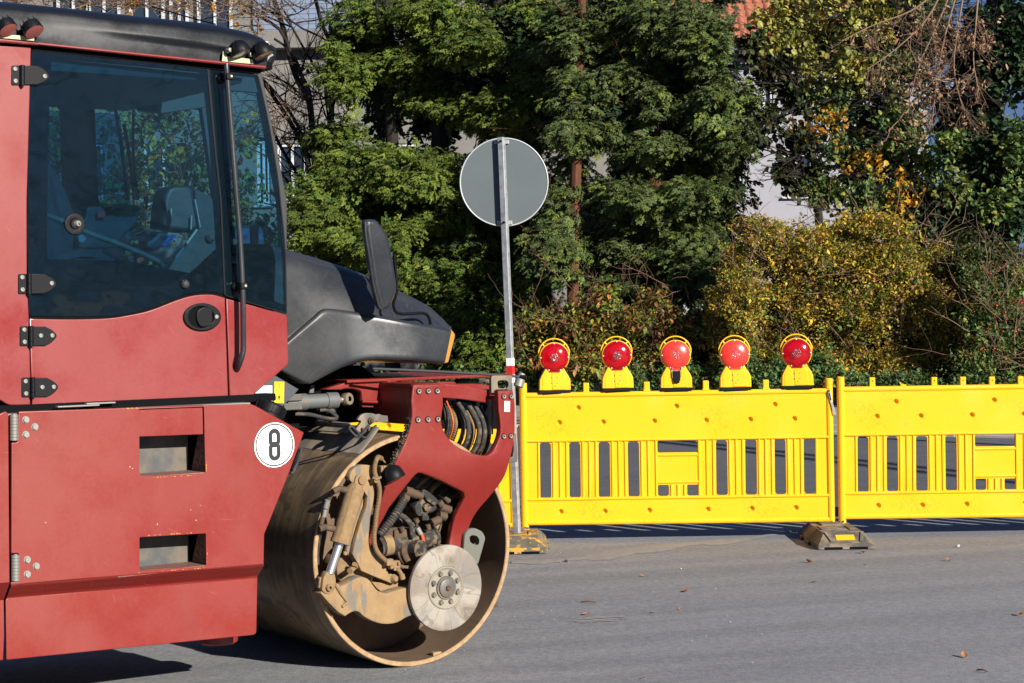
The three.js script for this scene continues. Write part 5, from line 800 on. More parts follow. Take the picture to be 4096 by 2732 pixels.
  let g = plate(outline, 0, 0.036, { bevel: 0.006, bs: 3, crease: 0 });
  g.deleteAttribute('uv'); g = new TessellateModifier(0.035, 7).modify(g.index ? g.toNonIndexed() : g);
  { const p = g.attributes.position; for (let i = 0; i < p.count; i++) p.setZ(i, p.getZ(i) + wf(p.getY(i))); g.computeVertexNormals(); g = toCreasedNormals(g, 0.45); }
  const fork = part('drum_fork', g, mats.redFork, roller, 'red fork plate reaching down to the drum hub');
  for (const [x, y, r] of [[795, 194, 0.0115], [839, 193, 0.0115], [881, 193, 0.0115], [790, 329, 0.0115], [837, 327, 0.0115], [884, 326, 0.0115], [1194, 219, 0.0105], [1229, 219, 0.0105], [1194, 407, 0.0105], [1227, 405, 0.0105]]) {
    const p = tr(D, x, y), w = wf(p[1]); part('counterbore', new THREE.RingGeometry(r * 0.97, r * 1.28, 26).translate(p[0], p[1], w + 0.0006), mats.matt, fork); part('cap_screw', socketBolt(p[0], p[1], w + 0.001, r), mats.steel, fork);
  }
  { const [a, b, c, d] = [[1198, 240], [1224, 241], [1223, 291], [1197, 290]].map(([x, y]) => { const p = tr(D, x, y); return V3(p[0], p[1], wf(p[1]) + 0.0012); }); const cv = document.createElement('canvas'); cv.width = 130; cv.height = 240; const k = cv.getContext('2d'); k.fillStyle = '#dcdcd8'; k.fillRect(0, 0, 130, 240); k.strokeStyle = k.fillStyle = '#1c2230'; k.lineWidth = 6; k.beginPath(); k.arc(65, 66, 44, 0, 7); k.stroke(); k.beginPath(); k.moveTo(65, 34); k.lineTo(92, 64); k.lineTo(77, 64); k.lineTo(77, 94); k.lineTo(53, 94); k.lineTo(53, 64); k.lineTo(38, 64); k.closePath(); k.stroke(); k.lineWidth = 13; k.beginPath(); k.moveTo(68, 118); k.lineTo(68, 150); k.arc(62, 182, 27, -1.2, 2.9); k.stroke(); const t = new THREE.CanvasTexture(cv); t.colorSpace = THREE.SRGBColorSpace; const q = new THREE.BufferGeometry(); q.setAttribute('position', new THREE.Float32BufferAttribute([d, c, b, d, b, a].flatMap((v) => [v.x, v.y, v.z]), 3)); q.setAttribute('uv', new THREE.Float32BufferAttribute([0, 0, 1, 0, 1, 1, 0, 0, 1, 1, 0, 1], 2)); q.computeVertexNormals(); const m = new THREE.Mesh(q, new THREE.MeshStandardMaterial({ map: t, roughness: 0.5 })); m.name = 'hook_sticker'; m.userData.label = 'small white sticker with a lifting hook'; fork.add(m); }
  // lifting eye and the rod along the top with its end block
  const eo = loc(H, 0.0, 1186, 170, 1200, 150, 1415, 146, 1430, 160, 1420, 230, 1395, 280, 1398, 306, 1225, 312, 1218, 372, 1186, 372), eh = loc(H, 0.0, 1245, 215, 1270, 196, 1340, 192, 1375, 205, 1390, 240, 1380, 285, 1360, 304, 1258, 300);
  part('lifting_eye', [plate(eo, 0.0, 0.02, { holes: [eh], hr: 0.008, bevel: 0.003, r: 0.004 }), plate(loc(H, -0.01, 1180, 420, 1215, 418, 1208, 820, 1182, 820), -0.01, 0.03, { bevel: 0.002 }), plate(loc(H, -0.03, 1440, 800, 1470, 810, 1486, 1090, 1480, 1136, 1380, 1136, 1390, 1085, 1430, 1080, 1440, 1000), -0.03, 0.02, { bevel: 0.003, r: 0.006 })], mats.plateGrey, roller);
  // crust of asphalt crumbs on the fork's rear edge
  { const e = curve2(T(763, 330, 748, 392, 718, 456, 690, 512, 660, 580, 640, 640), 40), gs = []; for (let i = 0; i < 700; i++) { const k = Math.floor(rnd() * (e.length - 1)), p = e[k], w = wf(p[1]); const g = new THREE.DodecahedronGeometry(rr(0.002, 0.0052), 0); g.translate(p[0] - rr(-0.004, 0.005), p[1] + rr(-0.01, 0.01), w - rr(0.004, 0.038)); gs.push(g); } const c = part('dirt_crust', gs, mats.dirtyBlack, fork); c.userData.kind = 'stuff'; }
  const rd = part('guide_rod', tube([r3(E(960, 1322), -0.12), r3(E(1300, 1336), -0.08), r3(E(1700, 1356), -0.04), r3(E(2110, 1384), 0.0)], 0.0062, { m: 10 }), mats.rubber, roller);
  const ca = r3(H(1492, 275), 0.0), cb = r3(H(1532, 125), 0.0), cm = ca.clone().lerp(cb, 0.5); part('rod_block', [rod(ca, cm.clone().lerp(cb, 0.1), 0.0225, 0.0225, 24), rod(cm, cb, 0.0165, 0.0165, 24), rod(ca.clone().lerp(cb, -0.09), ca, 0.008)], mats.steel, rd);
  part('clamp_screw', rod(r3(H(1520, 162), 0.012), r3(H(1585, 172), 0.03), 0.0095, 0.0095, 12), mats.black, rd);
  part('window_back', plate(loc(D, -0.26, 890, 200, 1165, 215, 1175, 372, 880, 372), -0.26, 0.02), mats.matt, roller);
  // hose bundle bowed in the window of the fork
  const hoses = [[0.010, mats.dirtyRubber, [[905, 235], [922, 300], [928, 360], [915, 425]]], [0.0115, mats.dirtyRubber, [[915, 235], [938, 300], [944, 360], [926, 430]]], [0.004, mats.orange, [[925, 240], [951, 305], [956, 360], [936, 430]]], [0.011, mats.clayPlain, [[935, 245], [963, 310], [968, 370], [940, 450]]], [0.0105, mats.dirtyRubber, [[955, 240], [990, 300], [1005, 360], [992, 425], [955, 480]]], [0.0115, mats.dirtyRubber, [[980, 250], [1018, 315], [1030, 375], [1018, 435], [980, 490]]], [0.0105, mats.clayPlain, [[1000, 252], [1040, 320], [1053, 380], [1038, 445], [1000, 500]]], [0.0125, mats.dirtyRubber, [[1025, 255], [1066, 325], [1080, 385], [1065, 450], [1030, 510]]], [0.0115, mats.dirtyRubber, [[1058, 262], [1095, 330], [1105, 390], [1092, 450], [1060, 510]]], [0.0095, mats.dirtyRubber, [[1085, 268], [1118, 340], [1126, 400], [1115, 455], [1090, 515]]]];
  hoses.forEach(([r, m, pts], i) => part('hose', tube(pts.map(([x, y], j) => r3(D(x, y), -0.12 - 0.05 * Math.sin(i * 2.3) + 0.06 * Math.sin(Math.PI * j / (pts.length - 1)))), r, { n: 40, m: 12 }), m, roller));
  part('hose_rib', [...Array(26)].map((_, i) => { const c = new THREE.CatmullRomCurve3([[935, 245], [963, 310], [968, 370], [940, 450]].map(([x, y], j) => r3(D(x, y), -0.12 - 0.05 * Math.sin(6.9) + 0.06 * Math.sin(Math.PI * j / 3)))), t = i / 25, g = new THREE.TorusGeometry(0.0112, 0.0022, 5, 12); g.applyQuaternion(turned(c.getTangent(t), V3(0, 0, 1))); const p = c.getPoint(t); g.translate(p.x, p.y, p.z); return g; }), mats.clayPlain, roller);
}
{ // ---- scraper plates along the back of the drum top, latch with its wire loops
  const sec = (pts, z0, z1, th) => { const top = pts.map(([x, y]) => V2(x, y)), o = []; for (let i = 0; i < top.length; i++) { const a = top[Math.max(0, i - 1)], b = top[Math.min(top.length - 1, i + 1)], n = V2(-(b.y - a.y), b.x - a.x).normalize(); o.push([top[i].x + n.x * th, top[i].y + n.y * th]); } return plate([...pts, ...o.reverse()], z0, z0 - z1, { bevel: 0.0015 }); };
  const w2 = -0.02, a = rl(G(1478, 1240), w2), b = rl(G(1640, 1030), w2), c = rl(G(1745, 880), w2);
  part('scraper_plate', sec([a, b, c], w2, -1.2, 0.008), mats.scraper, roller, 'dusty grey scraper plate behind the drum');
  const w1 = -0.2, d = rl(G(1308, 955), w1), e = rl(G(1350, 810), w1); part('scraper_plate', [sec([d, [d[0] + 0.02, d[1] + 0.03], e], w1, -1.2, 0.01)], mats.scraper, roller);
  const bb = r3(G(1040, 862), -0.42); part('plate_bolt', [rod(bb, bb.clone().add(V3(-0.012, 0.02, 0.016)), 0.009, 0.009, 6)], mats.brown, roller);
  const wl = -0.06, q = (x, y, w = wl) => r3(G(x, y), w);
  const lt = part('latch', [plate(loc(G, wl, 1440, 770, 1500, 700, 1560, 678, 1650, 682, 1700, 700, 1740, 690, 1775, 705, 1775, 730, 1690, 800, 1640, 830, 1560, 900, 1500, 960, 1420, 900, 1500, 790), wl, 0.02, { r: 0.006, bevel: 0.004 }), plate(loc(G, wl - 0.03, 1700, 700, 1850, 715, 1858, 800, 1700, 805), wl - 0.03, 0.015, { bevel: 0.002 }), plate(loc(G, wl + 0.02, 1700, 848, 1775, 900, 1700, 920, 1540, 1160, 1500, 1150, 1600, 990), wl + 0.01, 0.012, { bevel: 0.002 })], mats.plateGrey, roller);
  part('pivot_bolt', lathe([[0, 0.02], [0.007, 0.02], [0.0075, 0.012], [0.012, 0.011], [0.013, 0.006], [0.0145, 0.0]], q(1614, 783), V3(0, 0, 1), 20), mats.brown, lt);
  part('wire_loop', [tube([q(1600, 840, wl), q(1530, 920, wl + 0.02), q(1480, 990, wl + 0.05), q(1440, 1000, wl + 0.07), q(1350, 915, wl + 0.06), q(1335, 870, wl + 0.06), q(1375, 862, wl + 0.06), q(1440, 930, wl + 0.055), q(1500, 990, wl + 0.05), q(1545, 1012, wl + 0.045), q(1580, 995, wl + 0.04), q(1660, 880, wl + 0.02), q(1690, 850, wl)], 0.0052, { n: 120, m: 10, tension: 0.5 })], mats.rubber, lt);
  for (const [x, y] of [[1505, 895], [1585, 905]]) part('bolt', lathe([[0, 0.014], [0.006, 0.013], [0.007, 0]], q(x, y, wl + 0.002), V3(0, 0, 1), 6), mats.brown, lt);
}
{ // ---- edge-pressing arm in the open drum end: clay-caked bracket, cylinder, arm and disc
  const wa = 0.03, q = (x, y, w = wa) => r3(Q(x, y), w), L = (w, ...a) => loc(Q, w, ...a);
  const arm = part('support_arm', [plate([...curve2(L(wa, 505, 525, 465, 480, 400, 445, 388, 395, 418, 340, 475, 315, 540, 314, 582, 330, 592, 420, 590, 540, 572, 640, 555, 720, 546, 880, 562, 955, 610, 1010, 650, 1050, 680, 1105), 60), ...L(wa, 692, 1150, 710, 1165, 745, 1175, 762, 1205, 748, 1235, 715, 1243, 690, 1232, 640, 1212, 560, 1180, 480, 1145, 455, 1090, 425, 1040, 412, 1010, 430, 920, 470, 780, 520, 640, 528, 560)], wa, 0.045, { bevel: 0.006, bs: 2 }), plate(L(wa - 0.045, 500, 520, 420, 760, 350, 980, 370, 1030, 420, 1010, 470, 800, 530, 600), wa - 0.03, 0.03, { bevel: 0.004 })], mats.clay, roller, 'clay-coated support arm in the drum end');
  parts('pivot_boss', [lathe([[0, 0.018], [0.012, 0.018], [0.019, 0.014], [0.02, 0.0]], q(480, 432, wa + 0.004), V3(0, 0, 1), 20), plate(L(wa + 0.008, 440, 395, 500, 385, 530, 430, 500, 495, 420, 480), wa + 0.010, 0.012, { r: 0.01, bevel: 0.003 }), lathe([[0, 0.02], [0.01, 0.02], [0.016, 0.012], [0.02, 0]], q(737, 1205, wa), V3(0, 0, 1), 6), lathe([[0, 0.01], [0.016, 0.008], [0.02, 0]], q(737, 1205, wa + 0.0), V3(0, 0, 1), 20), lathe([[0, 0.012], [0.008, 0.012], [0.011, 0]], q(563, 440, wa + 0.002), V3(0, 0, 1), 6)], mats.clayPlain, arm);
  const wc = 0.055, c0 = q(433, 500, wc), c1 = q(318, 905, wc), r0 = q(330, 880, wc), r1 = q(232, 1165, wc);
  const cy = part('lift_cylinder', [rod(c0, c1, 0.0405, 0.0405, 28), rod(c0.clone().lerp(c1, -0.09), c0, 0.024, 0.036, 24), rod(c1.clone().lerp(c0, 0.02), c1.clone().lerp(c0, -0.055), 0.0425, 0.0425, 28)], mats.clayPlain, roller, 'clay-coated lift cylinder');
  { const d = c1.clone().sub(c0).normalize(); part('piston_rod', rod(c1, r1, 0.0185, 0.0185, 24), mats.chrome, cy); }
  part('rod_end', [plate(L(wc, 200, 1145, 262, 1155, 275, 1215, 265, 1290, 240, 1322, 195, 1325, 160, 1300, 170, 1200), wc + 0.012, 0.04, { r: 0.012, bevel: 0.006 }), lathe([[0.006, 0.012], [0.008, 0.018], [0.014, 0.016], [0.018, 0]], q(222, 1275, wc + 0.008), V3(0, 0, 1), 20), plate(L(wc - 0.02, 140, 1200, 170, 1180, 165, 1290, 135, 1275), wc - 0.005, 0.03, { bevel: 0.004 })], mats.clayPlain, cy);
  part('port_fitting', [rod(q(372, 512, wc), q(300, 500, wc), 0.015, 0.013, 8), rod(q(305, 500, wc), q(258, 522, wc), 0.014, 0.014, 8), rod(q(268, 815, wc), q(195, 800, wc), 0.014, 0.013, 8), rod(q(200, 800, wc), q(150, 815, wc), 0.014, 0.014, 8), tube([q(255, 520, wc - 0.02), q(232, 570, wc - 0.04), q(205, 640, wc - 0.05), q(180, 720, wc - 0.05), q(165, 790, wc - 0.02)], 0.010)], mats.brown, cy);
  part('side_hose', [tube([q(160, 820, 0), q(135, 880, -0.02), q(122, 980, -0.03), q(120, 1090, -0.04)], 0.017, { m: 10 })], mats.dirtyRubber, cy);
  part('hose_sleeve', [rod(q(218, 590, wc - 0.03), q(200, 650, wc - 0.04), 0.012), rod(q(198, 660, wc - 0.04), q(186, 720, wc - 0.045), 0.0095)], mats.zinc, cy);
  // tan housing behind the arm, lower swing arm
  parts('arm_hub', [lathe([[0, 0.03], [0.055, 0.028], [0.08, 0.015], [0.10, -0.03], [0.11, -0.1]], q(420, 1130, -0.05), V3(-0.2, 0.1, 1), 28), rod(q(430, 1110, 0.0), q(390, 1145, 0.03), 0.013, 0.013, 8), rod(q(455, 1120, 0.0), q(425, 1090, 0.03), 0.010, 0.010, 8), lathe([[0, 0.01], [0.009, 0.008], [0.011, 0]], q(352, 1005, 0.02), V3(0, 0, 1), 6)], mats.clayPlain, roller);
  const ws = 0.06, sw = [...L(ws, 272, 1240, 300, 1242, 318, 1262, 352, 1250, 400, 1222), ...curve2(L(ws, 400, 1222, 450, 1197, 500, 1193, 545, 1215, 575, 1255, 605, 1292, 645, 1314, 680, 1318), 20).slice(1), ...L(ws, 790, 1285, 870, 1270, 1040, 1270, 1040, 1440, 930, 1480), ...curve2(L(ws, 930, 1480, 845, 1505, 770, 1548, 700, 1562, 630, 1558, 560, 1535, 500, 1502, 465, 1470, 430, 1462, 395, 1475, 355, 1502), 24).slice(1), ...L(ws, 300, 1470, 230, 1400, 160, 1320, 175, 1290)];
  const swing = part('swing_arm', [plate(sw, ws, 0.07, { bevel: 0.007, bs: 2 })], mats.clay, roller, 'clay-coated swing arm holding the disc');
  part('arm_rib', [tube([q(278, 1250, ws + 0.002), q(320, 1320, ws + 0.002), q(372, 1388, ws + 0.002), q(330, 1425, ws + 0.002)], 0.007, { tension: 0.1, n: 30 })], mats.clayPlain, swing);
  part('arm_shelf', [plate(L(0.0, 560, 1230, 700, 1240, 770, 1215, 770, 1290, 640, 1310, 600, 1280), 0.0, 0.06, { bevel: 0.004 })], mats.clayPlain, swing);
  // pressing disc
  const wd = 0.085, dc = r3(D(922, 1120), wd), z = V3(0, 0, 1);
  const dg = lathe([[0.088, -0.006], [0.095, 0.002], [0.178, 0.008], [0.1865, 0.004], [0.188, -0.004], [0.186, -0.016], [0.14, -0.024], [0, -0.026]], dc, z, 72);
  { const p = dg.attributes.position, uv = []; for (let i = 0; i < p.count; i++) uv.push(p.getX(i) - dc.x + 0.2, p.getY(i) - dc.y + 0.2); dg.setAttribute('uv', new THREE.Float32BufferAttribute(uv, 2)); }
  const dm = new THREE.Mesh(join([dg]), mats.discFace); dm.name = 'pressing_disc'; dm.userData.label = 'pale worn pressing disc with eight bolts'; roller.add(dm);
  part('hub_ring', lathe([[0.04, -0.002], [0.08, -0.002], [0.084, 0.003], [0.089, 0.006], [0.093, 0.003]], dc, z, 48), std([0.25, 0.225, 0.18], 0.85), dm);
  part('hub_cap', [lathe([[0, 0.013], [0.036, 0.013], [0.04, 0.011], [0.041, 0.004], [0.05, 0.004], [0.052, 0.0], [0.052, -0.003]], dc.clone().add(V3(0.003, 0, 0)), z, 40)], mats.plateGrey, dm);
  part('centre_bolt', lathe([[0, 0.022], [0.010, 0.022], [0.0125, 0.019], [0.0125, 0.012]], dc.clone().add(V3(0.003, 0, 0)), z, 6), mats.brown, dm);
  for (let i = 0; i < 8; i++) { const a = (i + 0.5) / 8 * 2 * Math.PI, p = V3(dc.x + 0.0665 * Math.cos(a), dc.y + 0.0665 * Math.sin(a), dc.z); part('wheel_bolt', hexBolt(p.x, p.y, p.z - 0.002, 0.0105, 0.008, true, i), mats.plateGrey, dm); }
  for (const a of [0.9, 2.55, 4.05, 5.7]) part('bolt_hole', disc(V3(dc.x + 0.068 * Math.cos(a + 0.35), dc.y + 0.068 * Math.sin(a + 0.35), dc.z - 0.0008), z, 0.006, 12), mats.matt, dm);
  part('hub_axle', rod(V3(dc.x, dc.y, -0.3), V3(dc.x, dc.y, wd - 0.02), 0.05, 0.05, 24), mats.brown, dm);
  // hole plate behind the disc
  const hp = loc(D, -0.03, 1012, 870, 1030, 845, 1060, 838, 1095, 855, 1110, 885, 1075, 1010, 1000, 1010), hh = loc(D, -0.03, 1030, 880, 1045, 868, 1070, 872, 1083, 890, 1082, 915, 1065, 925, 1035, 908); part('tow_plate', plate(hp, -0.03, 0.03, { holes: [hh], hr: 0.008, r: 0.012, bevel: 0.003 }), std([0.12, 0.12, 0.10], 0.8), roller);
  // ribbed tan hose beside the arm
  const hc = [[690, 330], [660, 285], [635, 262], [605, 262], [590, 300], [585, 370], [605, 430], [622, 500], [620, 580], [602, 680], [590, 780], [580, 880], [590, 960], [625, 1020], [680, 1072]].map(([x, y], i) => q(x, y, i < 3 ? -0.02 : wa + 0.025));
  part('ribbed_hose', [tube(hc.slice(2), 0.0098, { n: 120, m: 10 }), tube(hc.slice(0, 4), 0.004, { n: 20 })], mats.clayPlain, roller, 'clay-coated ribbed hose');
  { const cv = new THREE.CatmullRomCurve3(hc.slice(2)), ribs = []; for (let i = 0; i < 90; i++) { const t = i / 89, g = new THREE.TorusGeometry(0.0100, 0.0018, 5, 12), p = cv.getPointAt(t); g.applyQuaternion(turned(cv.getTangentAt(t), V3(0, 0, 1))); g.translate(p.x, p.y, p.z); ribs.push(g); } part('hose_rib', ribs, mats.clayPlain, roller); }
  part('hose_clamp', [tube([q(570, 412, 0.06), q(600, 425, 0.07), q(632, 410, 0.06)], 0.006), lathe([[0, 0.01], [0.01, 0.008], [0.01, -0.02]], q(590, 435, 0.06), V3(0, 0, 1), 8), box(0.05, 0.035, 0.03, ...L(0.05, 735, 1095)[0], 0.05, 0.006), box(0.035, 0.03, 0.03, ...L(0.05, 690, 1075)[0], 0.055, 0.006), rod(q(760, 1120, 0.05), q(800, 1180, 0.05), 0.011, 0.010, 8), rod(q(795, 1172, 0.05), q(805, 1208, 0.05), 0.013, 0.013, 6), lathe([[0, 0.012], [0.007, 0.01], [0.008, 0]], q(770, 1085, 0.065), V3(0, 0, 1), 6), lathe([[0, 0.012], [0.007, 0.01], [0.008, 0]], q(738, 1130, 0.065), V3(0, 0, 1), 6)], mats.clayPlain, roller);
  // work lamp on the fork leg and its clay-coated bracket
  workLamp(Q, 745, 430, 78, 0.06, roller, 0.3, 0.3, std([0.05, 0.08, 0.13], 0.15));
  part('lamp_holder', [box(0.035, 0.03, 0.03, ...L(0.02, 650, 345)[0], 0.02, 0.006), box(0.03, 0.04, 0.03, ...L(0.02, 652, 385)[0], 0.02, 0.006), rod(q(640, 335, 0.02), q(665, 330, 0.035), 0.008, 0.008, 6), rod(q(650, 385, 0.03), q(680, 400, 0.03), 0.009)], mats.clayPlain, roller);
  // hydraulics inside the fork window
  const wi = -0.14, h = (x, y, w = wi) => r3(Q(x, y), w);
  part('hydraulic_motor', [rod(h(610, 960), h(800, 915), 0.048, 0.048, 24), rod(h(760, 920), h(890, 900), 0.042, 0.05, 24)], mats.dirtyBlack, roller);
  part('motor_band', [rod(h(640, 948, wi + 0.002), h(700, 935, wi + 0.002), 0.0495, 0.0495, 24)], mats.clayPlain, roller);
  part('motor_flange', [lathe([[0, 0.02], [0.06, 0.02], [0.066, 0.015], [0.066, 0.0], [0.072, -0.004], [0.072, -0.02]], h(860, 975, wi + 0.02), V3(0.25, 0.05, 1), 32)], mats.brown, roller);
  part('motor_cap', [lathe([[0, 0.05], [0.035, 0.05], [0.042, 0.045], [0.043, 0.0]], h(890, 975, wi + 0.035), V3(0.25, 0.05, 1), 28)], mats.dirtyBlack, roller);
  part('pump_body', [rod(h(930, 905), h(1055, 880), 0.042, 0.042, 24), rod(h(1040, 882), h(1062, 878), 0.045, 0.045, 24)], mats.dirtyBlack, roller);
  part('motor_top', [box(0.1, 0.08, 0.08, ...L(wi, 780, 880)[0], wi, 0.006), box(0.08, 0.05, 0.05, ...L(wi, 700, 850)[0], wi, 0.006)], mats.brown, roller);
  part('valve_block', [plate(L(wi + 0.04, 900, 640, 930, 580, 985, 560, 1080, 600, 1095, 640, 1060, 680, 1000, 700, 940, 720, 910, 700), wi + 0.04, 0.08, { r: 0.01, bevel: 0.01 }), plate(L(wi + 0.06, 955, 520, 985, 500, 1060, 560, 1098, 600, 1060, 640, 1000, 600), wi + 0.06, 0.06, { r: 0.012, bevel: 0.008 }), lathe([[0, 0.02], [0.018, 0.016], [0.022, 0]], h(985, 645, wi + 0.04), V3(0, 0, 1), 8), box(0.03, 0.05, 0.03, ...L(wi, 950, 700)[0], wi + 0.02, 0.004)], mats.dirtyBlack, roller);
  const hex = (x0, y0, x1, y1, r, w = wi + 0.05) => rod(h(x0, y0, w), h(x1, y1, w), r, r, 6);
  parts('hydraulic_fitting', [hex(820, 515, 870, 530, 0.024), hex(872, 530, 915, 548, 0.021), hex(915, 545, 955, 560, 0.018), hex(800, 560, 840, 580, 0.022), hex(1100, 640, 1175, 668, 0.02), hex(1085, 705, 1140, 720, 0.021), hex(1030, 770, 1095, 740, 0.021), hex(1090, 600, 1115, 640, 0.016), hex(905, 735, 920, 765, 0.012), hex(1000, 780, 1010, 820, 0.012), hex(795, 800, 805, 835, 0.012), hex(1130, 560, 1165, 600, 0.014)], mats.brown, roller);
  part('hydraulic_hose', [tube([h(820, 580, wi + 0.06), h(760, 680, wi + 0.07), h(690, 780, wi + 0.06), h(625, 860, wi + 0.05)], 0.018, { n: 40, m: 12 }), tube([h(780, 600, wi), h(700, 690, wi), h(630, 770, wi), h(600, 850, wi)], 0.014, { n: 40 }), tube([h(775, 700, wi + 0.05), h(830, 735, wi + 0.06), h(870, 790, wi + 0.06), h(885, 880, wi + 0.06)], 0.0135, { n: 40 }), tube([h(750, 715, wi), h(780, 750, wi), h(800, 800, wi)], 0.011), tube([h(990, 715, wi), h(1000, 750, wi), h(1008, 800, wi)], 0.01), tube([h(905, 760, wi + 0.03), h(915, 790, wi + 0.04), h(930, 820, wi + 0.04)], 0.008)], mats.dirtyRubber, roller);
  part('hose_wrap', [...Array(16)].map((_, i) => { const c = new THREE.CatmullRomCurve3([h(820, 580, wi + 0.06), h(760, 680, wi + 0.07), h(690, 780, wi + 0.06), h(625, 860, wi + 0.05)]), t = (i + 0.5) / 16, g = new THREE.TorusGeometry(0.0178, 0.003, 5, 14), p = c.getPointAt(t); g.applyQuaternion(turned(c.getTangentAt(t), V3(0, 0, 1))); g.translate(p.x, p.y, p.z); return g; }), mats.dirtyBlack, roller);
  part('orange_hose', tube([h(930, 820, wi + 0.05), h(955, 865, wi + 0.055), h(966, 920, wi + 0.055), h(960, 970, wi + 0.05), h(945, 1010, wi + 0.04)], 0.009, { n: 40 }), std([0.42, 0.07, 0.02], 0.6), roller);
  part('hose_ferrule', [rod(h(918, 805, wi + 0.05), h(945, 855, wi + 0.053), 0.012, 0.012, 14)], mats.zinc, roller);
  const bundle = [[900, 410, 830, 500, 0.02, 1], [935, 430, 860, 500, 0.016, 1], [985, 420, 900, 500, 0.012, 0], [1000, 455, 905, 520, 0.016, 1], [1045, 485, 1005, 540, 0.014, 0], [1120, 510, 1095, 580, 0.016, 1], [1150, 540, 1120, 610, 0.014, 1], [1190, 550, 1150, 590, 0.014, 0], [1075, 790, 1040, 950, 0.01, 2], [1210, 520, 1170, 560, 0.014, 1]];
  for (const [x0, y0, x1, y1, r, k] of bundle) part('hydraulic_hose', tube([h(x0 + 60, y0 - 50, wi - 0.05), h(x0, y0, wi), h(x1, y1, wi + 0.02)], r, { m: 10 }), [mats.clayPlain, mats.dirtyRubber, mats.clayPlain][k], roller);
  part('cable_tie', [tube([h(1085, 545, wi + 0.03), h(1120, 570, wi + 0.04), h(1160, 590, wi + 0.03)], 0.004), box(0.02, 0.015, 0.01, ...L(wi + 0.04, 1160, 588)[0], wi + 0.04, 0.002)], mats.plateGrey, roller);
  part('leg_side', [plate(L(-0.2, 1190, 700, 1260, 580, 1290, 590, 1200, 940, 1130, 940), -0.16, 0.1, { bevel: 0.004 })], mats.brown, roller);
}
// ------------------------------------------------------------------ houses behind the trees
const pz = (z) => (x, y) => onZ(P(x, y), z);
function wallBox(F, x0, y0, x1, y1, z, d) { const a = F(x0, y0), b = F(x1, y1); return box(Math.abs(b.x - a.x), Math.abs(a.y - b.y), d, (a.x + b.x) / 2, (a.y + b.y) / 2, z - d / 2); }
function windowIn(parent, F, x0, y0, x1, y1, z, bars, deep = 0.12) {       // frame proud of the glass, set in the wall's opening
  const a = F(x0, y0), b = F(x1, y1), w = b.x - a.x, h = a.y - b.y, cx = (a.x + b.x) / 2, cy = (a.y + b.y) / 2, t = 0.07;
  const o = [[a.x, b.y], [b.x, b.y], [b.x, a.y], [a.x, a.y]], inn = [[a.x + t, b.y + t], [b.x - t, b.y + t], [b.x - t, a.y - t], [a.x + t, a.y - t]];
  const fr = part('window', [plate(o, z + 0.02, 0.1, { holes: [inn], bevel: 0.008 }), ...bars.map((f) => box(0.06, h - 2 * t, 0.07, a.x + w * f, cy, z - 0.03, 0.006))], mats.frameWhite, parent);
  part('pane', box(w - 2 * t + 0.02, h - 2 * t + 0.02, 0.01, cx, cy, z - 0.06), mats.winGlass, fr);
  part('sill', box(w + 0.16, 0.05, 0.2, cx, b.y - 0.035, z + 0.06, 0.01), mats.frameWhite, fr);
  return fr;
}
{ // left house: cream plaster below, a cladded upper storey
  const z = -42, F = pz(z), t = thing('house', 'cream plastered house with a cladded upper storey in shade-tinted blue behind the bare tree', 'house', V3(0, 0, 0));
  const a = F(-260, 98), b = F(1540, 1000), wins = [[588, 322, 622, 470], [636, 330, 706, 462], [-60, 330, 40, 470], [150, 330, 240, 470], [330, 330, 420, 470], [880, 330, 960, 460]];
  const rect = (x0, y0, x1, y1) => { const p = F(x0, y0), q = F(x1, y1); return [[p.x, q.y], [q.x, q.y], [q.x, p.y], [p.x, p.y]]; };
  part('wall', plate([[a.x, -0.1], [b.x, -0.1], [b.x, a.y], [a.x, a.y]], z, 0.3, { holes: wins.map((w) => rect(...w)), bevel: 0 }), mats.plaster, t);
  for (const w of wins) windowIn(t, F, ...w, z - 0.06, [0.5]);
  // overhanging upper storey of horizontal boards
  const u0 = F(585, 96), u1 = F(800, -160), n = 22; for (let i = 0; i < n; i++) { const y = mix(u0.y, u1.y, (i + 0.5) / n), h = (u1.y - u0.y) / n; const g = box(u1.x - u0.x, h * 0.96, 0.04, (u0.x + u1.x) / 2, y, z + 0.26, 0.008); part('cladding_board', g, mats.siding, t); }
  part('upper_storey', [wallBox(F, -260, -160, 1540, 96, z + 0.2, 0.4)], mats.plaster, t);
  part('eave', wallBox(F, -260, 92, 1540, 100, z + 0.42, 0.6), mats.plaster, t);
  for (const [x0, x1] of [[-150, -70], [-40, 60], [135, 215], [205, 285], [300, 385], [392, 440], [455, 540]]) windowIn(t, F, x0, -110, x1, 120, z + 0.32, [0.5]);
  for (let i = 0; i < 3; i++) part('wall_panel', wallBox(F, 222 + i * 6, 40 + 0, 340, 52, z + 0.23 + i * 0.004, 0.02), std([0.16, 0.05, 0.03], 0.9), t);
}
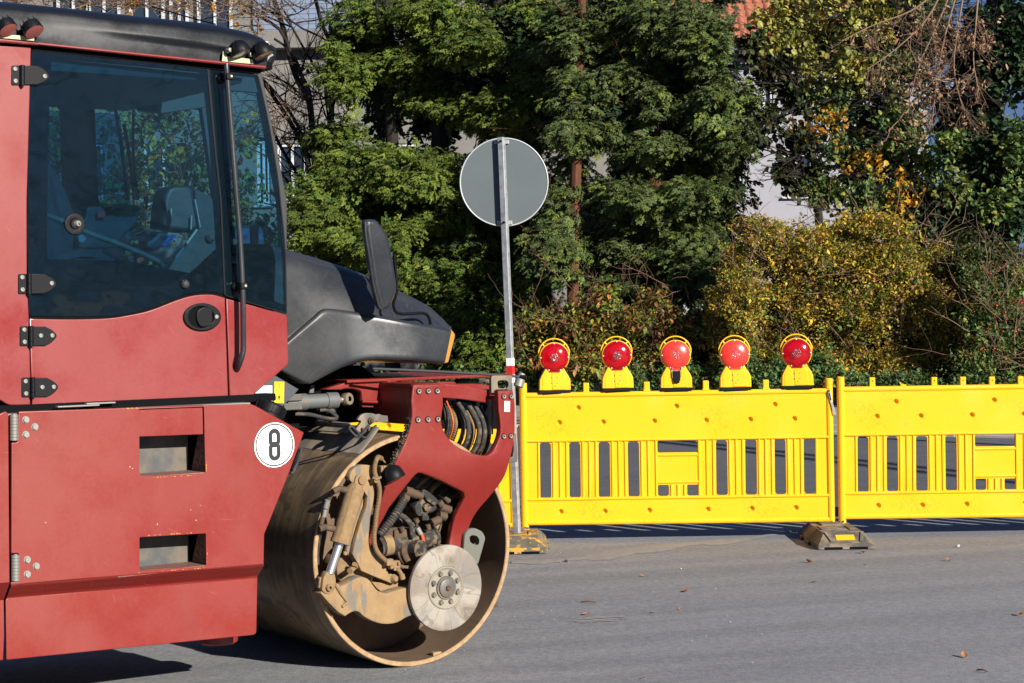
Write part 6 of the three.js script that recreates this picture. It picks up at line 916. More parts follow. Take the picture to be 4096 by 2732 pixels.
{ // right house: white walls, tall windows, red clay roof
  const z = -44, F = pz(z), t = thing('house', 'white house with tall windows and a red tiled roof at upper right', 'house', V3(0, 0, 0));
  const rect = (x0, y0, x1, y1) => { const p = F(x0, y0), q = F(x1, y1); return [[p.x, q.y], [q.x, q.y], [q.x, p.y], [p.x, p.y]]; };
  const a = F(1500, 128), b = F(2140, 1000), wins = [[1672, 358, 1706, 450], [1800, 352, 1868, 450], [1752, 190, 1776, 250], [1925, 352, 1990, 450], [1925, 190, 1990, 260], [2040, 190, 2090, 260]];
  part('wall', plate([[a.x, -0.1], [b.x, -0.1], [b.x, a.y], [a.x, a.y]], z, 0.3, { holes: wins.map((w) => rect(...w)), bevel: 0 }), mats.plasterWhite, t);
  for (const w of wins) windowIn(t, F, ...w, z - 0.06, w[2] - w[0] > 50 ? [0.42] : []);
  // roof slope with its clay tiles
  const e0 = F(1480, 120), e1 = F(2070, 120), slope = 38 * rad, roof = part('roof', (() => { const g = new THREE.BoxGeometry(e1.x - e0.x + 1.2, 0.1, 7); g.translate((e0.x + e1.x) / 2, 0, -3.5); const m = new THREE.Matrix4().makeRotationX(slope); g.applyMatrix4(m); g.translate(0, e0.y, z + 0.5); return g; })(), mats.tile, t);
  const rows = 18, cols = 16, x0 = F(1690, 0).x, tile = (() => { const r = []; for (let j = 0; j <= 1; j++) { const q = []; for (let i = 0; i <= 6; i++) { const u = i / 6; q.push(V3(u * 0.24, 0.02 + 0.035 * Math.sin(u * Math.PI * 1.6) - j * 0.02, -j * 0.36)); } r.push(q); } return uvBox(join([gridSurface(r), gridSurface([r[0], r[0].map((p) => V3(p.x, p.y - 0.025, p.z))])])); })();
  for (let j = 0; j < rows; j++) for (let i = 0; i < cols; i++) { const m = new THREE.Mesh(tile, mats.tile); m.name = 'roof_tile'; const d = 0.05 + j * 0.33; m.position.set(x0 - 0.4 + i * 0.238 + (j % 2) * 0.006, e0.y + 0.06 + d * Math.sin(slope), z + 0.5 - d * Math.cos(slope)); m.rotation.x = slope - 0.02 + rr(-0.01, 0.01); roof.add(m); }
  part('gutter', tube([V3(e0.x, e0.y - 0.03, z + 0.58), V3(e1.x, e1.y - 0.03, z + 0.58)], 0.07, { n: 2 }), mats.siding, t);
}

// ------------------------------------------------------------------ foliage
function sheetGeo(tris) { const g = new THREE.BufferGeometry(); g.setAttribute('position', new THREE.Float32BufferAttribute(tris.flat(2), 3)); g.computeVertexNormals(); g.setAttribute('uv', new THREE.Float32BufferAttribute(new Float32Array(tris.length * 6), 2)); return g; }
// one feathery yew spray: a drooping stem with needle leaflets on both sides and side twigs, about 1 long
function yewSpray(k) {
  const tris = [], put = (a, d, L, wd, n) => { const s = d.clone().cross(n).setLength(wd), b = a.clone().addScaledVector(d, L * 0.5), t = a.clone().addScaledVector(d, L); const p = (v) => [v.x, v.y, v.z]; tris.push([p(a), p(b.clone().add(s)), p(t)], [p(a), p(t), p(b.clone().sub(s))]); };
  const twigOf = (o, d, len, n) => { for (let i = 0; i < n; i++) { const f = (i + 0.6) / n, c = o.clone().addScaledVector(d, len * f).add(V3(0, -0.3 * len * f * f, 0)), up = V3(rr(-0.6, 0.6), 1, rr(-0.6, 0.6)).normalize(); for (const s of [-1, 1]) { const dir = d.clone().multiplyScalar(0.8).addScaledVector(d.clone().cross(up).normalize(), s * rr(0.4, 0.9)).add(V3(0, rr(-0.6, 0.1), 0)).normalize(); put(c, dir, 0.17 * (1.1 - 0.4 * f) * rr(0.8, 1.2), 0.052, up); } } };
  twigOf(V3(0, 0, 0), V3(1, 0.1, 0), 1, 9);
  for (let j = 0; j < 4; j++) { const f = 0.08 + j * 0.22, s = j % 2 ? 1 : -1; twigOf(V3(f, 0.02 - 0.25 * f * f, 0), V3(0.6, rr(-0.3, 0.15), s * rr(0.5, 0.8)).normalize(), 0.48 * (1 - 0.4 * f), 7); }
  return sheetGeo(tris);
}
function leafGeo(L, wd, fold) { const a = [0, 0, 0], t = [L, -0.12 * L, 0], m = [L * 0.45, 0.03 * L, 0], l1 = [L * 0.22, fold * wd, wd * 0.8], l2 = [L * 0.55, fold * wd, wd], r1 = [L * 0.22, fold * wd, -wd * 0.8], r2 = [L * 0.55, fold * wd, -wd]; return [[a, l1, m], [l1, l2, m], [l2, t, m], [a, m, r1], [r1, m, r2], [r2, m, t]]; }
function leafCluster(n, L, wd, spread, droop) { // a few leaves round a short twig
  const tris = []; for (let i = 0; i < n; i++) { const q = new THREE.Quaternion().setFromEuler(new THREE.Euler(rr(-0.7, 0.7), rr(0, 6.3), rr(-0.9, 0.3) - droop)), o = V3(rr(-1, 1), rr(-1, 1), rr(-1, 1)).multiplyScalar(spread), s = rr(0.7, 1.2); for (const tr of leafGeo(L * s, wd * s, 0.25)) tris.push(tr.map((p) => { const v = V3(...p).applyQuaternion(q).add(o); return [v.x, v.y, v.z]; })); } return sheetGeo(tris);
}
const leafMat = (rough = 0.55) => new THREE.MeshPhysicalMaterial({ color: 0xffffff, roughness: rough, transmission: 0.28, thickness: 0, ior: 1.3, side: THREE.DoubleSide });
const yewMat = leafMat(0.6), leafMatA = leafMat(0.5);
const sprays = [yewSpray(0), yewSpray(1), yewSpray(2)];
const small = [0, 1, 2].map(() => leafCluster(7, 0.085, 0.02, 0.10, 0.2)), round = [0, 1, 2].map(() => leafCluster(5, 0.12, 0.045, 0.11, 0.5)), tiny = [0, 1].map(() => leafCluster(9, 0.05, 0.014, 0.09, 0.1)), ivy = [0, 1].map(() => leafCluster(6, 0.09, 0.04, 0.10, 0.1)), crisp = [0, 1].map(() => leafCluster(6, 0.09, 0.016, 0.09, 0.9));
const col = (r, g, b) => new THREE.Color().setRGB(Math.min(r, 0.7), Math.min(g, 0.6), b);
const toward = V3(0, 0, 1);
function crown(parent, name, geos, mat, blobs, perM2, size, palette, o = {}) { // leaves through the outer shell of uneven clumps
  const lists = geos.map(() => []);
  for (const [px, py, rx, ry, z, den = 1, pal] of blobs) {
    const c = onZ(P(px, py), z), s = -z / 4166.6, ax = rx * s, ay = ry * s, az = (o.depth ?? 0.8) * Math.min(ax, ay * 1.3), n = Math.round(perM2 * ax * ay * Math.PI * den), tone = rr(0.8, 1.2);
    for (let i = 0; i < n; i++) {
      const d = V3(rr(-1, 1), rr(-1, 1), rr(-1, 1)); if (d.lengthSq() > 1 || d.lengthSq() < 0.01) { i--; continue; }
      d.normalize(); const bump = 0.72 + 0.36 * Math.sin(d.x * 5 + px) * Math.sin(d.y * 6 + py) + 0.14 * Math.sin(d.z * 9), R_ = bump * Math.pow(rr(o.inner ?? 0.25, 1), 0.5);
      const p = V3(c.x + d.x * ax * R_, c.y + d.y * ay * R_, c.z + d.z * az * R_);
      if (p.y < 0.1) continue;
      const e = d.clone().add(V3(rr(-0.6, 0.6), rr(-0.6, 0.5) - (o.droop ?? 0.3), rr(-0.2, 0.9))).normalize();
      lists[Math.floor(rnd() * geos.length)].push([p, e, size * rr(0.7, 1.3), pal ?? palette, tone]);
    }
  }
  place(parent, name, geos, mat, lists);
}
function place(parent, name, geos, mat, lists) {
  lists.forEach((L, k) => {
    if (!L.length) return;
    const m = new THREE.InstancedMesh(geos[k], mat, L.length), M4 = new THREE.Matrix4(), Q4 = new THREE.Quaternion(), S = V3(1, 1, 1);
    L.forEach(([p, e, s, pal, tone], i) => { const up = V3(rr(-0.5, 0.5), 1, rr(-0.5, 0.5)), x = e, zz = x.clone().cross(up).normalize(), yy = zz.clone().cross(x); M4.makeBasis(x, yy, zz); Q4.setFromRotationMatrix(M4); M4.compose(p, Q4, S.setScalar(s)); m.setMatrixAt(i, M4); const c = pick(pal), v = tone * rr(0.75, 1.25); m.setColorAt(i, col(c[0] * v, c[1] * v, c[2] * v)); });
    m.name = name; m.userData.kind = 'stuff'; m.frustumCulled = false; parent.add(m);
  });
}
function boughs(parent, name, geos, mat, blobs, perM2, each, size, palette, o = {}) { // foliage gathered in drooping tufts on the near and outer side of each clump
  const lists = geos.map(() => []);
  for (const [px, py, rx, ry, z] of blobs) {
    const c = onZ(P(px, py), z), s = -z / 4166.6, ax = rx * s, ay = ry * s, az = 0.8 * Math.min(ax, ay * 1.4), n = Math.max(2, Math.round(perM2 * ax * ay * Math.PI));
    for (let k = 0; k < n; k++) {
      let d; do d = V3(rr(-1, 1), rr(-1, 1), rr(-0.7, 1)); while (d.lengthSq() > 1 || d.lengthSq() < 0.15);
      const R_ = 0.92, t = V3(c.x + d.x * ax * R_, c.y + d.y * ay * R_, c.z + d.z * az * R_), r = rr(0.16, 0.34), tone = rr(0.72, 1.25), lean = V3(d.x * 0.6, -0.35, d.z * 0.6 + 0.35);
      if (t.y < 0.15) continue;
      for (let i = 0; i < each; i++) { let q; do q = V3(rr(-1, 1), rr(-1, 1), rr(-1, 1)); while (q.lengthSq() > 1); const p = V3(t.x + q.x * r * 1.25, t.y + q.y * r * 0.62 - 0.5 * (q.x * q.x + q.z * q.z) * r * 0.5, t.z + q.z * r * 1.1); const e = q.clone().setY(q.y * 0.4).normalize().multiplyScalar(0.8).add(lean).add(V3(rr(-0.35, 0.35), rr(-0.35, 0.2), rr(-0.35, 0.35))).normalize(); lists[Math.floor(rnd() * geos.length)].push([p, e, size * rr(0.7, 1.25), palette, tone]); }
    }
  }
  place(parent, name, geos, mat, lists);
}
function limb(pts, r0, r1, m = 6) { // tapered bough through points
  const c = new THREE.CatmullRomCurve3(pts), n = Math.max(4, pts.length * 4), g = new THREE.TubeGeometry(c, n, 1, m, false), p = g.attributes.position;
  for (let i = 0; i <= n; i++) { const o = c.getPointAt(i / n), r = mix(r0, r1, i / n); for (let j = 0; j <= m; j++) { const k = i * (m + 1) + j; p.setXYZ(k, o.x + (p.getX(k) - o.x) * r, o.y + (p.getY(k) - o.y) * r, o.z + (p.getZ(k) - o.z) * r); } }
  g.computeVertexNormals(); return g;
}
function branchlets(o, dir, len, r, depth, out, bend = 0.5, tips) { // a bough that forks into twigs
  const pts = [o.clone()]; let d = dir.clone(), p = o.clone(); const n = 4;
  for (let i = 0; i < n; i++) { d.add(V3(rr(-1, 1), rr(-0.8, 0.9), rr(-1, 1)).multiplyScalar(bend * 0.45)).normalize(); p = p.clone().addScaledVector(d, len / n); pts.push(p); }
  out.push(limb(pts, r, r * 0.55, r > 0.02 ? 6 : 4)); if (tips && depth === 0) tips.push(p);
  if (depth > 0) { const k = depth > 1 ? 3 : 4; for (let i = 0; i < k; i++) { const at = pts[1 + Math.floor(rnd() * n)]; branchlets(at, d.clone().add(V3(rr(-1, 1), rr(-0.7, 1), rr(-1, 1)).multiplyScalar(0.9)).normalize(), len * rr(0.45, 0.75), r * 0.5, depth - 1, out, bend, tips); } }
}
const green1 = [[0.15, 0.21, 0.028], [0.11, 0.165, 0.022], [0.155, 0.205, 0.028], [0.075, 0.135, 0.022], [0.20, 0.24, 0.036], [0.125, 0.175, 0.03]];
const green2 = [[0.10, 0.145, 0.038], [0.125, 0.17, 0.044], [0.075, 0.12, 0.032], [0.16, 0.20, 0.034], [0.12, 0.15, 0.06]];
const autumn = [[0.55, 0.40, 0.03], [0.45, 0.30, 0.05], [0.46, 0.32, 0.022], [0.36, 0.28, 0.03], [0.12, 0.17, 0.03], [0.52, 0.37, 0.03], [0.19, 0.21, 0.022], [0.38, 0.18, 0.04], [0.30, 0.19, 0.06], [0.24, 0.24, 0.03], [0.2, 0.2, 0.04], [0.17, 0.2, 0.035], [0.27, 0.17, 0.07], [0.2, 0.12, 0.06], [0.42, 0.25, 0.05], [0.14, 0.19, 0.025], [0.09, 0.14, 0.025]];
const rusty = [[0.34, 0.15, 0.05], [0.4, 0.18, 0.05], [0.14, 0.2, 0.035], [0.2, 0.26, 0.04], [0.16, 0.09, 0.035], [0.11, 0.14, 0.022], [0.19, 0.2, 0.03], [0.34, 0.25, 0.03], [0.16, 0.05, 0.04], [0.09, 0.14, 0.03]];
const broad = [[0.075, 0.13, 0.03], [0.10, 0.155, 0.035], [0.15, 0.19, 0.04], [0.055, 0.105, 0.028], [0.22, 0.24, 0.045], [0.08, 0.135, 0.045]];
const broadYellow = [[0.36, 0.32, 0.07], [0.28, 0.27, 0.06], [0.2, 0.21, 0.04], [0.3, 0.21, 0.04], [0.14, 0.16, 0.03]];
const orangeLeaf = [[0.5, 0.21, 0.012], [0.45, 0.25, 0.02], [0.36, 0.24, 0.02]];
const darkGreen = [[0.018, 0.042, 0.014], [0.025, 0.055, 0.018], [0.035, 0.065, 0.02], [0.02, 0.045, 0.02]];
const maple = [[0.03, 0.045, 0.010], [0.045, 0.05, 0.012], [0.05, 0.04, 0.01], [0.025, 0.04, 0.012]];  // dark tones carry the maple's shade in the leaf colour
const crispBrown = [[0.36, 0.21, 0.115], [0.30, 0.17, 0.09], [0.44, 0.28, 0.16], [0.24, 0.13, 0.07]];
const cover = [[0.065, 0.135, 0.035], [0.11, 0.19, 0.045], [0.09, 0.155, 0.065], [0.14, 0.21, 0.05], [0.12, 0.13, 0.04]];

{ // left yew
  const z = -33, t = thing('yew_tree', 'bright green yew with drooping sprays between the bare tree and the round sign', 'conifer', onGround([0, 0], 0).set(0, 0, 0));
  const b = [[830, 50, 80, 60], [905, 140, 85, 50], [785, 170, 45, 85], [1000, 30, 90, 50], [1100, 100, 85, 55], [1200, 25, 80, 60], [985, 215, 90, 42], [1075, 255, 85, 38], [1175, 235, 75, 65], [1235, 160, 60, 75], [770, 330, 60, 55], [1185, 330, 50, 40],
    [850, 375, 105, 48], [765, 430, 78, 42], [930, 400, 95, 50], [835, 470, 125, 50], [955, 490, 105, 60], [1020, 405, 70, 60], [740, 500, 78, 32], [860, 555, 105, 48], [1000, 580, 105, 68], [1075, 500, 85, 85], [925, 640, 115, 55], [1065, 680, 105, 80], [1125, 770, 85, 85], [1150, 620, 60, 75], [800, 590, 75, 30], [1000, 750, 90, 70], [1080, 830, 95, 55], [1225, 640, 60, 70], [1240, 460, 40, 60]].map((q, i) => [...q, z + (i % 5) * 0.35 - 0.7]);
  boughs(t, 'crown', sprays, yewMat, [...b, [705, 495, 48, 20, z + 0.6], [700, 535, 55, 22, z + 0.5], [745, 560, 60, 26, z + 0.4], [735, 460, 45, 25, z + 0.3]].map(([x, y, a, c2, ...q]) => [x, y, a * 1.1, c2 * 1.12, ...q]), 11, 64, 0.155, green1);
  crown(t, 'back_foliage', sprays, yewMat, b, 110, 0.26, green1, { droop: 0.5 });
  crown(t, 'shaded_inner_foliage', sprays, yewMat, [[900, 120, 110, 150, z - 1.2], [1010, 190, 120, 130, z - 1.2], [960, 560, 220, 260, z - 1.3], [1180, 230, 80, 170, z - 1.2], [1150, 20, 110, 60, z - 1], [1190, 520, 90, 200, z - 1.3], [1240, 130, 60, 180, z - 1]], 70, 0.55, darkGreen, { droop: 0.4, inner: 0.1 });  // dark sprays paint the crown's own shade into its gaps
  const g = []; for (const [x, y, x2, y2, r] of [[1010, 1000, 990, -200, 0.22], [900, 1000, 880, -200, 0.16], [1130, 1000, 1140, -200, 0.17]]) g.push(limb([pz(z - 0.6)(x, y), pz(z - 0.5)((x + x2) / 2 + 12, (y + y2) / 2), pz(z - 0.4)(x2, y2)], r, r * 0.6, 10));
  for (let i = 0; i < 34; i++) { const y = rr(0, 800), x = pick([1005, 890, 1135]); branchlets(pz(z - 0.8)(x, y), V3(rr(-1, 1), rr(-0.1, 0.5), rr(-0.2, 0.7)).normalize(), rr(0.7, 1.3), 0.025, 1, g, 0.35); }
  part('trunk', g, mats.barkDark, t);
}
{ // right yew with rusty bark
  const z = -31, t = thing('yew_tree', 'dark green yew with rust-orange bark right of the round sign', 'conifer');
  const b = [[1330, 50, 75, 60], [1430, 35, 85, 55], [1530, 60, 105, 70], [1620, 90, 78, 80], [1560, 185, 120, 70], [1455, 160, 85, 60], [1350, 200, 65, 45], [1645, 240, 80, 75], [1530, 290, 120, 60], [1420, 285, 85, 45], [1340, 300, 50, 38], [1690, 310, 50, 45], [1605, 370, 100, 52], [1470, 370, 85, 45], [1410, 440, 70, 58], [1540, 450, 115, 62], [1620, 445, 55, 55], [1445, 545, 100, 70], [1565, 550, 105, 72], [1610, 620, 55, 45], [1405, 640, 70, 62], [1500, 650, 110, 55], [1290, 490, 34, 60], [1275, 570, 50, 60], [1300, 90, 45, 90], [1325, 130, 40, 60], [1318, 240, 40, 60], [1300, 300, 30, 40], [1340, 420, 22, 40], [1345, 520, 25, 40], [1495, 230, 50, 50, ], [1500, 330, 45, 40], [1318, 380, 28, 34], [1322, 60, 40, 50]].map((q, i) => [...q, z + (i % 4) * 0.4 - 0.5]);
  boughs(t, 'crown', sprays, yewMat, b.map(([x, y, a, c2, ...q]) => [x, y, a * 1.1, c2 * 1.12, ...q]), 12, 64, 0.15, green2);
  crown(t, 'back_foliage', sprays, yewMat, b, 120, 0.26, green2, { droop: 0.9 });
  crown(t, 'shaded_inner_foliage', sprays, yewMat, [[1490, 170, 200, 260, z - 1.0], [1480, 540, 160, 190, z - 1.0], [1600, 380, 90, 300, z - 1]], 75, 0.55, darkGreen, { droop: 0.4, inner: 0.1 });  // darker sprays behind, self-shadow of the crown given as colour
  const g = [limb([pz(z + 0.25)(1312, 900), pz(z + 0.25)(1316, 620), pz(z + 0.2)(1322, 400), pz(z)(1330, 150), pz(z)(1340, -150)], 0.11, 0.08, 10), limb([pz(z)(1480, 900), pz(z)(1500, 400), pz(z)(1500, -150)], 0.2, 0.12, 10)];
  for (let i = 0; i < 26; i++) { const y = rr(0, 700), x = pick([1326, 1495, 1495]); branchlets(pz(z - 0.4)(x, y), V3(rr(-1, 1), rr(-0.3, 0.5), rr(-0.3, 0.6)).normalize(), rr(0.6, 1.1), 0.022, 1, g, 0.35); }
  part('trunk', g, mats.barkRed, t);
}
{ // bare tree with many dark stems behind the cab
  const z = -35.2, F = pz(z), t = thing('bare_tree', 'nearly leafless tree with many dark slanting stems behind the cab', 'tree'), g = [], tips = [];
  const Wn = (x, y) => onZ([1000 + x / 1.508, y / 1.508], z);
  const stems = [[[470, 1500], [400, 1000], [345, 600], [270, 470], [235, 330], [190, 160], [150, 0], [110, -120], 0.062], [[430, 1500], [380, 900], [345, 530], [285, 430], [250, 300], [200, 200], [90, 120], [-40, 60], 0.04], [[520, 1500], [480, 1000], [490, 720], [475, 560], [482, 400], [490, 290], [420, 100], [390, 0], [360, -120], 0.05], [[440, 1500], [370, 1050], [330, 920], [250, 770], [160, 620], [60, 480], [-40, 400], 0.05], [[420, 1500], [360, 1010], [300, 800], [250, 690], [150, 560], [40, 440], [-60, 330], 0.036], [[430, 1600], [365, 1230], [330, 1110], [240, 960], [170, 840], [120, 760], 0.042], [[410, 1700], [345, 1300], [300, 1200], [190, 1050], [140, 1000], 0.036], [[390, 1700], [330, 1560], [305, 1440], [260, 1330], [180, 1210], [130, 1150], 0.04], [[500, 1500], [430, 1000], [400, 800], [380, 680], [330, 560], [300, 400], [210, 280], [150, 230], 0.034], [[520, 1500], [500, 900], [490, 640], [450, 520], [410, 440], [330, 290], [250, 150], [200, 100], [120, 40], 0.028], [[500, 1200], [485, 300], [470, 240], [330, 180], [200, 100], [80, 60], 0.024], [[510, 1400], [495, 700], [540, 520], [560, 330], [540, 150], [520, 0], 0.026], [[460, 1400], [410, 900], [440, 640], [560, 560], [640, 540], 0.022]];
  stems.forEach((s, i) => { const r = s[s.length - 1], pts = [[s[0][0] + 40, 2440], ...s.slice(0, -1)].map(([x, y], k) => Wn(x + rr(-8, 8), y).add(V3(0, 0, Math.sin(i * 2.1 + k) * 0.25))); g.push(limb(pts, r * 1.5, r * 0.7, 8)); for (let k = 0; k < 5; k++) { const c = new THREE.CatmullRomCurve3(pts).getPointAt(rr(0.45, 0.98)); branchlets(c, V3(rr(-1, 0.8), rr(-0.1, 0.9), rr(-0.4, 0.8)).normalize(), rr(0.5, 1.2), 0.018, 2, g, 0.6, tips); } });
  for (const [x0, y0, x1, y1] of [[640, 250, 740, 215], [620, 330, 720, 300], [230, -20, 560, 30], [120, -10, 480, 12], [40, -15, 330, 8], [600, 60, 700, 20]]) for (let k = 0; k < 6; k++) branchlets(F(mix(x0, x1, k / 5), mix(y0, y1, k / 5)), V3(rr(-1, 0.6), rr(-0.4, 0.6), rr(-0.3, 0.7)).normalize(), rr(0.5, 1.1), 0.014, 2, g, 0.7, tips);
  part('trunk', g, mats.barkDark, t);
  const tw = []; for (const [x0, y0, x1, y1, n] of [[630, 262, 745, 228, 34], [20, 0, 620, 30, 230], [560, 60, 700, 10, 14], [630, 300, 700, 270, 8]]) for (let k = 0; k < n; k++) { const u = rnd(); branchlets(F(mix(x0, x1, u), mix(y0, y1, u) + rr(-12, 12)).add(V3(0, 0, 0.3)), V3(rr(-1, 1), rr(-0.5, 0.7), rr(0, 0.6)).normalize(), rr(0.25, 0.6), 0.008, 1, tw, 0.9, tips); }
  part('twigs', tw, mats.twigPale, t);
  crown(t, 'remaining_leaves', round, leafMatA, [[520, 25, 110, 50, z + 0.3, 1.6, orangeLeaf], [330, 10, 160, 22, z + 0.3, 1.8, orangeLeaf], [650, 200, 60, 60, z + 0.3, 0.4, orangeLeaf], [660, 300, 50, 60, z + 0.3, 0.4, orangeLeaf], [700, 140, 60, 70, z, 0.5, maple], [680, 250, 60, 60, z, 0.5, maple]], 3.2, 0.9, orangeLeaf);
}
{ // big golden shrub
  const z = -28.6, t = thing('autumn_shrub', 'large golden autumn shrub behind the two lamps at the right', 'shrub');
  const b = [[1770, 560, 100, 75], [1900, 565, 125, 80], [2035, 600, 115, 85], [1705, 690, 75, 95], [1830, 700, 125, 105], [1980, 720, 135, 115], [2120, 700, 90, 105], [2175, 795, 80, 75], [1755, 800, 105, 75], [1900, 830, 135, 65], [2060, 840, 125, 55], [2010, 515, 90, 32], [1725, 520, 55, 28], [1690, 790, 60, 70]].map((q, i) => [...q, z + (i % 4) * 0.22, 1]); b.push([1690, 600, 45, 60, z, 1], [1660, 730, 50, 100, z, 1], [1665, 850, 70, 50, z, 1], [1720, 870, 90, 40, z, 1], [2000, 880, 240, 40, z, 1], [2160, 850, 110, 60, z, 1], [2200, 690, 70, 90, z + 0.2, 1], [2225, 800, 65, 70, z + 0.2, 1], [2150, 600, 65, 55, z, 0.9]);
  crown(t, 'foliage', [...small, ...tiny], leafMatA, [...b, [1900, 640, 270, 190, z, 0.28]], 1050, 0.72, autumn, { inner: 0.15 });
  crown(t, 'shaded_inner_foliage', small, leafMatA, [[1890, 700, 230, 190, z - 0.7], [2050, 830, 230, 90, z - 0.6], [1700, 830, 130, 90, z - 0.6], [2120, 660, 110, 180, z - 0.9]], 260, 1.3, maple, { inner: 0.05 });  // dark leaves painted as the shaded inside of the shrub
  const g = []; for (let i = 0; i < 110; i++) { const x = rr(1680, 2200), y = rr(520, 860); branchlets(pz(z + rr(0, 0.5))(x, y), V3(rr(-0.8, 0.8), rr(0.1, 1), rr(-0.1, 0.8)).normalize(), rr(0.35, 0.8), 0.008, 1, g, 0.5); }
  part('branches', g, mats.twigPale, t);
}
{ // rusty low shrub
  const z = -29.5, t = thing('autumn_shrub', 'low rusty brown and green shrub behind the three left lamps', 'shrub');
  const b = [[1230, 770, 65, 75], [1320, 745, 75, 52], [1320, 825, 115, 52], [1430, 745, 75, 45], [1450, 815, 95, 55], [1560, 765, 85, 62], [1580, 832, 95, 45], [1640, 760, 50, 70], [1390, 690, 40, 40], [1500, 700, 50, 45]].map((q, i) => [...q, z + (i % 3) * 0.25, 1]);
  crown(t, 'foliage', small, leafMatA, [...b, [1420, 760, 230, 95, z + 0.3, 0.3]], 760, 1.05, rusty, { inner: 0.15 });
  crown(t, 'shaded_inner_foliage', small, leafMatA, [[1410, 800, 260, 80, z - 0.6], [1650, 800, 110, 100, z - 0.5]], 260, 1.3, [...maple, ...darkGreen], { inner: 0.05 });  // shade inside the shrub, put in as dark leaf colour
  const g = []; for (let i = 0; i < 60; i++) { const x = rr(1180, 1680), y = rr(650, 870); branchlets(pz(z + rr(0, 0.6))(x, y), V3(rr(-0.8, 0.8), rr(0, 1), rr(-0.1, 0.8)).normalize(), rr(0.4, 0.9), 0.009, 1, g, 0.6); }
  part('branches', g, mats.twig, t);
}
{ // broad-leaved tree over the golden shrub
  const z = -30, t = thing('broadleaf_tree', 'broad-leaved tree with green and yellowing round leaves above the golden shrub', 'tree');
  const b = [[1900, 230, 80, 80, z, 0.8], [2000, 160, 100, 80, z, 0.9], [1950, 350, 100, 70, z, 0.8], [2060, 300, 90, 90, z + 0.3, 1], [1890, 440, 80, 60, z, 0.7], [2000, 455, 100, 70, z + 0.3, 1], [2100, 450, 80, 80, z + 0.3, 1], [2125, 550, 60, 50, z + 0.4, 1], [1960, 530, 80, 30, z + 0.3, 0.9], [1850, 60, 90, 60, z, 1, broadYellow], [1880, 0, 90, 45, z, 1, broadYellow], [2010, -10, 100, 50, z, 1, broadYellow], [2120, 0, 100, 60, z - 0.2, 1], [1800, 10, 40, 40, z, 0.8, broadYellow], [1800, 95, 60, 40, z + 0.3, 0.8, broadYellow], [1860, 150, 60, 50, z + 0.3, 0.6, broadYellow], [1990, 50, 110, 70, z + 0.2, 1, broadYellow], [1960, 150, 90, 50, z + 0.4, 0.6, broadYellow], [1900, 280, 110, 70, z + 0.5, 0.12, orangeLeaf], [2075, 450, 60, 95, z + 0.7, 0.2, orangeLeaf], [1990, 380, 120, 90, z + 0.6, 0.08, orangeLeaf], [2130, 380, 60, 60, z + 0.3, 0.8], [1770, 40, 60, 50, z, 0.7, broadYellow], [2090, 150, 90, 90, z - 0.4, 0.8], [2150, 80, 70, 80, z - 0.4, 0.8], [2170, 230, 50, 80, z - 0.4, 0.8], [2110, 20, 90, 50, z - 0.4, 0.9], [2130, 620, 40, 60, z + 0.2, 0.8]];
  crown(t, 'crown', round, leafMatA, b, 170, 0.82, broad, { inner: 0.15, droop: 0.5 });
  crown(t, 'shaded_inner_foliage', round, leafMatA, [[2010, 320, 130, 220, z - 0.9], [2010, 60, 180, 80, z - 0.8], [2090, 480, 110, 110, z - 0.7]], 60, 1.2, darkGreen, { inner: 0.05 });  // dark green fill: the crown's inner shade as colour
  const g = [limb([pz(z - 0.5)(2120, 1000), pz(z - 0.4)(2090, 500), pz(z - 0.2)(2040, 200), pz(z)(2000, -100)], 0.16, 0.08, 8)];
  for (let i = 0; i < 70; i++) { const y = rr(-20, 520), x = mix(2020, 2100, y / 500); branchlets(pz(z - 0.1)(x, y), V3(rr(-1, 0.7), rr(-0.5, 0.6), rr(-0.2, 0.8)).normalize(), rr(0.6, 1.6), 0.022, 2, g, 0.5); }
  part('trunk', g, mats.barkDark, t);
}
{ // withered hanging branches
  const z = -27.5, t = thing('withered_branch', 'hanging grey branches with crisp brown leaves at the upper right', 'branch'), g = [], pts = [];
  for (const s of [[[2180, -60], [2130, 40], [2060, 110], [1990, 160]], [[2200, -60], [2150, 60], [2110, 150], [2075, 260], [2040, 300]], [[2220, -60], [2200, 60], [2190, 150], [2205, 230], [2230, 290]], [[2250, -60], [2240, 60], [2235, 140], [2245, 200]], [[2190, -60], [2100, 20], [2000, 60], [1940, 90]], [[2210, -60], [2170, 80], [2150, 190], [2140, 280]]]) { const c = s.map(([x, y], i) => pz(z + 0.15 * i)(x, y)); g.push(limb(c, 0.018, 0.006, 6)); const cv = new THREE.CatmullRomCurve3(c); for (let i = 0; i < 24; i++) branchlets(cv.getPointAt(rr(0.25, 1)), V3(rr(-0.7, 0.7), rr(-1, -0.2), rr(-0.2, 0.5)).normalize(), rr(0.2, 0.5), 0.0045, 1, g, 0.4, pts); }
  part('branches', g, mats.twigPale, t);
  const L = pts.filter(() => rnd() < 0.5), m = new THREE.InstancedMesh(crisp[0], leafMatA, L.length), M4 = new THREE.Matrix4(); for (let i = 0; i < L.length; i++) { const p = L[i]; M4.compose(V3(p.x + rr(-0.05, 0.05), p.y + rr(-0.05, 0.1), p.z + rr(-0.05, 0.05)), new THREE.Quaternion().setFromEuler(new THREE.Euler(rr(0, 6), rr(0, 6), rr(0, 6))), V3(1, 1, 1).multiplyScalar(rr(0.45, 0.85))); m.setMatrixAt(i, M4); const c = pick(crispBrown); m.setColorAt(i, col(...c)); }
  m.name = 'dry_leaves'; m.userData.kind = 'stuff'; t.add(m);
}
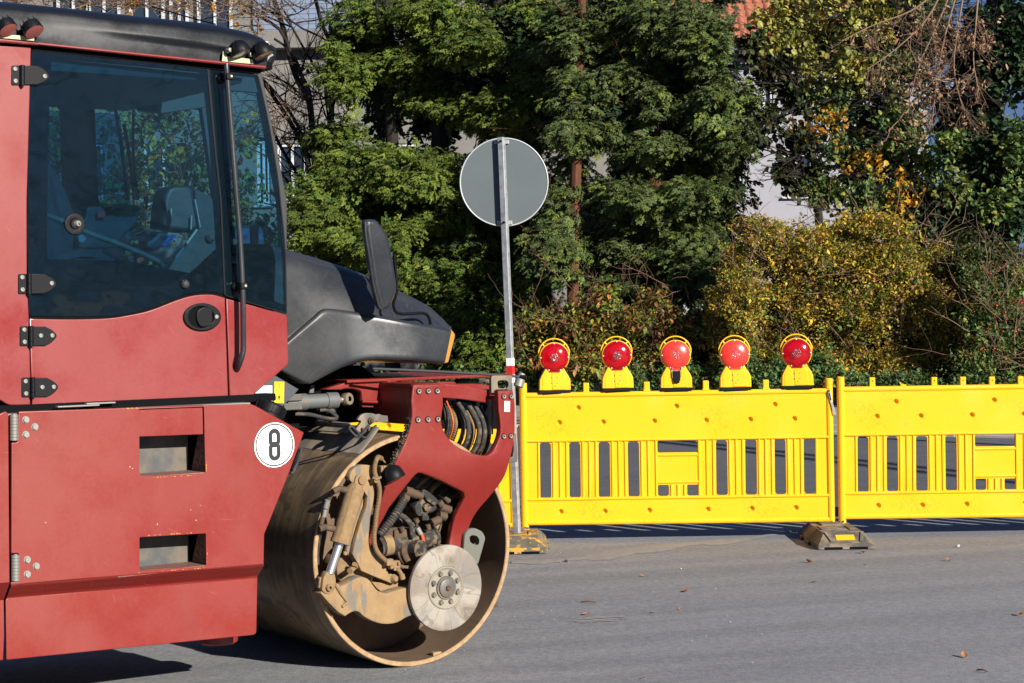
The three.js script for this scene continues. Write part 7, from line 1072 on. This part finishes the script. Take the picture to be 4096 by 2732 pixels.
{ // maple before the white house, its shade painted in as dark leaf colours
  const z = -36, t = thing('maple_tree', 'dark shaded maple in front of the white house wall', 'tree');
  crown(t, 'crown', round, leafMatA, [[1765, 150, 75, 80, z], [1835, 210, 70, 62, z], [1760, 265, 62, 40, z], [1840, 320, 62, 45, z], [1745, 320, 42, 28, z], [1800, 375, 55, 28, z, 0.6], [1700, 230, 40, 50, z, 0.9], [1870, 400, 45, 45, z, 1], [1825, 425, 45, 28, z, 0.7], [1790, 395, 30, 25, z, 0.6], [1900, 440, 45, 40, z, 1], [1850, 100, 90, 60, z, 1], [1730, 110, 45, 60, z + 0.5, 1], [1820, 60, 90, 45, z, 1], [1930, 120, 90, 80, z - 0.5, 1]], 110, 1.2, maple, { inner: 0.1 });
  const g = [limb([pz(z)(1885, 1000), pz(z)(1880, 500), pz(z)(1850, 250), pz(z)(1800, 60)], 0.12, 0.05, 8)]; for (let i = 0; i < 26; i++) { const y = rr(100, 420); branchlets(pz(z)(mix(1820, 1880, y / 420), y), V3(rr(-1.2, 0.3), rr(-0.4, 0.5), rr(-0.3, 0.4)).normalize(), rr(0.8, 1.6), 0.022, 2, g, 0.4); } part('trunk', g, mats.barkDark, t);
}
{ // ivy-clad dark tree at the right edge
  const z = -29.5, t = thing('ivy_tree', 'dark glossy ivy-covered tree at the right edge', 'tree');
  crown(t, 'crown', ivy, leafMatA, [[2235, 150, 60, 150, z - 0.6], [2310, 100, 80, 170, z], [2260, 340, 90, 110, z], [2340, 400, 60, 150, z + 0.2], [2215, 460, 62, 62, z], [2290, 520, 75, 55, z + 0.3], [2400, 250, 60, 220, z], [2190, 300, 50, 90, z - 0.8], [2240, 600, 120, 200, z - 0.9]], 330, 1.1, darkGreen, { inner: 0.15 });
  crown(t, 'painted_lit_leaves', ivy, leafMatA, [[2330, 340, 40, 120, z + 0.6], [2200, 430, 50, 60, z + 0.5], [2290, 470, 60, 60, z + 0.7], [2180, 330, 40, 50, z + 0.4]], 70, 1.1, broad, { inner: 0.5 });  // paler copy of the ivy leaves, sunlight put into their colour
  const g = [limb([pz(z - 0.6)(2290, 1000), pz(z - 0.6)(2280, 300), pz(z - 0.6)(2290, -150)], 0.22, 0.14, 10)]; for (let i = 0; i < 20; i++) branchlets(pz(z - 0.4)(2285, rr(0, 600)), V3(rr(-1, 1), rr(-0.3, 0.5), rr(0, 0.9)).normalize(), rr(0.6, 1.3), 0.02, 1, g, 0.4); part('trunk', g, mats.barkDark, t);
}
{ // green scrub filling the right edge
  const z = -27.1, t = thing('green_shrub', 'fine-leaved green and yellowish shrub between the golden shrub and the right edge', 'shrub');
  crown(t, 'foliage', [...tiny, ...small], leafMatA, [[2245, 640, 60, 60, z], [2290, 700, 60, 70, z], [2250, 740, 60, 70, z], [2300, 790, 70, 60, z], [2240, 830, 70, 50, z], [2340, 640, 40, 60, z], [2370, 780, 40, 80, z]], 330, 0.85, [...broad, ...cover, [0.3, 0.24, 0.03], [0.2, 0.11, 0.03]], { inner: 0.1 });
  const g = []; for (let i = 0; i < 40; i++) branchlets(pz(z + rr(0, 0.4))(rr(2220, 2380), rr(620, 860)), V3(rr(-0.8, 0.8), rr(0.1, 1), rr(-0.1, 0.7)).normalize(), rr(0.3, 0.7), 0.007, 1, g, 0.5); part('branches', g, mats.twigPale, t);
}
{ // rose hip bush under it
  const z = -27.6, t = thing('rosehip_bush', 'dark thorny bush with small red hips at the right edge', 'shrub');
  crown(t, 'foliage', tiny, leafMatA, [[2235, 600, 50, 50, z - 0.4], [2310, 605, 70, 70, z], [2285, 700, 55, 70, z - 0.3], [2335, 725, 62, 80, z], [2320, 830, 75, 50, z + 0.2], [2280, 800, 40, 60, z - 0.3], [2390, 700, 50, 140, z]], 420, 1.2, [...maple, ...broad, ...cover, [0.16, 0.075, 0.025], [0.2, 0.16, 0.03]], { inner: 0.1 });
  const g = []; for (let i = 0; i < 34; i++) branchlets(pz(z + rr(0, 0.5))(rr(2260, 2390), rr(580, 860)), V3(rr(-0.9, 0.9), rr(-0.2, 1), rr(0, 0.8)).normalize(), rr(0.4, 0.9), 0.008, 1, g, 0.6); part('branches', g, mats.twig, t);
  crown(t, 'shaded_inner_foliage', small, leafMatA, [[2260, 740, 160, 170, z - 1.0], [2180, 620, 120, 150, z - 1.3]], 240, 1.2, [...darkGreen, ...maple], { inner: 0.05 });  // dark leaf fill, the bush's inner shade painted in
  const hips = []; for (let i = 0; i < 34; i++) { const p = pz(z + rr(0.5, 1))(rr(2255, 2370), rr(590, 850)), h = new THREE.SphereGeometry(rr(0.014, 0.022), 6, 5); h.translate(p.x, p.y, p.z); hips.push(h); } const hm = part('hips', hips, std([0.45, 0.02, 0.012], 0.3), t); hm.userData.kind = 'stuff';
}
{ // ivy and nettles along the foot of the hedge
  const t = new THREE.Group(); t.name = 'ground_cover'; scene.add(t); tag(t, 'low green ivy and weeds along the foot of the shrubs behind the barriers', 'ground cover', null, 'stuff');
  const b = []; for (let x = 1080; x < 2450; x += 42) b.push([x + rr(-8, 8), rr(852, 885) - (x > 1650 && x < 1900 ? 18 : 0) + (x > 1900 ? 24 : 0), 48, rr(34, 52), mix(-29.6, -26.6, (x - 1080) / 1350) + rr(-0.2, 0.2)]);
  crown(t, 'leaves', [...ivy, ...small, tiny[0]], leafMatA, b, 560, 0.72, cover, { inner: 0.1 });
  crown(t, 'leaves_behind', [...ivy], leafMatA, Array.from({ length: 16 }, (_, i) => [300 + i * 52, 880, 60, 40, -31.5 + i * 0.1]), 40, 1.0, cover, { inner: 0.1 });
}
{ // dark bush behind the cab, seen through its windows
  const z = -33.5, t = thing('garden_bush', 'dark bush with a few yellow leaves seen through the cab windows', 'shrub');
  crown(t, 'foliage', [...small, ...round], leafMatA, [[160, 430, 110, 190, z], [300, 400, 120, 200, z], [430, 420, 110, 190, z], [540, 450, 90, 190, z], [600, 560, 80, 90, z], [100, 300, 90, 120, z], [380, 260, 150, 70, z - 0.4], [160, 720, 130, 160, z], [340, 720, 140, 160, z], [520, 740, 130, 140, z], [650, 780, 90, 110, z]], 42, 1.2, [...maple, ...darkGreen, ...rusty, ...broad], { inner: 0.05 });
  crown(t, 'yellow_leaves', round, leafMatA, [[380, 420, 120, 140, z + 1.2], [570, 300, 60, 120, z + 1.2]], 5, 1.1, orangeLeaf);
  const g = []; for (let i = 0; i < 40; i++) branchlets(pz(z + rr(0, 1))(rr(80, 620), rr(250, 620)), V3(rr(-1, 1), rr(-0.1, 1), rr(-0.1, 0.8)).normalize(), rr(0.6, 1.6), 0.014, 1, g, 0.5); part('branches', g, mats.twig, t);
}
// two overhead cables between posts, out of the picture: their shadows cross the road behind the barriers
{
  const s0 = V3(1.7, 0, -21.1), s1 = V3(3.97, 0, -16.23), d = s1.clone().sub(s0).normalize(), side = V3(d.z, 0, -d.x), h = 6, off = V3(Math.sin(SUN_AZ), 0, Math.cos(SUN_AZ)).multiplyScalar(h / Math.tan(SUN_EL));
  const at = (t, o) => s0.clone().addScaledVector(d, t).addScaledVector(side, o).add(off).setY(h);
  for (const [o, l] of [[0, 'thick dark overhead cable high above the pavement, the farther of two'], [0.3, 'thick dark overhead cable high above the pavement, the nearer of two']]) solo('overhead_cable', tube([at(-7, o), at(0, o).setY(h - 0.03), at(22, o)], 0.07, { n: 30 }), mats.rubber, l, 'cable');
  for (const [t, l] of [[-7, 'slim steel post carrying the cables at their far end'], [22, 'slim steel post carrying the cables at their near end']]) { const p = at(t, 0.15); const o = thing('street_post', l, 'post', V3(p.x, 0, p.z)); part('pole', rod(V3(0, 0, 0), V3(0, h + 0.2, 0), 0.08, 0.06, 12), mats.galv, o); part('base', rod(V3(0, 0, 0), V3(0, 0.5, 0), 0.12, 0.12, 12), mats.galv, o); part('cross_arm', box(0.5, 0.08, 0.08, 0, h - 0.06, 0), mats.galv, o); }
}
{ // bare street tree on the near pavement, right of the camera: its boughs show as dark lines in the cab's glass
  const t = thing('street_tree', 'low bare tree with dark boughs standing on the near side to the right', 'tree', V3(20.2, 0, 4.0)), g = [limb([V3(0, 0, 0), V3(0.1, 1.0, 0), V3(0, 3.4, 0.1)], 0.16, 0.1, 8)];
  for (let i = 0; i < 34; i++) { const a = rr(0, 6.28); branchlets(V3(0, rr(0.9, 3.4), 0), V3(Math.cos(a), rr(-0.1, 0.3), Math.sin(a)).normalize(), rr(2.2, 4.6), 0.055, 2, g, 0.35); }
  part('trunk', g, mats.barkDark, t);
}
scene.traverse((o) => { if (o.isMesh) { o.castShadow = true; o.receiveShadow = true; } });
renderer.render(scene, camera);
